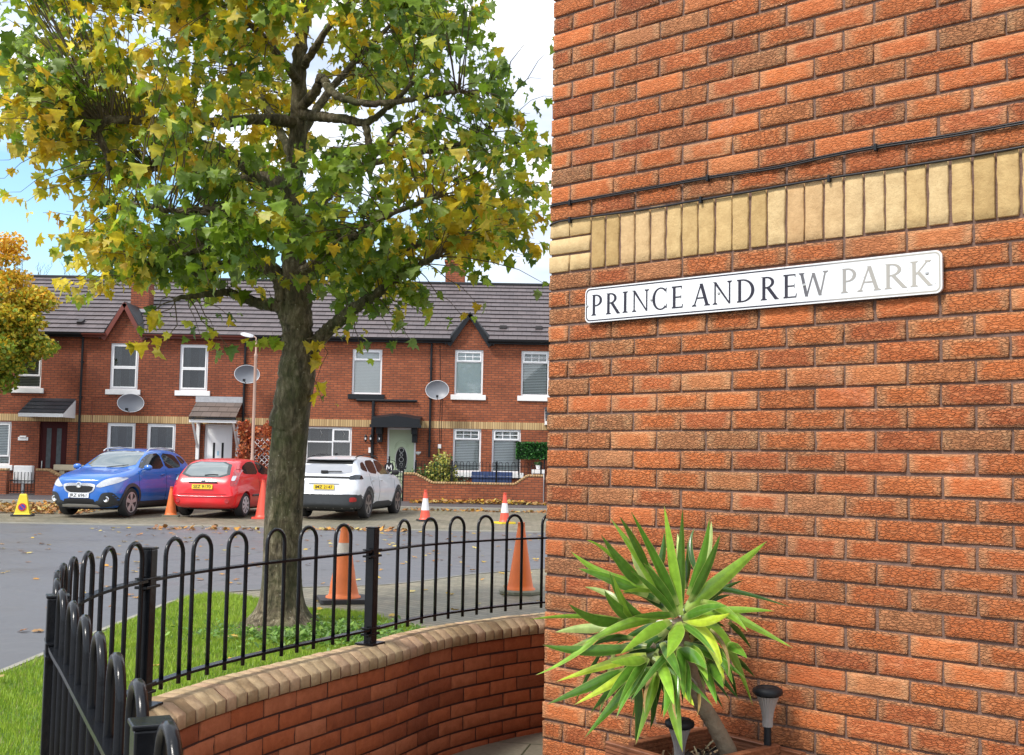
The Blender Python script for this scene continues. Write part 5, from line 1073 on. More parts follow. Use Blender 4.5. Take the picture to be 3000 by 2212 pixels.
downpipe(Ch, 1266, 985, 1257, 1340); dish(Ch, 723, 1098, 36, 27, .3)
# ---- house D
wD1 = (ax(1332, 1090), ax(1415, 1090), Z(1147), Z(1015)); wD2 = (ax(1527, 1090), ax(1609, 1090), Z(1147), Z(1015)); wD3 = (ax(1327, 1310), ax(1409, 1310), Z(1373), Z(1244)); wD4 = (ax(1441, 1310), ax(1525, 1310), Z(1373), Z(1244)); dD = (ax(1612, 1310), ax(1694, 1310), ZG, Z(1244))
Dh = terraced(xCD, XD1, 'terraced house with black trimmed roof gable and blinded windows, beside the near brick wall', M['hb'][1], [wD1, wD2, wD3, wD4, dD], [(ax(1325, 985), ax(1428, 985), Z(925))])
window(Dh, *wD1, sz=(.74,), open_=((0, 1),), grid=((0, 1), 3, 2), blind='roller', sill=M['white_paint'])
for w_ in (wD2, wD3, wD4): window(Dh, *w_, sz=(.74,), open_=((0, 1),), grid=((0, 1), 3, 2), blind='venetian', sill=M['white_paint'])
door(Dh, *dD, M['red_door'], M['white'], 'two')
leanto(Dh, ax(1596, 1190), ax(1740, 1190), Z(1180), .9, Z(1222), M['tile_dark'], M['white_paint'], M['white_paint'], .10)
dish(Dh, 1282, 1144, 34, 28, -.05); downpipe(Dh, 1610, 600, 1610, 601) if False else None
for px in (1474, 1580): xx = ax(px, 960); mb = MB(); mb.box(xx - .12, xx + .12, YF + .45, YF + .75, ZE + .42, ZE + .56); mb.box(xx - .26, xx + .26, YF + .3, YF + .5, ZE + .33, ZE + .36); mb.build('roof_vent', M['tile'], Dh, bevel=.03)
mb = MB()
for o_ in (0, .05): mb.tube([(ax(1292, 1150) + o_, YF - .01, Z(1150)), (ax(1288, 1220) + o_ * 1.4, YF - .01, Z(1220)), (ax(1288, 1290) + o_, YF - .01, Z(1290))], .007, 5)
mb.tube([(ax(1290, 1000), YF - .01, ZE - .2), (ax(1290, 1130), YF - .01, Z(1130))], .008, 5); mb.build('aerial_cable', M['dark'], Dh)
mb = MB(); xx = ax(1288, 1300); mb.box(xx - .05, xx + .05, YF - .05, YF - .001, Z(1305), Z(1293)); mb.build('cable_box', M['white_paint'], Dh)
xx = ax(1312, 830); mb = MB(); mb.box(xx - .35, xx + .35, YR + .3, YR + .9, ZR - .5, ZR + .85); mb.box(xx - .39, xx + .39, YR + .26, YR + .94, ZR + .85, ZR + .95); ch_ = mb.build('chimney', M['hb'][1], Dh)
for dx in (-.18, .18): mb = MB(); mb.lathe([(.10, 0), (.085, .28), (.1, .3)], 12, (xx + dx, YR + .6, ZR + .95)); mb.build('chimney_pot', simple('terracotta', (.4, .16, .08), .8), ch_)
# ---- garden walls
YW = 35.75
def gx(px, py): return atY(px, py, YW).x
def gz(px, py): return atY(px, py, YW).z
def low_wall(label, prof, zb=.25):
    t = thing('garden_wall', label, 'wall', (0, 0, 0)); mb = MB(); P = [(prof[0][0], zb)] + [(x, z - .075) for x, z in prof] + [(prof[-1][0], zb)]
    mb.prism(P, -(YW + .16), -(YW - .06), Matrix(((1, 0, 0, 0), (0, 0, -1, 0), (0, 1, 0, 0), (0, 0, 0, 1)))); mb.build('brickwork', M['hb'][1], t)
    cp = []; cols = []; mb = MB()
    for (xa, za), (xb, zb_) in zip(prof[:-1], prof[1:]):
        l = math.hypot(xb - xa, zb_ - za); n = max(1, round(l / .078))
        for k in range(n):
            a = Vector((xa + (xb - xa) * (k + .06) / n, YW + .05, za + (zb_ - za) * (k + .06) / n - .037)); b = Vector((xa + (xb - xa) * (k + .94) / n, YW + .05, za + (zb_ - za) * (k + .94) / n - .037)); mb.bar(a, b, .24, .074, (0, 0, 1))
    V = mb.V; nb = len(V) // 8; col = np.repeat(np.c_[RNG.random(nb), RNG.random(nb), RNG.random(nb), np.ones(nb)], 8, 0)
    npmesh('coping', V, mb.F, M['coping_far'], t, col=col, nside=4); return t
M['coping_far'] = brick_attr('coping_far', [(0, (.36, .22, .11)), (.5, (.46, .30, .15)), (1, (.50, .35, .19))], .3)
zH = gz(1200, 1384); zL_ = gz(1390, 1413)
low_wall('low brick garden wall with buff coping dipping in the middle, right of the white car', [(gx(1184, 1385), zH), (gx(1217, 1385), zH), (gx(1268, 1413), zL_), (gx(1508, 1413), zL_), (gx(1545, 1387), zH), (gx(1592, 1388), zH)])
low_wall('low brick garden wall with buff coping between the dark gate and the blue car', [(gx(107, 1376), gz(150, 1373)), (gx(144, 1376), gz(150, 1373)), (gx(195, 1403), gz(200, 1401)), (gx(400, 1403), gz(200, 1401)), (gx(440, 1380), gz(150, 1373)), (gx(470, 1376), gz(150, 1373))])
low_wall('short brick garden wall pier at the left edge beside the dark gate', [(gx(-150, 1374), gz(10, 1372)), (gx(23, 1374), gz(10, 1372))])
low_wall('low brick garden wall hidden behind the red and white cars', [(gx(560, 1380), gz(560, 1380)), (gx(700, 1380), gz(560, 1380)), (gx(740, 1405), gz(560, 1405)), (gx(980, 1405), gz(560, 1405)), (gx(1010, 1385), gz(560, 1380)), (gx(1090, 1385), gz(560, 1380))])
# railings / gates of the gardens
rf = thing('garden_railing', 'thin black hooped railing on top of the dipped garden wall at the right', 'railing', (0, 0, 0)); mb = MB(); xa, xb = gx(1215, 1380), gx(1560, 1380); x = xa; zt = zH + .36
while x < xb:
    zb_ = zL_ - .02 if gx(1262, 1400) < x < gx(1512, 1400) else zH - .02
    mb.tube([(x, YW + .05, zb_), (x, YW + .05, zt - .05)] + [(x + .05 - .05 * math.cos(math.pi * k / 6), YW + .05, zt - .05 + .05 * math.sin(math.pi * k / 6)) for k in range(1, 6)] + [(x + .10, YW + .05, zt - .05), (x + .10, YW + .05, zb_)], .0075, 5); x += .2
mb.build('bars', M['black'], rf); mb = MB(); mb.box(xa, xb, YW + .035, YW + .065, zt - .13, zt - .115); mb.build('rail', M['black'], rf)
for px in (1218, 1324, 1455, 1585): mb = MB(); x = gx(px, 1380); mb.box(x - .025, x + .025, YW + .025, YW + .075, zL_ - .02, zt + .03); mb.build('post', M['black'], rf)
g1 = thing('garden_gate', 'dark slim barred gate at the left edge in front of a white meter box', 'gate', (0, 0, 0)); mb = MB(); xa, xb = gx(26, 1420), gx(105, 1420)
k = 0
while xa + .035 + k * .105 < xb: x = xa + .035 + k * .105; mb.tube([(x, YW + .05, .30), (x, YW + .05, gz(60, 1383))], .011, 5); k += 1
mb.build('bars', M['black'], g1); mb = MB(); mb.box(xa, xb, YW + .035, YW + .065, .33, .36); mb.box(xa, xb, YW + .035, YW + .065, gz(60, 1410), gz(60, 1410) + .03); mb.build('rail', M['black'], g1)
mbx = thing('meter_box', 'white utility meter box behind the dark gate at the left edge', 'meter box', (gx(51, 1400), YW + .45, .26)); mb = MB(); zt = gz(50, 1364) - .26; mb.box(-.29, .29, -.10, .10, zt - .56, zt); mb.build('cabinet', M['white_paint'], mbx, bevel=.03); mb = MB(); mb.box(-.25, .25, -.115, -.101, zt - .5, zt - .18); mb.build('door_panel', M['white_paint'], mbx, bevel=.004); mb = MB(); mb.box(-.03, .03, -.06, .06, 0, zt - .55); mb.build('leg', M['white_paint'], mbx)
bn = thing('stone_bench', 'cream slab bench standing behind the wall left of the blue car', 'bench', (gx(214, 1372), YW + .55, .26)); zt = gz(200, 1362) - .26; mb = MB(); mb.box(-.75, .75, -.2, .2, zt - .18, zt); mb.build('seat', simple('cream_stone', (.52, .44, .30), .7), bn, bevel=.02)
for s in (-.5, .5): mb = MB(); mb.box(s - .08, s + .08, -.15, .15, 0, zt - .18); mb.build('leg', simple('cream_stone', (.52, .44, .30), .7), bn, bevel=.01)
g2 = thing('garden_gate', 'wrought iron gate with a round black letter M plaque, right of the white car', 'gate', (0, 0, 0)); xa, xb = gx(1118, 1400), gx(1180, 1400); mb = MB(); zt = gz(1150, 1368)
for k in range(9): x = xa + (xb - xa) * k / 8; mb.tube([(x, YW + .05, .28), (x, YW + .05, zt + .15 * math.sin(math.pi * k / 8))], .010 if k not in (0, 8) else .018, 6)
for k in range(4):
    x = xa + (xb - xa) * (k + .5) / 4; mb.tube([(x + .06 * math.cos(2 * math.pi * q_ / 12), YW + .05, .85 + .06 * math.sin(2 * math.pi * q_ / 12)) for q_ in range(13)], .007, 5)
mb.build('bars', M['black'], g2); mb = MB(); mb.box(xa, xb, YW + .04, YW + .06, .33, .36); mb.box(xa, xb, YW + .04, YW + .06, .99, 1.02); mb.box(xb - .02, xb + .03, YW + .02, YW + .08, .26, gz(1180, 1352)); mb.box(gx(1161, 1372), gx(1190, 1372), YW + .0, YW + .05, gz(1175, 1374), gz(1175, 1369)); mb.build('rail', M['black'], g2)
pq = atY(1140, 1369, YW - .06); mb = MB(); mb.lathe([(.15, -.012), (.15, .012)], 32, pq, 'y'); pk = mb.build('plaque', M['black_up'], g2); mb = MB(); mb.tube([pq + Vector((0, 0, .15)), pq + Vector((0, 0, .34))], .03, 6); mb.tube([pq + Vector((-.07, 0, .25)), pq + Vector((.10, 0, .21)), pq + Vector((.3, .02, .12))], .008, 5); mb.build('bracket', M['black'], pk)
mb = MB(); y = pq.y - .016
for a, b in (((-.075, -.085), (-.065, .085)), ((-.065, .085), (0, -.05)), ((0, -.05), (.065, .085)), ((.065, .085), (.075, -.085))): mb.bar((pq.x + a[0], y, pq.z + a[1]), (pq.x + b[0], y, pq.z + b[1]), .022, .006, (0, 1, 0))
mb.build('letter', M['white_paint'], pk)
# blue chest bench and bits in garden D
bb = thing('storage_bench', 'dark blue storage bench in the garden behind the dipped wall', 'bench', (gx(1440, 1400), YW + .62, .262)); zt = gz(1440, 1383) - .262; mb = MB(); mb.box(-.62, .62, -.22, .24, .0, zt - .20); bl = simple('navy_plastic', (.03, .055, .14), .45); mb.build('box', bl, bb, bevel=.01); mb = MB(); mb.box(-.65, .65, -.25, .26, zt - .195, zt - .14); mb.build('lid', bl, bb, bevel=.01); mb = MB(); mb.box(-.65, .65, .2, .26, zt - .135, zt); mb.build('back', bl, bb, bevel=.01)
tb = thing('garden_table', 'small white table with flower pots at the right end of the dipped wall', 'table', (gx(1577, 1390), YW + .35, .262)); zt = gz(1577, 1376) - .262; mb = MB(); mb.box(-.2, .2, -.12, .12, zt - .12, zt); mb.build('top', M['white_paint'], tb)
for sx_ in (-.17, .17): mb = MB(); mb.box(sx_ - .02, sx_ + .02, -.1, .1, 0, zt - .12); mb.build('leg', M['white_paint'], tb)
def bush(name, label, cat, loc, rad, n, size, cols, seed, stem=True, kind=None):
    t = thing(name, label, cat, loc); pa = np.array(cols)
    def pal(P, g): return pa[g.integers(0, len(pa), len(P))] * g.uniform(.7, 1.2, (len(P), 1))
    leafy('foliage', M['bleaf'], t, (0, 0, rad[2] * .95), rad, n, size, pal, 1.0, None, .8, seed)
    if stem:
        mb = MB(); r_ = random.Random(seed)
        for k in range(7): mb.tube([(r_.uniform(-.08, .08), r_.uniform(-.05, .05), 0), (r_.uniform(-.3, .3) * rad[0], 0, rad[2] * .6), (r_.uniform(-.8, .8) * rad[0], r_.uniform(-.5, .5) * rad[1], rad[2] * r_.uniform(1, 1.7))], [.02, .014, .005], 5)
        mb.build('stem', M['twig'], t)
    return t
pt = thing('flower_pot', 'small white pot with a green plant on the garden table', 'pot', (gx(1577, 1376), YW + .35, gz(1577, 1375))); mb = MB(); mb.lathe([(.05, 0), (.075, .13)], 14); mb.build('pot', M['white_paint'], pt); leafy('plant', M['bleaf'], pt, (0, 0, .17), (.13, .1, .07), 120, .05, lambda P, g: np.array([.05, .13, .03]) * g.uniform(.6, 1.3, (len(P), 1)), 1, None, .8, 3)
bush('variegated_bush', 'yellow and green variegated bush in the garden left of the first blinded window', 'bush', (gx(1290, 1400), YW + .6, .262), (.47, .35, .78), 2600, .085, [(.55, .52, .10), (.62, .60, .20), (.10, .20, .04), (.06, .13, .03), (.45, .44, .08)], 4)
bush('green_shrub', 'low dark green shrub spilling at the foot of the variegated bush', 'bush', (gx(1235, 1400), YW + .62, .262), (.52, .3, .50), 2200, .07, [(.06, .16, .03), (.09, .20, .035), (.04, .11, .025), (.15, .22, .05)], 8)
bush('small_shrub', 'small bluish green shrub behind the garden railing under the window', 'bush', (gx(1345, 1400), YW + .7, .262), (.30, .25, .42), 500, .06, [(.08, .14, .09), (.12, .18, .12), (.05, .10, .05)], 12)
hd = thing('hedge_panel', 'rectangular panel of dark green ivy leaves standing by the garden wall', 'hedge', (gx(1560, 1320), YF - .35, .262)); zc = az(1560, 1321) - .262
def palh(P, g): return np.array([(.02, .10, .015), (.03, .14, .02), (.012, .06, .012), (.05, .20, .03)])[g.integers(0, 4, len(P))] * g.uniform(.7, 1.2, (len(P), 1))
g = np.random.default_rng(2); Pp = g.uniform((-.50, -.09, zc - .27), (.50, .09, zc + .27), (2300, 3)); leaves_at('foliage', M['bleaf'], hd, Pp, .075, palh, g)
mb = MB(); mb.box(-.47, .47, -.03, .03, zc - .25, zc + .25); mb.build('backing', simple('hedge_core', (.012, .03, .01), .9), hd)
mb = MB()
for s in (-.4, .4): mb.box(s - .02, s + .02, -.02, .02, 0, zc - .25)
mb.build('post', M['black_up'], hd)
# red climbing shrub with white trellis (left of the trunk)
xm = (atY(705, 1300, 36.3).x + atY(845, 1300, 36.3).x) / 2; rb = thing('red_shrub', 'orange red autumn shrub growing on a white trellis behind the street lamp', 'bush', (xm, 36.3, .262)); ztp = atY(770, 1232, 36.3).z - .262
g = np.random.default_rng(9); Pp = g.uniform((-.86, -.28, .2), (.86, .25, ztp), (5600, 3)); k = (Pp[:, 2] < ztp - .12 + .16 * np.sin(Pp[:, 0] * 7) + .06 * np.sin(Pp[:, 0] * 19)) & (np.sin(Pp[:, 0] * 8 + Pp[:, 2] * 3) + np.sin(Pp[:, 2] * 9 - Pp[:, 0] * 2) + g.normal(0, .6, len(Pp)) > -.9); Pp = Pp[k]
leaves_at('foliage', M['bleaf'], rb, Pp, .10, lambda P, g: np.array([(.50, .11, .035), (.60, .17, .05), (.38, .07, .03), (.52, .22, .08), (.25, .06, .03)])[g.integers(0, 5, len(P))] * g.uniform(.7, 1.2, (len(P), 1)), g)
mb = MB()
for k in range(-7, 8):
    for s in (1, -1):
        a = Vector((k * .16 - .5 * s + .12, -.13, .85)); b = Vector((k * .16 + .5 * s + .12, -.13, 1.85))
        A_, B_ = (a, b); 
        def clipx(a, b):
            t0, t1 = 0, 1
            for lim, sg_ in ((.62, 1), (-.40, -1)):
                for _ in (0,):
                    fa, fb = (a.x - lim) * sg_, (b.x - lim) * sg_
                    if fa > 0 and fb > 0: return None
                    if fa > 0: a = a + (b - a) * (fa / (fa - fb))
                    elif fb > 0: b = a + (b - a) * (fa / (fa - fb))
            return a, b
        r_ = clipx(a, b)
        if r_ and (r_[1] - r_[0]).length > .1: mb.bar(r_[0], r_[1], .022, .008, (0, 1, 0))
mb.build('trellis', M['white_paint'], rb)
mb = MB()
for k in range(9): x = random.uniform(-.7, .7); mb.tube([(x * .3, 0, 0), (x * .8, random.uniform(-.1, .1), .9), (x, random.uniform(-.1, .1), ztp * .9)], [.025, .014, .006], 5)
mb.build('stem', M['twig'], rb)
# bare trees behind the ridge
for (px, hh, lab) in ((95, 1.6, 'thin bare treetop showing above the roof near the orange tree'), (215, 1.0, 'bare branched treetop showing above the roof left of the maple')):
    p = atY(px, 830, 50); t = thing('bare_tree', lab, 'tree', (p.x, 50, -.02)); mb = MB(); r_ = random.Random(px); zt = atY(px, 815 - hh * 60, 50).z + .02
    mb.tube([(0, 0, 0), (.1, 0, zt * .5), (0, 0, zt * .82)], [.16, .1, .05], 8)
    def twig(p, d, l, r, dep):
        e = p + d * l; mb.tube([p, (p + e) / 2 + Vector((r_.gauss(0, .05), 0, .02)), e], [r, r * .8, r * .5], 4)
        if dep:
            for _ in range(3): twig(e if _ else (p + e) / 2, (d + Vector((r_.gauss(0, .45), r_.gauss(0, .3), r_.uniform(0, .4)))).normalized(), l * r_.uniform(.55, .8), r * .55, dep - 1)
    for k in range(6): twig(Vector((0, 0, zt * r_.uniform(.6, .8))), Vector((r_.gauss(0, .4), r_.gauss(0, .3), 1)).normalized(), zt * .10, .03, 3)
    mb.build('trunk', M['twig'], t)
# street lamp
pb = atY(739, 1350, 33.9); ptp = atY(744, 985, 33.9); sl = thing('street_lamp', 'slim street lamp with a beige pinkish post and white head, behind the red car', 'street lamp', (pb.x, 33.9, .22)); h = ptp.z - .22; dx = ptp.x - pb.x
mb = MB(); mb.lathe([(.075, 0), (.07, 1.0), (.062, 1.25), (.045, 1.35), (.045, h - .62), (.052, h - .60), (.052, h - .55), (.028, h - .5), (.028, h - .12)], 14)
mb.V = [(v[0] + dx * v[2] / h * 0, v[1], v[2]) for v in mb.V]; mb.tube([(0, 0, h - .14), (-.01, 0, h - .05), (-.08, 0, h), (-.16, 0, h + .01)], .022, 8); mb.build('pole', M['pole'], sl, auto=50)
mb = MB(); V = []; 
for x, w_, z0, z1 in ((-.08, .05, h - .03, h + .03), (-.16, .09, h - .05, h + .06), (-.34, .10, h - .02, h + .10), (-.46, .05, h + .03, h + .09)): V += [(x, -w_, z0), (x, w_, z0), (x, w_ * .8, z1), (x, -w_ * .8, z1)]
mb.add(V, [(i * 4 + k, i * 4 + (k + 1) % 4, i * 4 + 4 + (k + 1) % 4, i * 4 + 4 + k) for i in range(3) for k in range(4)] + [(0, 1, 2, 3), (12, 13, 14, 15)]); mb.build('lamp_head', M['lamp'], sl, bevel=.012)
# ================================================================== CONES
def cone(px, pyb, pyt, D, zg, label, body, basec, bands=(), r=.15, base='sq', rot=.2, dirt=.0, top=.035, bw=None, crumple=0.0):
    p = CAM + ray(px, pyb) * (D / CF.y); p.z = zg; h = (pyb - pyt) / F * D
    t = thing('traffic_cone', label, 'traffic cone', p, rot, 'traffic cones along the road'); bw = bw or r * 1.45
    mb = MB(); bt_ = .045 if basec else .0
    if base == 'sq': mb.prism(rrect(-bw, bw, -bw, bw, .04, 4), 0, .04)
    else: mb.lathe([(bw * 1.08, 0), (bw * 1.08, .03), (bw * .98, .042)], 8, (0, 0, 0), 'z', .39)
    mb.build('base', basec, t, bevel=0)
    n = 28; prof = [(r * 1.16, .0405), (r * 1.14, .055), (r, .065)]; K = 26
    for k in range(1, K + 1): f_ = k / K; prof.append((r + (top - r) * f_ ** .92, .065 + (h - .065 - .012) * f_))
    prof += [(top * 1.25, h - .03), (top * 1.25, h - .012), (top, h), (top * .55, h)] if top < .04 else [(top, h), (top * .6, h)]
    prof.sort(key=lambda q_: q_[1])
    V = []
    for i, (rr_, z) in enumerate(prof):
        for k in range(n):
            a = 2 * math.pi * k / n; cr_ = 1 + crumple * math.sin(5 * a + z * 25) * max(0, 1 - z / (h * .55)) * (1 if z > .06 else 0); V.append((rr_ * cr_ * math.cos(a), rr_ * cr_ * math.sin(a), z))
    Fs = [(i * n + k, i * n + (k + 1) % n, (i + 1) * n + (k + 1) % n, (i + 1) * n + k) for i in range(len(prof) - 1) for k in range(n)]
    o = mesh('cone_body', V, Fs, body, t, True)
    for z0, z1, m_ in bands:
        pr = []; 
        for k in range(7):
            z = h * (z0 + (z1 - z0) * k / 6); f_ = max(0, min(1, (z - .065) / (h - .077))); pr.append((r + (top - r) * f_ ** .92 + .0025, z))
        V = []
        for rr_, z in pr:
            for k in range(n): a = 2 * math.pi * k / n; V.append((rr_ * math.cos(a), rr_ * math.sin(a), z))
        mesh('reflective_sleeve', V, [(i * n + k, i * n + (k + 1) % n, (i + 1) * n + (k + 1) % n, (i + 1) * n + k) for i in range(6) for k in range(n)], m_, t, True)
    return t
OR = simple('orange_plastic', (.85, .18, .03), .5, var=.2, vscale=5); ORD = simple('dirty_orange_plastic', (.78, .19, .05), .55, var=.3, vscale=6); RD = simple('red_orange_plastic', (.78, .10, .06), .45, var=.12); WS = simple('white_sleeve', (.72, .72, .72), .4, var=.12, vscale=8)
YEL = simple('yellow_plastic', (.80, .60, .03), .45); RUB = simple('black_rubber', (.03, .03, .033), .7, var=.3); GRB = simple('grey_rubber', (.20, .20, .14), .8, var=.3)
cone(1005, 1760, 1535, 11.75, .085, 'dirty orange cone with a torn white sleeve, on a black base by the trunk', ORD, RUB, [(.60, .76, simple('dirty_white', (.62, .55, .48), .5, var=.3, vscale=20))], .155, 'sq', .25, crumple=.035, bw=.25)
cone(1524, 1742, 1535, 12.75, .085, 'plain orange cone on a round grey base, beside the near brick wall', OR, GRB, (), .145, 'oct', .1, bw=.23)
cone(1245, 1530, 1439, 28.1, .05, 'red and white cone on a black base, in front of the dipped garden wall', RD, RUB, [(.35, .73, WS)], .13, 'sq', .3)
cone(1478, 1537, 1447, 27.7, .045, 'red and white cone on a yellow base, right one before the garden wall', RD, YEL, [(.35, .66, WS)], .12, 'sq', .5, bw=.21)
cone(500, 1513, 1426, 28.2, .05, 'faded crumpled orange cone between the blue car and the red car', ORD, GRB, (), .14, 'sq', .2, crumple=.05)
cone(768, 1520, 1407, 28.0, .045, 'tall plain red cone beside the red car, left of the trunk', RD, RD, (), .17, 'sq', .15)
p = atZ(66, 1511, .045); t = thing('traffic_cone', 'yellow no waiting cone with a red and blue disc, left of the blue car', 'traffic cone', p, .25, 'traffic cones along the road')
mb = MB(); mb.prism(rrect(-.25, .25, -.2, .2, .04, 4), 0, .035); mb.build('base', RUB, t); mb = MB(); h = .52
V = []; 
for z, a, b in ((.036, .185, .15), (.07, .165, .13), (h - .03, .082, .062), (h, .065, .048)): V += [(-a, -b, z), (a, -b, z), (a, b, z), (-a, b, z)]
mb.add(V, [(i * 4 + k, i * 4 + (k + 1) % 4, i * 4 + 4 + (k + 1) % 4, i * 4 + 4 + k) for i in range(3) for k in range(4)] + [(12, 13, 14, 15)]); mb.build('cone_body', YEL, t, bevel=.008)
mt = Matrix.Translation((0, -.113, .21)) @ Matrix.Rotation(R(-10.5), 4, 'X')
mb = MB(); mb.lathe([(.092, 0), (.092, -.006)], 24, (0, 0, 0), 'y'); mb.V = [tuple(mt @ Vector(v)) for v in mb.V]; dk = mb.build('disc', simple('sign_red', (.5, .02, .03), .4), t)
mb = MB(); mb.lathe([(.066, 0), (.066, -.0075)], 24, (0, 0, 0), 'y'); mb.V = [tuple(mt @ Vector(v)) for v in mb.V]; mb.build('roundel', simple('sign_blue', (.04, .04, .30), .4), dk)
mb = MB(); mb.bar((-.055, -.0085, .055), (.055, -.0085, -.055), .02, .002, (0, 1, 0)); mb.V = [tuple(mt @ Vector(v)) for v in mb.V]; mb.build('slash', simple('sign_red', (.5, .02, .03), .4), dk)
# ================================================================== CARS
M['tyre'] = simple('tyre', (.018, .018, .019), .75, var=.2); M['rim'] = simple('alloy_rim', (.55, .55, .57), .3, .8, var=.05); M['rimdark'] = simple('rim_shadow', (.02, .02, .022), .6, var=0)
M['cglass'] = simple('tinted_glass', (.012, .016, .018), .03, var=0, spec=.8); M['cladding'] = simple('dark_cladding', (.035, .04, .045), .55, var=.1); M['chrome'] = simple('chrome', (.75, .76, .78), .12, 1.0, var=0)
def lampmat(name, c, rough=.1): return simple(name, c, rough, var=.25, vscale=30, coat=1.0)
M['clear'] = lampmat('clear_lamp', (.55, .57, .60)); M['redl'] = lampmat('red_lamp', (.38, .012, .015)); M['silver'] = simple('silver_trim', (.52, .53, .55), .3, .6, var=.05)
def plate_text(txt, parent, w, mat, size):
    cu = bpy.data.curves.new('characters', 'FONT'); cu.body = txt; cu.size = size; cu.align_x = 'CENTER'; cu.align_y = 'CENTER'; cu.extrude = .001; cu.offset = .0018
    ob = bpy.data.objects.new('characters', cu); link(ob); bpy.context.view_layer.update(); me = bpy.data.meshes.new_from_object(ob.evaluated_get(bpy.context.evaluated_depsgraph_get())); bpy.data.objects.remove(ob)
    xs = [v.co.x for v in me.vertices]; k = w / (max(xs) - min(xs))
    for v in me.vertices: v.co.x *= k
    me.materials.clear(); me.materials.append(mat); o = bpy.data.objects.new('characters', me); link(o, parent); return o
def chaikin(P, n=2):
    for _ in range(n):
        Q = []
        for i in range(len(P)):
            a, b = P[i], P[(i + 1) % len(P)]; Q += [(a[0] * .82 + b[0] * .18, a[1] * .82 + b[1] * .18), (a[0] * .18 + b[0] * .82, a[1] * .18 + b[1] * .82)]
        P = Q
    return P
class Car:
    def __init__(s, name, label, stations, paint_, L_, wheels, wr, arch, loc, ang, wheelw=.205, secfn=None):
        s.t = thing(name, label, 'car', loc, ang, 'cars parked across the road'); s.wr = wr; s.wheels = wheels
        V = []; sec = []
        for st in stations:
            x, zb, wb, zm, wm, zl, wl, zt, wt = st
            half = [(0, zb), (wb * .88, zb), (wb, zb + .06), (wm, zm * .78 + zb * .22), (wm, zm), (wl + (wm - wl) * .35, zl - .05), (wl, zl), (wt + .045, zt - (zt - zl) * .16), (wt - .03, zt - .012), (wt * .5, zt + .008), (0, zt + .014)]
            ring = [(x, -y, z) for y, z in half] + [(x, y, z) for y, z in half[-2:0:-1]]
            sec.append(len(V)); V += ring
        n = len(ring); Fc = []
        for i in range(len(stations) - 1):
            for k in range(n): Fc.append((i * n + k, i * n + (k + 1) % n, (i + 1) * n + (k + 1) % n, (i + 1) * n + k))
        for e in (0, (len(stations) - 1) * n):
            h = n // 2
            Fc.append((e, e + 1, e + n - 1))
            for k in range(1, h - 1 + 0): Fc.append((e + k, e + k + 1, e + n - k - 1, e + n - k))
            Fc.append((e + h - 1, e + h, e + h + 1))
        me = bpy.data.meshes.new('tmp'); me.from_pydata(V, [], Fc); bm = bmesh.new(); bm.from_mesh(me); bmesh.ops.recalc_face_normals(bm, faces=bm.faces); bm.to_mesh(me); bm.free()
        o = bpy.data.objects.new('tmp', me); link(o); md = o.modifiers.new('s', 'SUBSURF'); md.levels = 2; md.render_levels = 2
        bpy.context.view_layer.update(); me2 = bpy.data.meshes.new_from_object(o.evaluated_get(bpy.context.evaluated_depsgraph_get()))
        bm = bmesh.new(); bm.from_mesh(me2); s.bvh = BVHTree.FromBMesh(bm); bm.free()
        o.modifiers.clear(); o.data = me2
        cuts = []
        for wx in wheels:
            for sy in (-1, 1):
                mb = MB(); mb.lathe([(arch, -.36), (arch, .36)], 40, (wx, sy * 1.05, wr), 'y'); c = mb.build('cut', None); cuts.append(c)
                b = o.modifiers.new('b', 'BOOLEAN'); b.object = c; b.operation = 'DIFFERENCE'; b.solver = 'EXACT'
        bpy.context.view_layer.update(); me3 = bpy.data.meshes.new_from_object(o.evaluated_get(bpy.context.evaluated_depsgraph_get()))
        for c in cuts: bpy.data.objects.remove(c)
        bpy.data.objects.remove(o); me3.materials.clear(); me3.materials.append(paint_)
        s.body = bpy.data.objects.new('body', me3); link(s.body, s.t)
        bm = bmesh.new(); bm.from_mesh(me3)
        for f in bm.faces: f.smooth = True; f.material_index = 0
        for e in bm.edges:
            if len(e.link_faces) == 2 and e.calc_face_angle(0) > R(38): e.smooth = False
        bm.to_mesh(me3); bm.free()
        mb = MB()
        for wx in wheels:
            for sy in (-1, 1): mb.lathe([(arch - .003, -.34), (arch - .003, .34)], 30, (wx, sy * .70 if False else 0, wr), 'y'); break
        for wx in wheels:
            for sy in (-1, 1):
                w = MB(); y0 = sy * (s.ywid(wx) - .015); d = -sy * wheelw
                rw = wr; w.lathe([(rw * .70, 0), (rw * .90, sy * .008), (rw * .97, -sy * .012), (rw, -sy * .035), (rw, d + sy * .035), (rw * .97, d + sy * .01), (rw * .7, d)], 40, (wx, y0, wr), 'y', cap=False)
                wo = w.build('wheel', M['tyre'], s.t, auto=40); s.rim(wo, wx, y0, sy, rw)
        mb = MB(); mb.box(min(wheels) - .35, max(wheels) + .35, -.62, .62, .17, .24); mb.build('underbody', M['dark'], s.t)
    rimstyle = 5
    def ywid(s, x):
        h = s.bvh.ray_cast(Vector((x, -3, s.wr * 1.9 + .05)), Vector((0, 1, 0))); return -h[0].y if h[0] else .85
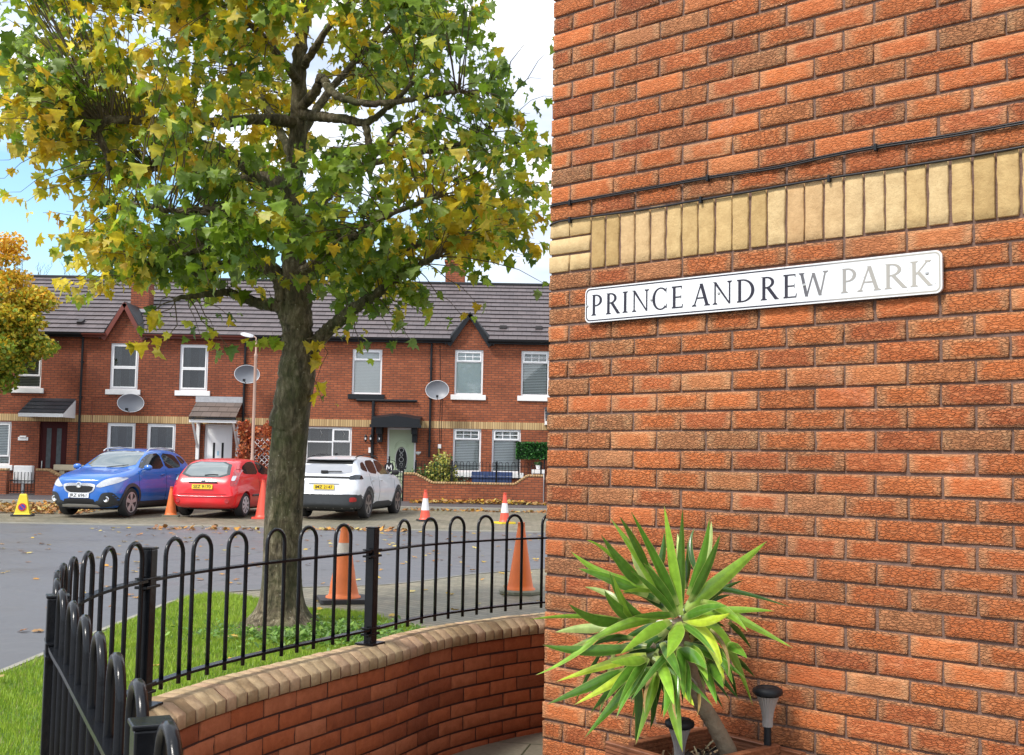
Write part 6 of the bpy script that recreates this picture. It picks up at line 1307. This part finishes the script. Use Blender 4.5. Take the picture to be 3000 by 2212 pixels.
    def rim(s, wo, wx, y0, sy, rw):
        m = MB(); m.lathe([(rw * .71, -sy * .002), (rw * .66, -sy * .03), (0, -sy * .045)], 32, (wx, y0, s.wr), 'y'); m.build('rim_well', M['rimdark'], wo)
        m = MB(); ns = s.rimstyle; r0 = rw * .685
        m.lathe([(r0 * 1.03, sy * .003), (r0 * .93, sy * .006), (r0 * .92, -sy * .02)], 36, (wx, y0, s.wr), 'y', cap=False); m.lathe([(0, sy * .006), (r0 * .2, sy * .004), (r0 * .22, -sy * .02)], 16, (wx, y0, s.wr), 'y')
        for k in range(ns):
            a = 2 * math.pi * k / ns + .3; ca, sa = math.cos(a), math.sin(a); w0, w1 = r0 * s.sw[0], r0 * s.sw[1]
            pts = []
            for rr_, ww, yy in ((r0 * .15, w0, .004), (r0 * .95, w1, .002)):
                for q_ in (-1, 1):
                    for dy in (sy * yy, -sy * .02): pts.append((wx + ca * rr_ - sa * ww * q_, y0 + dy, s.wr + sa * rr_ + ca * ww * q_))
            m.add(pts, [(0, 2, 6, 4), (0, 1, 5, 4), (2, 3, 7, 6), (1, 3, 7, 5), (0, 1, 3, 2), (4, 5, 7, 6)])
        m.build('rim', s.rm, wo)
    sw = (.16, .20)
    rm = None
    def patch(s, name, poly, mat, view, off=.004, smooth_=2, seg=.07, parent=None, mirror=None):
        """poly in (x,z) for 'left'/'right', in (y,z) for 'front'/'rear', (x,y) for 'top'"""
        P = chaikin(poly, smooth_) if smooth_ else poly
        bm = bmesh.new(); vs = [bm.verts.new((a, b, 0)) for a, b in P]; bm.verts.ensure_lookup_table()
        for t in tessellate_polygon([[Vector((a, b, 0)) for a, b in P]]):
            try: bm.faces.new([vs[i] for i in t])
            except ValueError: pass
        for _ in range(6):
            es = [e for e in bm.edges if e.calc_length() > seg]
            if not es: break
            bmesh.ops.subdivide_edges(bm, edges=es, cuts=1); bmesh.ops.triangulate(bm, faces=bm.faces)
        for v in bm.verts:
            a, b = v.co.x, v.co.y
            if view == 'right': o_, d = Vector((a, -3, b)), Vector((0, 1, 0))
            elif view == 'left': o_, d = Vector((a, 3, b)), Vector((0, -1, 0))
            elif view == 'front': o_, d = Vector((4, a, b)), Vector((-1, 0, 0))
            elif view == 'rear': o_, d = Vector((-4, a, b)), Vector((1, 0, 0))
            else: o_, d = Vector((a, b, 4)), Vector((0, 0, -1))
            h = s.bvh.ray_cast(o_, d)
            if h[0] is None: h = s.bvh.find_nearest(o_ + d * 3)
            v.co = h[0] + h[1] * off
            if h[1].dot(d) > 0: v.co = h[0] - h[1] * off
        me = bpy.data.meshes.new(name); bmesh.ops.recalc_face_normals(bm, faces=bm.faces)
        for f in bm.faces: f.smooth = True
        bm.to_mesh(me); bm.free(); me.materials.append(mat); o = bpy.data.objects.new(name, me); link(o, parent or s.t); return o
    def both(s, name, poly, mat, **k):
        r = s.patch(name, poly, mat, 'right', **k); l = s.patch(name, poly, mat, 'left', **k); return r, l
    def line(s, name, pts, view, w, mat, off=.004):
        P = []
        for i in range(len(pts) - 1):
            for k in range(8): P.append((pts[i][0] + (pts[i + 1][0] - pts[i][0]) * k / 8, pts[i][1] + (pts[i + 1][1] - pts[i][1]) * k / 8))
        P.append(pts[-1]); Q = []
        for a, b in P:
            if view == 'right': o_, d = Vector((a, -3, b)), Vector((0, 1, 0))
            elif view == 'left': o_, d = Vector((a, 3, b)), Vector((0, -1, 0))
            elif view == 'front': o_, d = Vector((4, a, b)), Vector((-1, 0, 0))
            else: o_, d = Vector((-4, a, b)), Vector((1, 0, 0))
            h = s.bvh.ray_cast(o_, d)
            if h[0] is not None: Q.append(h[0] + (h[1] if h[1].dot(d) < 0 else -h[1]) * off)
        m = MB(); m.tube(Q, w, 5); return m.build(name, mat, s.t, True)
    def archring(s, mat, wx, sy, r0, r1, a0=-8, a1=188):
        P = []; n = 22
        for k in range(n + 1): a = R(a0 + (a1 - a0) * k / n); P.append((wx + r1 * math.cos(a), s.wr + r1 * math.sin(a)))
        for k in range(n, -1, -1): a = R(a0 + (a1 - a0) * k / n); P.append((wx + r0 * math.cos(a), s.wr + r0 * math.sin(a)))
        return s.patch('wheel_arch', P, mat, 'right' if sy < 0 else 'left', off=.010, smooth_=0)
    def mirror(s, x, z, mat, y):
        for sy in (-1, 1):
            m = MB(); c = Vector((x, sy * (y + .11), z)); 
            V = []; 
            m.lathe([(0, -.10), (.055, -.08), (.075, -.02), (.072, .05), (.045, .10), (0, .11)], 14, (0, 0, 0), 'y'); m.V = [tuple(c + Vector((v[0] * .75, v[1], v[2] * .95))) for v in m.V]
            m.bar((x + .02, sy * (y - .02), z - .05), (x + .01, sy * (y + .04), z - .03), .05, .04); m.build('door_mirror', mat, s.t, True)
def numplate(car, view, x, z, tilt_, txt, yellow):
    t = car.t; sgn = 1 if view == 'front' else -1; Mx = Matrix.Translation((x, 0, z)) @ Matrix.Rotation(math.pi / 2 * sgn, 4, 'Z') @ Matrix.Rotation(math.pi / 2 + tilt_, 4, 'X')
    m = MB(); m.prism(rrect(-.26, .26, -.0555, .0555, .012, 4), -.004, .004, Mx); pm = m.build('number_plate', simple('plate_yellow', (.80, .56, .02), .35, var=0) if yellow else simple('plate_white', (.74, .76, .78), .35, var=0), t)
    o = plate_text(txt, pm, .44, M['ink2'], .105); o.data.transform(Mx @ Matrix.Translation((0, -.004, .0055)))
M['ink2'] = simple('plate_ink', (.01, .01, .012), .4, var=0)
def car_pos(front, cx, cy, ang): return (cx, cy, max(0, cy - 25.4) * .0157 + .004)
# ---- blue crossover, facing the road
BL = paint('blue_paint', (.006, .13, .52)); 
st = [(2.13, .42, .40, .62, .52, .76, .46, .84, .36), (2.08, .26, .62, .60, .74, .80, .64, .92, .50), (1.88, .20, .74, .62, .85, .90, .74, .99, .60), (1.5, .20, .80, .66, .885, .98, .80, 1.06, .66), (1.02, .20, .82, .70, .89, 1.04, .82, 1.13, .70), (.80, .20, .82, .71, .89, 1.07, .825, 1.20, .70), (.45, .20, .82, .72, .885, 1.09, .83, 1.42, .65), (.10, .20, .82, .72, .885, 1.10, .83, 1.585, .61), (-.5, .20, .82, .73, .885, 1.12, .83, 1.64, .60), (-1.15, .20, .82, .74, .89, 1.16, .83, 1.62, .59), (-1.65, .21, .80, .76, .88, 1.20, .80, 1.55, .56), (-1.95, .24, .76, .78, .85, 1.18, .74, 1.36, .56), (-2.10, .30, .66, .78, .78, 1.05, .68, 1.14, .56), (-2.14, .45, .45, .74, .60, .92, .52, .98, .42)]
Car.rm = simple('rim_smoked', (.40, .38, .38), .4, .3, var=.05); Car.rimstyle = 5; Car.sw = (.13, .26)
HB = R(259); cB = Vector((-9.72, 28.9, 0)); 
bc = Car('parked_car', 'bright blue crossover car facing the road in front of the gabled terraced house', st, BL, 4.28, (1.27, -1.285), .345, .385, (0, 0, 0), HB)
bc.t.location = car_pos(1, -9.66, 29.15, 0)
P = [(.92, 1.10), (.40, 1.45), (.12, 1.53), (-.35, 1.555), (-.40, 1.10)]
bc.both('side_window', [(.86, 1.13), (.46, 1.38), (.15, 1.50), (-.36, 1.53), (-.38, 1.14)], M['cglass'], smooth_=1); bc.both('side_window', [(-.47, 1.14), (-.45, 1.53), (-1.15, 1.50), (-1.30, 1.28), (-1.22, 1.17)], M['cglass'], smooth_=1); bc.both('side_window', [(-1.38, 1.24), (-1.24, 1.48), (-1.55, 1.44), (-1.72, 1.32)], M['cglass'], smooth_=1)
bc.patch('windscreen', [(-.66, 1.165), (.66, 1.165), (.56, 1.545), (.3, 1.575), (-.3, 1.575), (-.56, 1.545)], simple('windscreen_glass', (.10, .13, .13), .02, var=0, coat=1.0, spec=1.0), 'front', smooth_=1)
for sy in (-1, 1):
    bc.patch('headlight', [(sy * .40, .72), (sy * .55, .70), (sy * .80, .80), (sy * .84, .93), (sy * .74, .945), (sy * .58, .88)], M['clear'], 'front', off=.008)
    bc.patch('fog_light_recess', [(sy * .46, .36), (sy * .56, .58), (sy * .80, .60), (sy * .84, .30), (sy * .6, .27)], M['cladding'], 'front', off=.006)
    m = MB(); h = bc.bvh.ray_cast(Vector((4, sy * .66, .43)), Vector((-1, 0, 0))); m.lathe([(.075, .0), (.072, .02), (.05, .026), (.045, .012), (0, .008)], 20, h[0], 'x'); m.build('fog_light', M['chrome'], bc.t, True)
    bc.archring(M['cladding'], 1.27, sy, .375, .455); bc.archring(M['cladding'], -1.285, sy, .375, .455)
bc.patch('grille_surround', [(-.38, .62), (-.42, .80), (.42, .80), (.38, .62), (.22, .545), (-.22, .545)], M['chrome'], 'front', off=.010); bc.patch('grille', [(-.325, .62), (-.37, .735), (.37, .735), (.325, .62), (.2, .575), (-.2, .575)], M['dark'], 'front', off=.014)
h = bc.bvh.ray_cast(Vector((4, 0, .755)), Vector((-1, 0, 0)))[0]; m = MB(); m.lathe([(.072, .012), (.072, .026), (.055, .03), (.052, .02), (0, .018)], 24, h, 'x'); m.bar(h + Vector((.03, -.045, .03)), h + Vector((.03, .045, -.03)), .02, .006, (1, 0, 0)); m.bar(h + Vector((.03, -.05, -.01)), h + Vector((.03, -.01, .045)), .014, .006, (1, 0, 0)); m.build('emblem', M['chrome'], bc.t)
bc.patch('bumper_cladding', [(-.85, .24), (-.80, .44), (-.44, .40), (-.38, .34), (.38, .34), (.44, .40), (.80, .44), (.85, .24)], M['cladding'], 'front', off=.005, smooth_=1); bc.patch('lower_grille', [(-.42, .33), (-.36, .445), (.36, .445), (.42, .33)], M['dark'], 'front', off=.009, smooth_=1); bc.patch('skid_plate', [(-.50, .235), (-.44, .315), (.44, .315), (.50, .235)], M['silver'], 'front', off=.012, smooth_=1)
bc.both('sill_cladding', [(.82, .20), (.82, .36), (-.82, .36), (-.82, .20)], M['cladding'], smooth_=0, off=.007)
for sy, nm in ((-1, 'right'), (1, 'left')):
    m = MB(); m.tube([(.12, sy * .59, 1.56), (.0, sy * .59, 1.625), (-.6, sy * .58, 1.665), (-1.2, sy * .57, 1.635), (-1.4, sy * .565, 1.57)], .016, 8); m.build('roof_rail', M['silver'], bc.t, True)
    for x0 in (.90, -.42, -1.20): pass
    bc.line('panel_gap', [(.93, .36), (.95, .75), (.90, 1.08)], nm, .004, M['dark'], .001); bc.line('panel_gap', [(-.41, .36), (-.42, 1.12)], nm, .004, M['dark'], .001); bc.line('panel_gap', [(-.84, .62), (-1.15, .9), (-1.25, 1.15)], nm, .004, M['dark'], .001)
    for x in (-.22, -1.02): bc.line('door_handle', [(x - .09, 1.0), (x + .09, .99)], nm, .016, BL, .012)
bc.mirror(.70, 1.17, BL, .84); h = bc.bvh.ray_cast(Vector((4, 0, .515)), Vector((-1, 0, 0)))[0]; numplate(bc, 'front', h.x + .015, .515, -.06, 'JRZ 6961', False)
bc.patch('rear_window', [(-.5, 1.2), (.5, 1.2), (.45, 1.45), (-.45, 1.45)], M['cglass'], 'rear'); 
for sy in (-1, 1): bc.patch('tail_light', [(sy * .60, .95), (sy * .78, .95), (sy * .78, 1.15), (sy * .66, 1.17)], M['redl'], 'rear', off=.008); bc.patch('tail_light', [(-1.98, .96), (-1.80, 1.0), (-1.84, 1.14), (-2.0, 1.16)], M['redl'], 'right' if sy < 0 else 'left', off=.008)
m = MB(); m.tube([bc.bvh.ray_cast(Vector((4, y, 1.15 + .02 * k)), Vector((-1, 0, 0)))[0] + Vector((.02, 0, .02)) for k, y in enumerate((.05, .2, .35, .5))], .010, 5); m.build('wiper', M['dark'], bc.t)
# ---- red hatchback, seen from behind
RP = paint('red_paint', (.72, .004, .012))
st = [(1.96, .40, .40, .58, .55, .68, .48, .74, .36), (1.90, .24, .62, .58, .74, .74, .64, .82, .50), (1.6, .19, .74, .60, .82, .84, .72, .92, .58), (1.1, .18, .78, .62, .835, .92, .77, 1.00, .66), (.82, .18, .78, .64, .84, .95, .78, 1.08, .66), (.40, .18, .78, .64, .84, .97, .785, 1.30, .60), (.05, .18, .78, .64, .84, .98, .785, 1.395, .575), (-.5, .18, .78, .65, .84, 1.0, .785, 1.425, .57), (-1.1, .18, .78, .66, .84, 1.02, .78, 1.40, .565), (-1.48, .19, .78, .66, .835, 1.02, .76, 1.34, .555), (-1.70, .20, .77, .66, .83, .98, .75, 1.16, .58), (-1.86, .22, .75, .62, .815, .86, .74, .96, .62), (-1.94, .28, .66, .54, .77, .74, .68, .84, .56), (-1.97, .36, .44, .52, .56, .66, .48, .72, .40)]
Car.rm = simple('wheel_trim', (.62, .63, .65), .35, .3, var=.05); Car.rimstyle = 8; Car.sw = (.10, .17)
rc = Car('parked_car', 'red three door hatchback seen from behind, left of the maple trunk', st, RP, 3.92, (1.22, -1.25), .295, .335, (0, 0, 0), R(81)); rc.t.location = car_pos(0, -7.08, 29.75, 0)
rc.both('side_window', [(.72, 1.02), (.40, 1.22), (.10, 1.33), (-.28, 1.355), (-.30, 1.03)], M['cglass'], smooth_=1); rc.both('side_window', [(-.36, 1.03), (-.34, 1.355), (-.80, 1.33), (-1.20, 1.22), (-1.28, 1.10), (-1.22, 1.04)], M['cglass'], smooth_=1)
rg = simple('rear_glass', (.16, .19, .19), .03, var=.15, vscale=3, coat=1.0, spec=1.0)
rc.patch('rear_window_surround', [(-.64, .955), (.64, .955), (.535, 1.335), (-.535, 1.335)], M['curtain'], 'rear', smooth_=1, off=.003); rc.patch('rear_window', [(-.55, .985), (.55, .985), (.46, 1.315), (-.46, 1.315)], rg, 'rear', smooth_=1, off=.006)
for sy in (-1, 1):
    rc.patch('tail_light', [(sy * .665, .76), (sy * .79, .76), (sy * .775, .95), (sy * .70, 1.16), (sy * .645, 1.16), (sy * .665, .95)], M['redl'], 'rear', off=.007, smooth_=1)
    rc.patch('reversing_light', [(sy * .675, .88), (sy * .745, .88), (sy * .735, 1.0), (sy * .675, 1.0)], M['clear'], 'rear', off=.011)
    h = rc.bvh.ray_cast(Vector((-4, sy * .62, .40)), Vector((1, 0, 0)))[0]; m = MB(); m.lathe([(.052, -.012), (.045, -.014), (0, -.004)], 18, h, 'x'); m.build('reflector', M['redl'], rc.t)
    nm = 'right' if sy < 0 else 'left'; rc.line('panel_gap', [(.86, .3), (.86, .95)], nm, .004, M['dark'], .001); rc.line('panel_gap', [(-.38, .26), (-.40, 1.02)], nm, .004, M['dark'], .001); rc.line('side_moulding', [(.8, .52), (-.36, .52)], nm, .024, M['curtain'], .008); rc.line('door_handle', [(-.28, .86), (-.12, .87)], nm, .016, RP, .012); rc.line('side_moulding', [(-.42, .52), (-.86, .52)], nm, .024, M['curtain'], .008)
rc.line('tailgate_bar', [(-.36, .835), (.36, .835)], 'rear', .020, M['curtain'], .012); rc.line('panel_gap', [(-.60, .56), (.60, .56)], 'rear', .004, M['dark'], .001)
rc.line('bumper_crease', [(-.74, .52), (-.5, .50), (.5, .50), (.74, .52)], 'rear', .014, RP, .004)
h = rc.bvh.ray_cast(Vector((-4, 0, .88)), Vector((1, 0, 0)))[0]; m = MB(); m.lathe([(.035, -.002), (.03, -.012), (0, -.014)], 20, (0, 0, 0), 'x'); m.V = [(v[0] + h.x, v[1] * 1.8, v[2] + h.z) for v in m.V]; m.build('emblem', M['chrome'], rc.t, True)
h = rc.bvh.ray_cast(Vector((-4, 0, .725)), Vector((1, 0, 0)))[0]; numplate(rc, 'rear', h.x - .018, .735, -.12, 'SEZ 9170', True)
m = MB(); m.tube([rc.bvh.ray_cast(Vector((-4, y, 1.01 + z)), Vector((1, 0, 0)))[0] + Vector((-.02, 0, 0)) for y, z in ((.0, 0), (-.1, .012), (-.22, .018), (-.33, .012))], .012, 6); m.build('rear_wiper', M['dark'], rc.t)
rc.mirror(.62, 1.02, RP, .80); rc.patch('windscreen', [(-.58, 1.03), (.58, 1.03), (.50, 1.33), (-.50, 1.33)], M['cglass'], 'front', smooth_=1)
for sy in (-1, 1): rc.patch('headlight', [(sy * .45, .62), (sy * .72, .68), (sy * .70, .82), (sy * .5, .76)], M['clear'], 'front', off=.007)
# ---- white crossover, seen from behind
WP = paint('white_paint_car', (.74, .76, .80))
st = [(2.15, .42, .42, .64, .56, .78, .50, .86, .38), (2.08, .26, .64, .64, .76, .86, .68, .94, .52), (1.75, .20, .76, .66, .86, .95, .76, 1.02, .62), (1.3, .20, .81, .68, .885, 1.0, .81, 1.07, .68), (.95, .20, .82, .70, .885, 1.02, .82, 1.12, .69), (.50, .20, .82, .70, .88, 1.03, .82, 1.34, .65), (.10, .20, .82, .70, .88, 1.04, .82, 1.49, .61), (-.5, .20, .82, .71, .88, 1.06, .82, 1.535, .60), (-1.1, .20, .82, .72, .885, 1.09, .82, 1.515, .59), (-1.62, .21, .82, .74, .885, 1.12, .80, 1.47, .575), (-1.84, .22, .81, .76, .88, 1.10, .77, 1.36, .60), (-2.00, .24, .79, .76, .865, 1.02, .75, 1.10, .64), (-2.10, .28, .72, .74, .83, .94, .74, .99, .64), (-2.15, .36, .5, .70, .66, .86, .58, .91, .48)]
Car.rm = simple('rim_dark_alloy', (.33, .34, .36), .3, .8, var=.05); Car.rimstyle = 5; Car.sw = (.08, .22)
wc = Car('parked_car', 'white crossover car seen from behind, right of the maple trunk', st, WP, 4.3, (1.30, -1.305), .345, .385, (0, 0, 0), R(79.5)); wc.t.location = car_pos(0, -4.10, 30.05, 0)
wc.both('side_window', [(.86, 1.07), (.46, 1.28), (.12, 1.41), (-.36, 1.44), (-.38, 1.08)], M['cglass'], smooth_=1); wc.both('side_window', [(-.45, 1.08), (-.43, 1.44), (-1.02, 1.42), (-1.16, 1.30), (-1.12, 1.12)], M['cglass'], smooth_=1); wc.both('side_window', [(-1.20, 1.13), (-1.20, 1.39), (-1.44, 1.36), (-1.62, 1.20)], M['cglass'], smooth_=1)
wg = simple('rear_glass_pale', (.30, .31, .34), .04, var=.15, vscale=3, coat=1.0, spec=1.0)
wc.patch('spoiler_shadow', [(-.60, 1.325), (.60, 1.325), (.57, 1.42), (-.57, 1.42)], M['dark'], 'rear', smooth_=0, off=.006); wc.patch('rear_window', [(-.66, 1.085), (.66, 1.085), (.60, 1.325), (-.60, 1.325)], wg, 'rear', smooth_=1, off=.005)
sp_ = MB(); V = []
for y in (-.60, -.3, 0, .3, .60): xb = -1.80 - .10 * (1 - (y / .6) ** 2); V += [(xb, y, 1.445), (xb + .03, y, 1.42), (-1.45, y, 1.46), (-1.45, y, 1.505 - .02 * abs(y))]
sp_.add(V, [(i * 4 + k, i * 4 + (k + 1) % 4, i * 4 + 4 + (k + 1) % 4, i * 4 + 4 + k) for i in range(4) for k in range(4)] + [(0, 1, 2, 3), (16, 17, 18, 19)]); sp_.build('spoiler', WP, wc.t, bevel=.008)
wc.patch('light_bar', [(-.74, .975), (.74, .975), (.74, 1.025), (-.74, 1.025)], M['dark'], 'rear', smooth_=0, off=.007)
for sy in (-1, 1):
    nm = 'right' if sy < 0 else 'left'; wc.patch('tail_light', [(-2.08, .96), (-1.66, .965), (-1.78, 1.07), (-2.02, 1.07)], M['cglass'], nm, off=.009, smooth_=1); wc.patch('tail_light', [(sy * .60, .955), (sy * .80, .955), (sy * .78, 1.06), (sy * .62, 1.045)], M['cglass'], 'rear', off=.010, smooth_=1)
    wc.archring(M['cladding'], 1.30, sy, .375, .450); wc.archring(M['cladding'], -1.305, sy, .375, .450)
    wc.patch('rear_fog_light', [(sy * .63, .42), (sy * .79, .43), (sy * .79, .54), (sy * .65, .53)], M['redl'], 'rear', off=.016, smooth_=1)
    wc.patch('bumper_corner', [(-2.12, .22), (-2.12, .58), (-1.95, .60), (-1.74, .48), (-1.70, .22)], M['cladding'], nm, smooth_=0, off=.006)
    wc.line('panel_gap', [(.93, .4), (.95, 1.02)], nm, .004, M['curtain'], .001); wc.line('panel_gap', [(-.41, .36), (-.41, 1.08)], nm, .004, M['curtain'], .001); wc.line('panel_gap', [(-.85, .6), (-1.12, .9), (-1.16, 1.1)], nm, .004, M['curtain'], .001)
    for x in (-.22, -.98): wc.line('door_handle', [(x - .08, .93), (x + .08, .925)], nm, .014, WP, .012)
    m = MB(); m.tube([(.2, sy * .60, 1.50), (-.1, sy * .605, 1.545), (-.8, sy * .59, 1.565), (-1.4, sy * .575, 1.52), (-1.5, sy * .57, 1.49)], .014, 8); m.build('roof_rail', M['dark'], wc.t, True)
wc.patch('rear_bumper', [(-.86, .24), (-.86, .60), (.86, .60), (.86, .24)], M['cladding'], 'rear', smooth_=0, off=.006); wc.both('sill_cladding', [(.86, .20), (.86, .34), (.5, .40), (-.6, .40), (-.86, .34), (-.86, .20)], M['cladding'], smooth_=0, off=.007)
wc.line('bumper_trim', [(-.62, .60), (.62, .60)], 'rear', .012, M['silver'], .006); wc.line('tailgate_crease', [(-.38, .845), (.38, .845)], 'rear', .007, M['curtain'], .002)
h = wc.bvh.ray_cast(Vector((-4, 0, .77)), Vector((1, 0, 0)))[0]; numplate(wc, 'rear', h.x - .015, .77, -.05, 'IMZ 2147', True)
m = MB(); h = wc.bvh.ray_cast(Vector((-4, 0, 1.12)), Vector((1, 0, 0)))[0]; m.box(h.x - .05, h.x, -.04, .12, 1.10, 1.17); m.tube([h + Vector((-.035, 0, .02)), h + Vector((-.03, -.2, .03)), h + Vector((-.02, -.40, .03))], .014, 6); m.build('rear_wiper', M['dark'], wc.t, bevel=0)
m = MB(); m.box(-1.38, -1.26, -.02, .02, 1.535, 1.60); m.build('antenna_fin', M['dark'], wc.t, bevel=.01); wc.mirror(.72, 1.12, M['dark'], .84); wc.patch('windscreen', [(-.62, 1.15), (.62, 1.15), (.54, 1.45), (-.54, 1.45)], M['cglass'], 'front', smooth_=1)
for sy in (-1, 1): wc.patch('headlight', [(sy * .50, .74), (sy * .78, .80), (sy * .76, .90), (sy * .5, .86)], M['clear'], 'front', off=.007)
for c_ in (bc, rc, wc): c_.t.rotation_mode = 'XYZ'
# ------------------------------------------------------------------ camera, light, world
cam = bpy.data.cameras.new('camera'); cam.sensor_width = 36; cam.lens = F * 36 / 3000; cam.clip_start = .05; cam.clip_end = 2000
co = bpy.data.objects.new('camera', cam); link(co); mt = Matrix.Identity(4)
for i in range(3): mt[i][0] = CR[i]; mt[i][1] = CU[i]; mt[i][2] = -CF[i]; mt[i][3] = CAM[i]
co.matrix_world = mt; bpy.context.scene.camera = co
SUN_EL = R(50); SUN_AZ = R(232)       # azimuth measured clockwise from +Y
sun = bpy.data.lights.new('sun', 'SUN'); sun.energy = 2.3; sun.angle = R(11); sun.color = (1, .95, .88); so = bpy.data.objects.new('sun', sun); link(so)
sd = Vector((math.sin(SUN_AZ) * math.cos(SUN_EL), math.cos(SUN_AZ) * math.cos(SUN_EL), math.sin(SUN_EL))); so.rotation_euler = (-sd).to_track_quat('-Z', 'Y').to_euler()
so.location = sd * 50
w = bpy.data.worlds.new('World'); bpy.context.scene.world = w; w.use_nodes = True; nt = w.node_tree; nt.nodes.clear()
out_ = nt.nodes.new('ShaderNodeOutputWorld'); sky = nt.nodes.new('ShaderNodeTexSky'); sky.sky_type = 'NISHITA'; sky.sun_disc = False; sky.sun_elevation = SUN_EL; sky.sun_rotation = SUN_AZ
bg1 = N(nt, 'ShaderNodeBackground', Strength=.15); hs = N(nt, 'ShaderNodeHueSaturation', Hue=.492, Saturation=1.15); L(nt, sky.outputs[0], hs.inputs['Color']); L(nt, hs.outputs[0], bg1.inputs[0])
tc = nt.nodes.new('ShaderNodeTexCoord'); sp = N(nt, 'ShaderNodeSeparateXYZ'); L(nt, tc.outputs['Generated'], sp.inputs[0])
mp = N(nt, 'ShaderNodeMapping'); mp.inputs['Scale'].default_value = (1, 1, 3.2); mp.inputs['Location'].default_value = (.3, .1, .55); L(nt, tc.outputs['Generated'], mp.inputs[0])
n1 = noise(nt, mp.outputs[0], 2.6, 9, .55, .25)
# a clear gap low in the north-west
dx = math_(nt, 'MULTIPLY', math_(nt, 'ADD', sp.outputs[0], .42), 3.6); dz = math_(nt, 'MULTIPLY', math_(nt, 'SUBTRACT', sp.outputs[2], .190), 22.0)
g_ = math_(nt, 'ADD', math_(nt, 'MULTIPLY', dx, dx), math_(nt, 'MULTIPLY', dz, dz)); gap = math_(nt, 'POWER', 2.718, math_(nt, 'MULTIPLY', g_, -1.0))
cf = math_(nt, 'SUBTRACT', n1, math_(nt, 'MULTIPLY', gap, .60)); cov = ramp(nt, cf, [(.16, 0.0), (.38, .82), (.52, 1.0)])
n2 = noise(nt, mp.outputs[0], 5.2, 6, .5); cc = ramp(nt, n2, [(.32, (.44, .49, .60)), (.5, (.66, .70, .78)), (.64, (1.05, 1.05, 1.05))])
bg2 = N(nt, 'ShaderNodeBackground', Strength=1.0); L(nt, cc, bg2.inputs[0])
mx = N(nt, 'ShaderNodeMixShader'); L(nt, cov, mx.inputs[0]); L(nt, bg1.outputs[0], mx.inputs[1]); L(nt, bg2.outputs[0], mx.inputs[2]); L(nt, mx.outputs[0], out_.inputs[0])
sc = bpy.context.scene; sc.view_settings.view_transform = 'Standard'; sc.view_settings.look = 'None'; sc.view_settings.gamma = 1; sc.view_settings.exposure = .90
sc.render.engine = 'CYCLES'; sc.cycles.max_bounces = 6; sc.cycles.transparent_max_bounces = 12; sc.cycles.use_denoising = True
sc.unit_settings.system = 'METRIC'
bpy.context.view_layer.update()
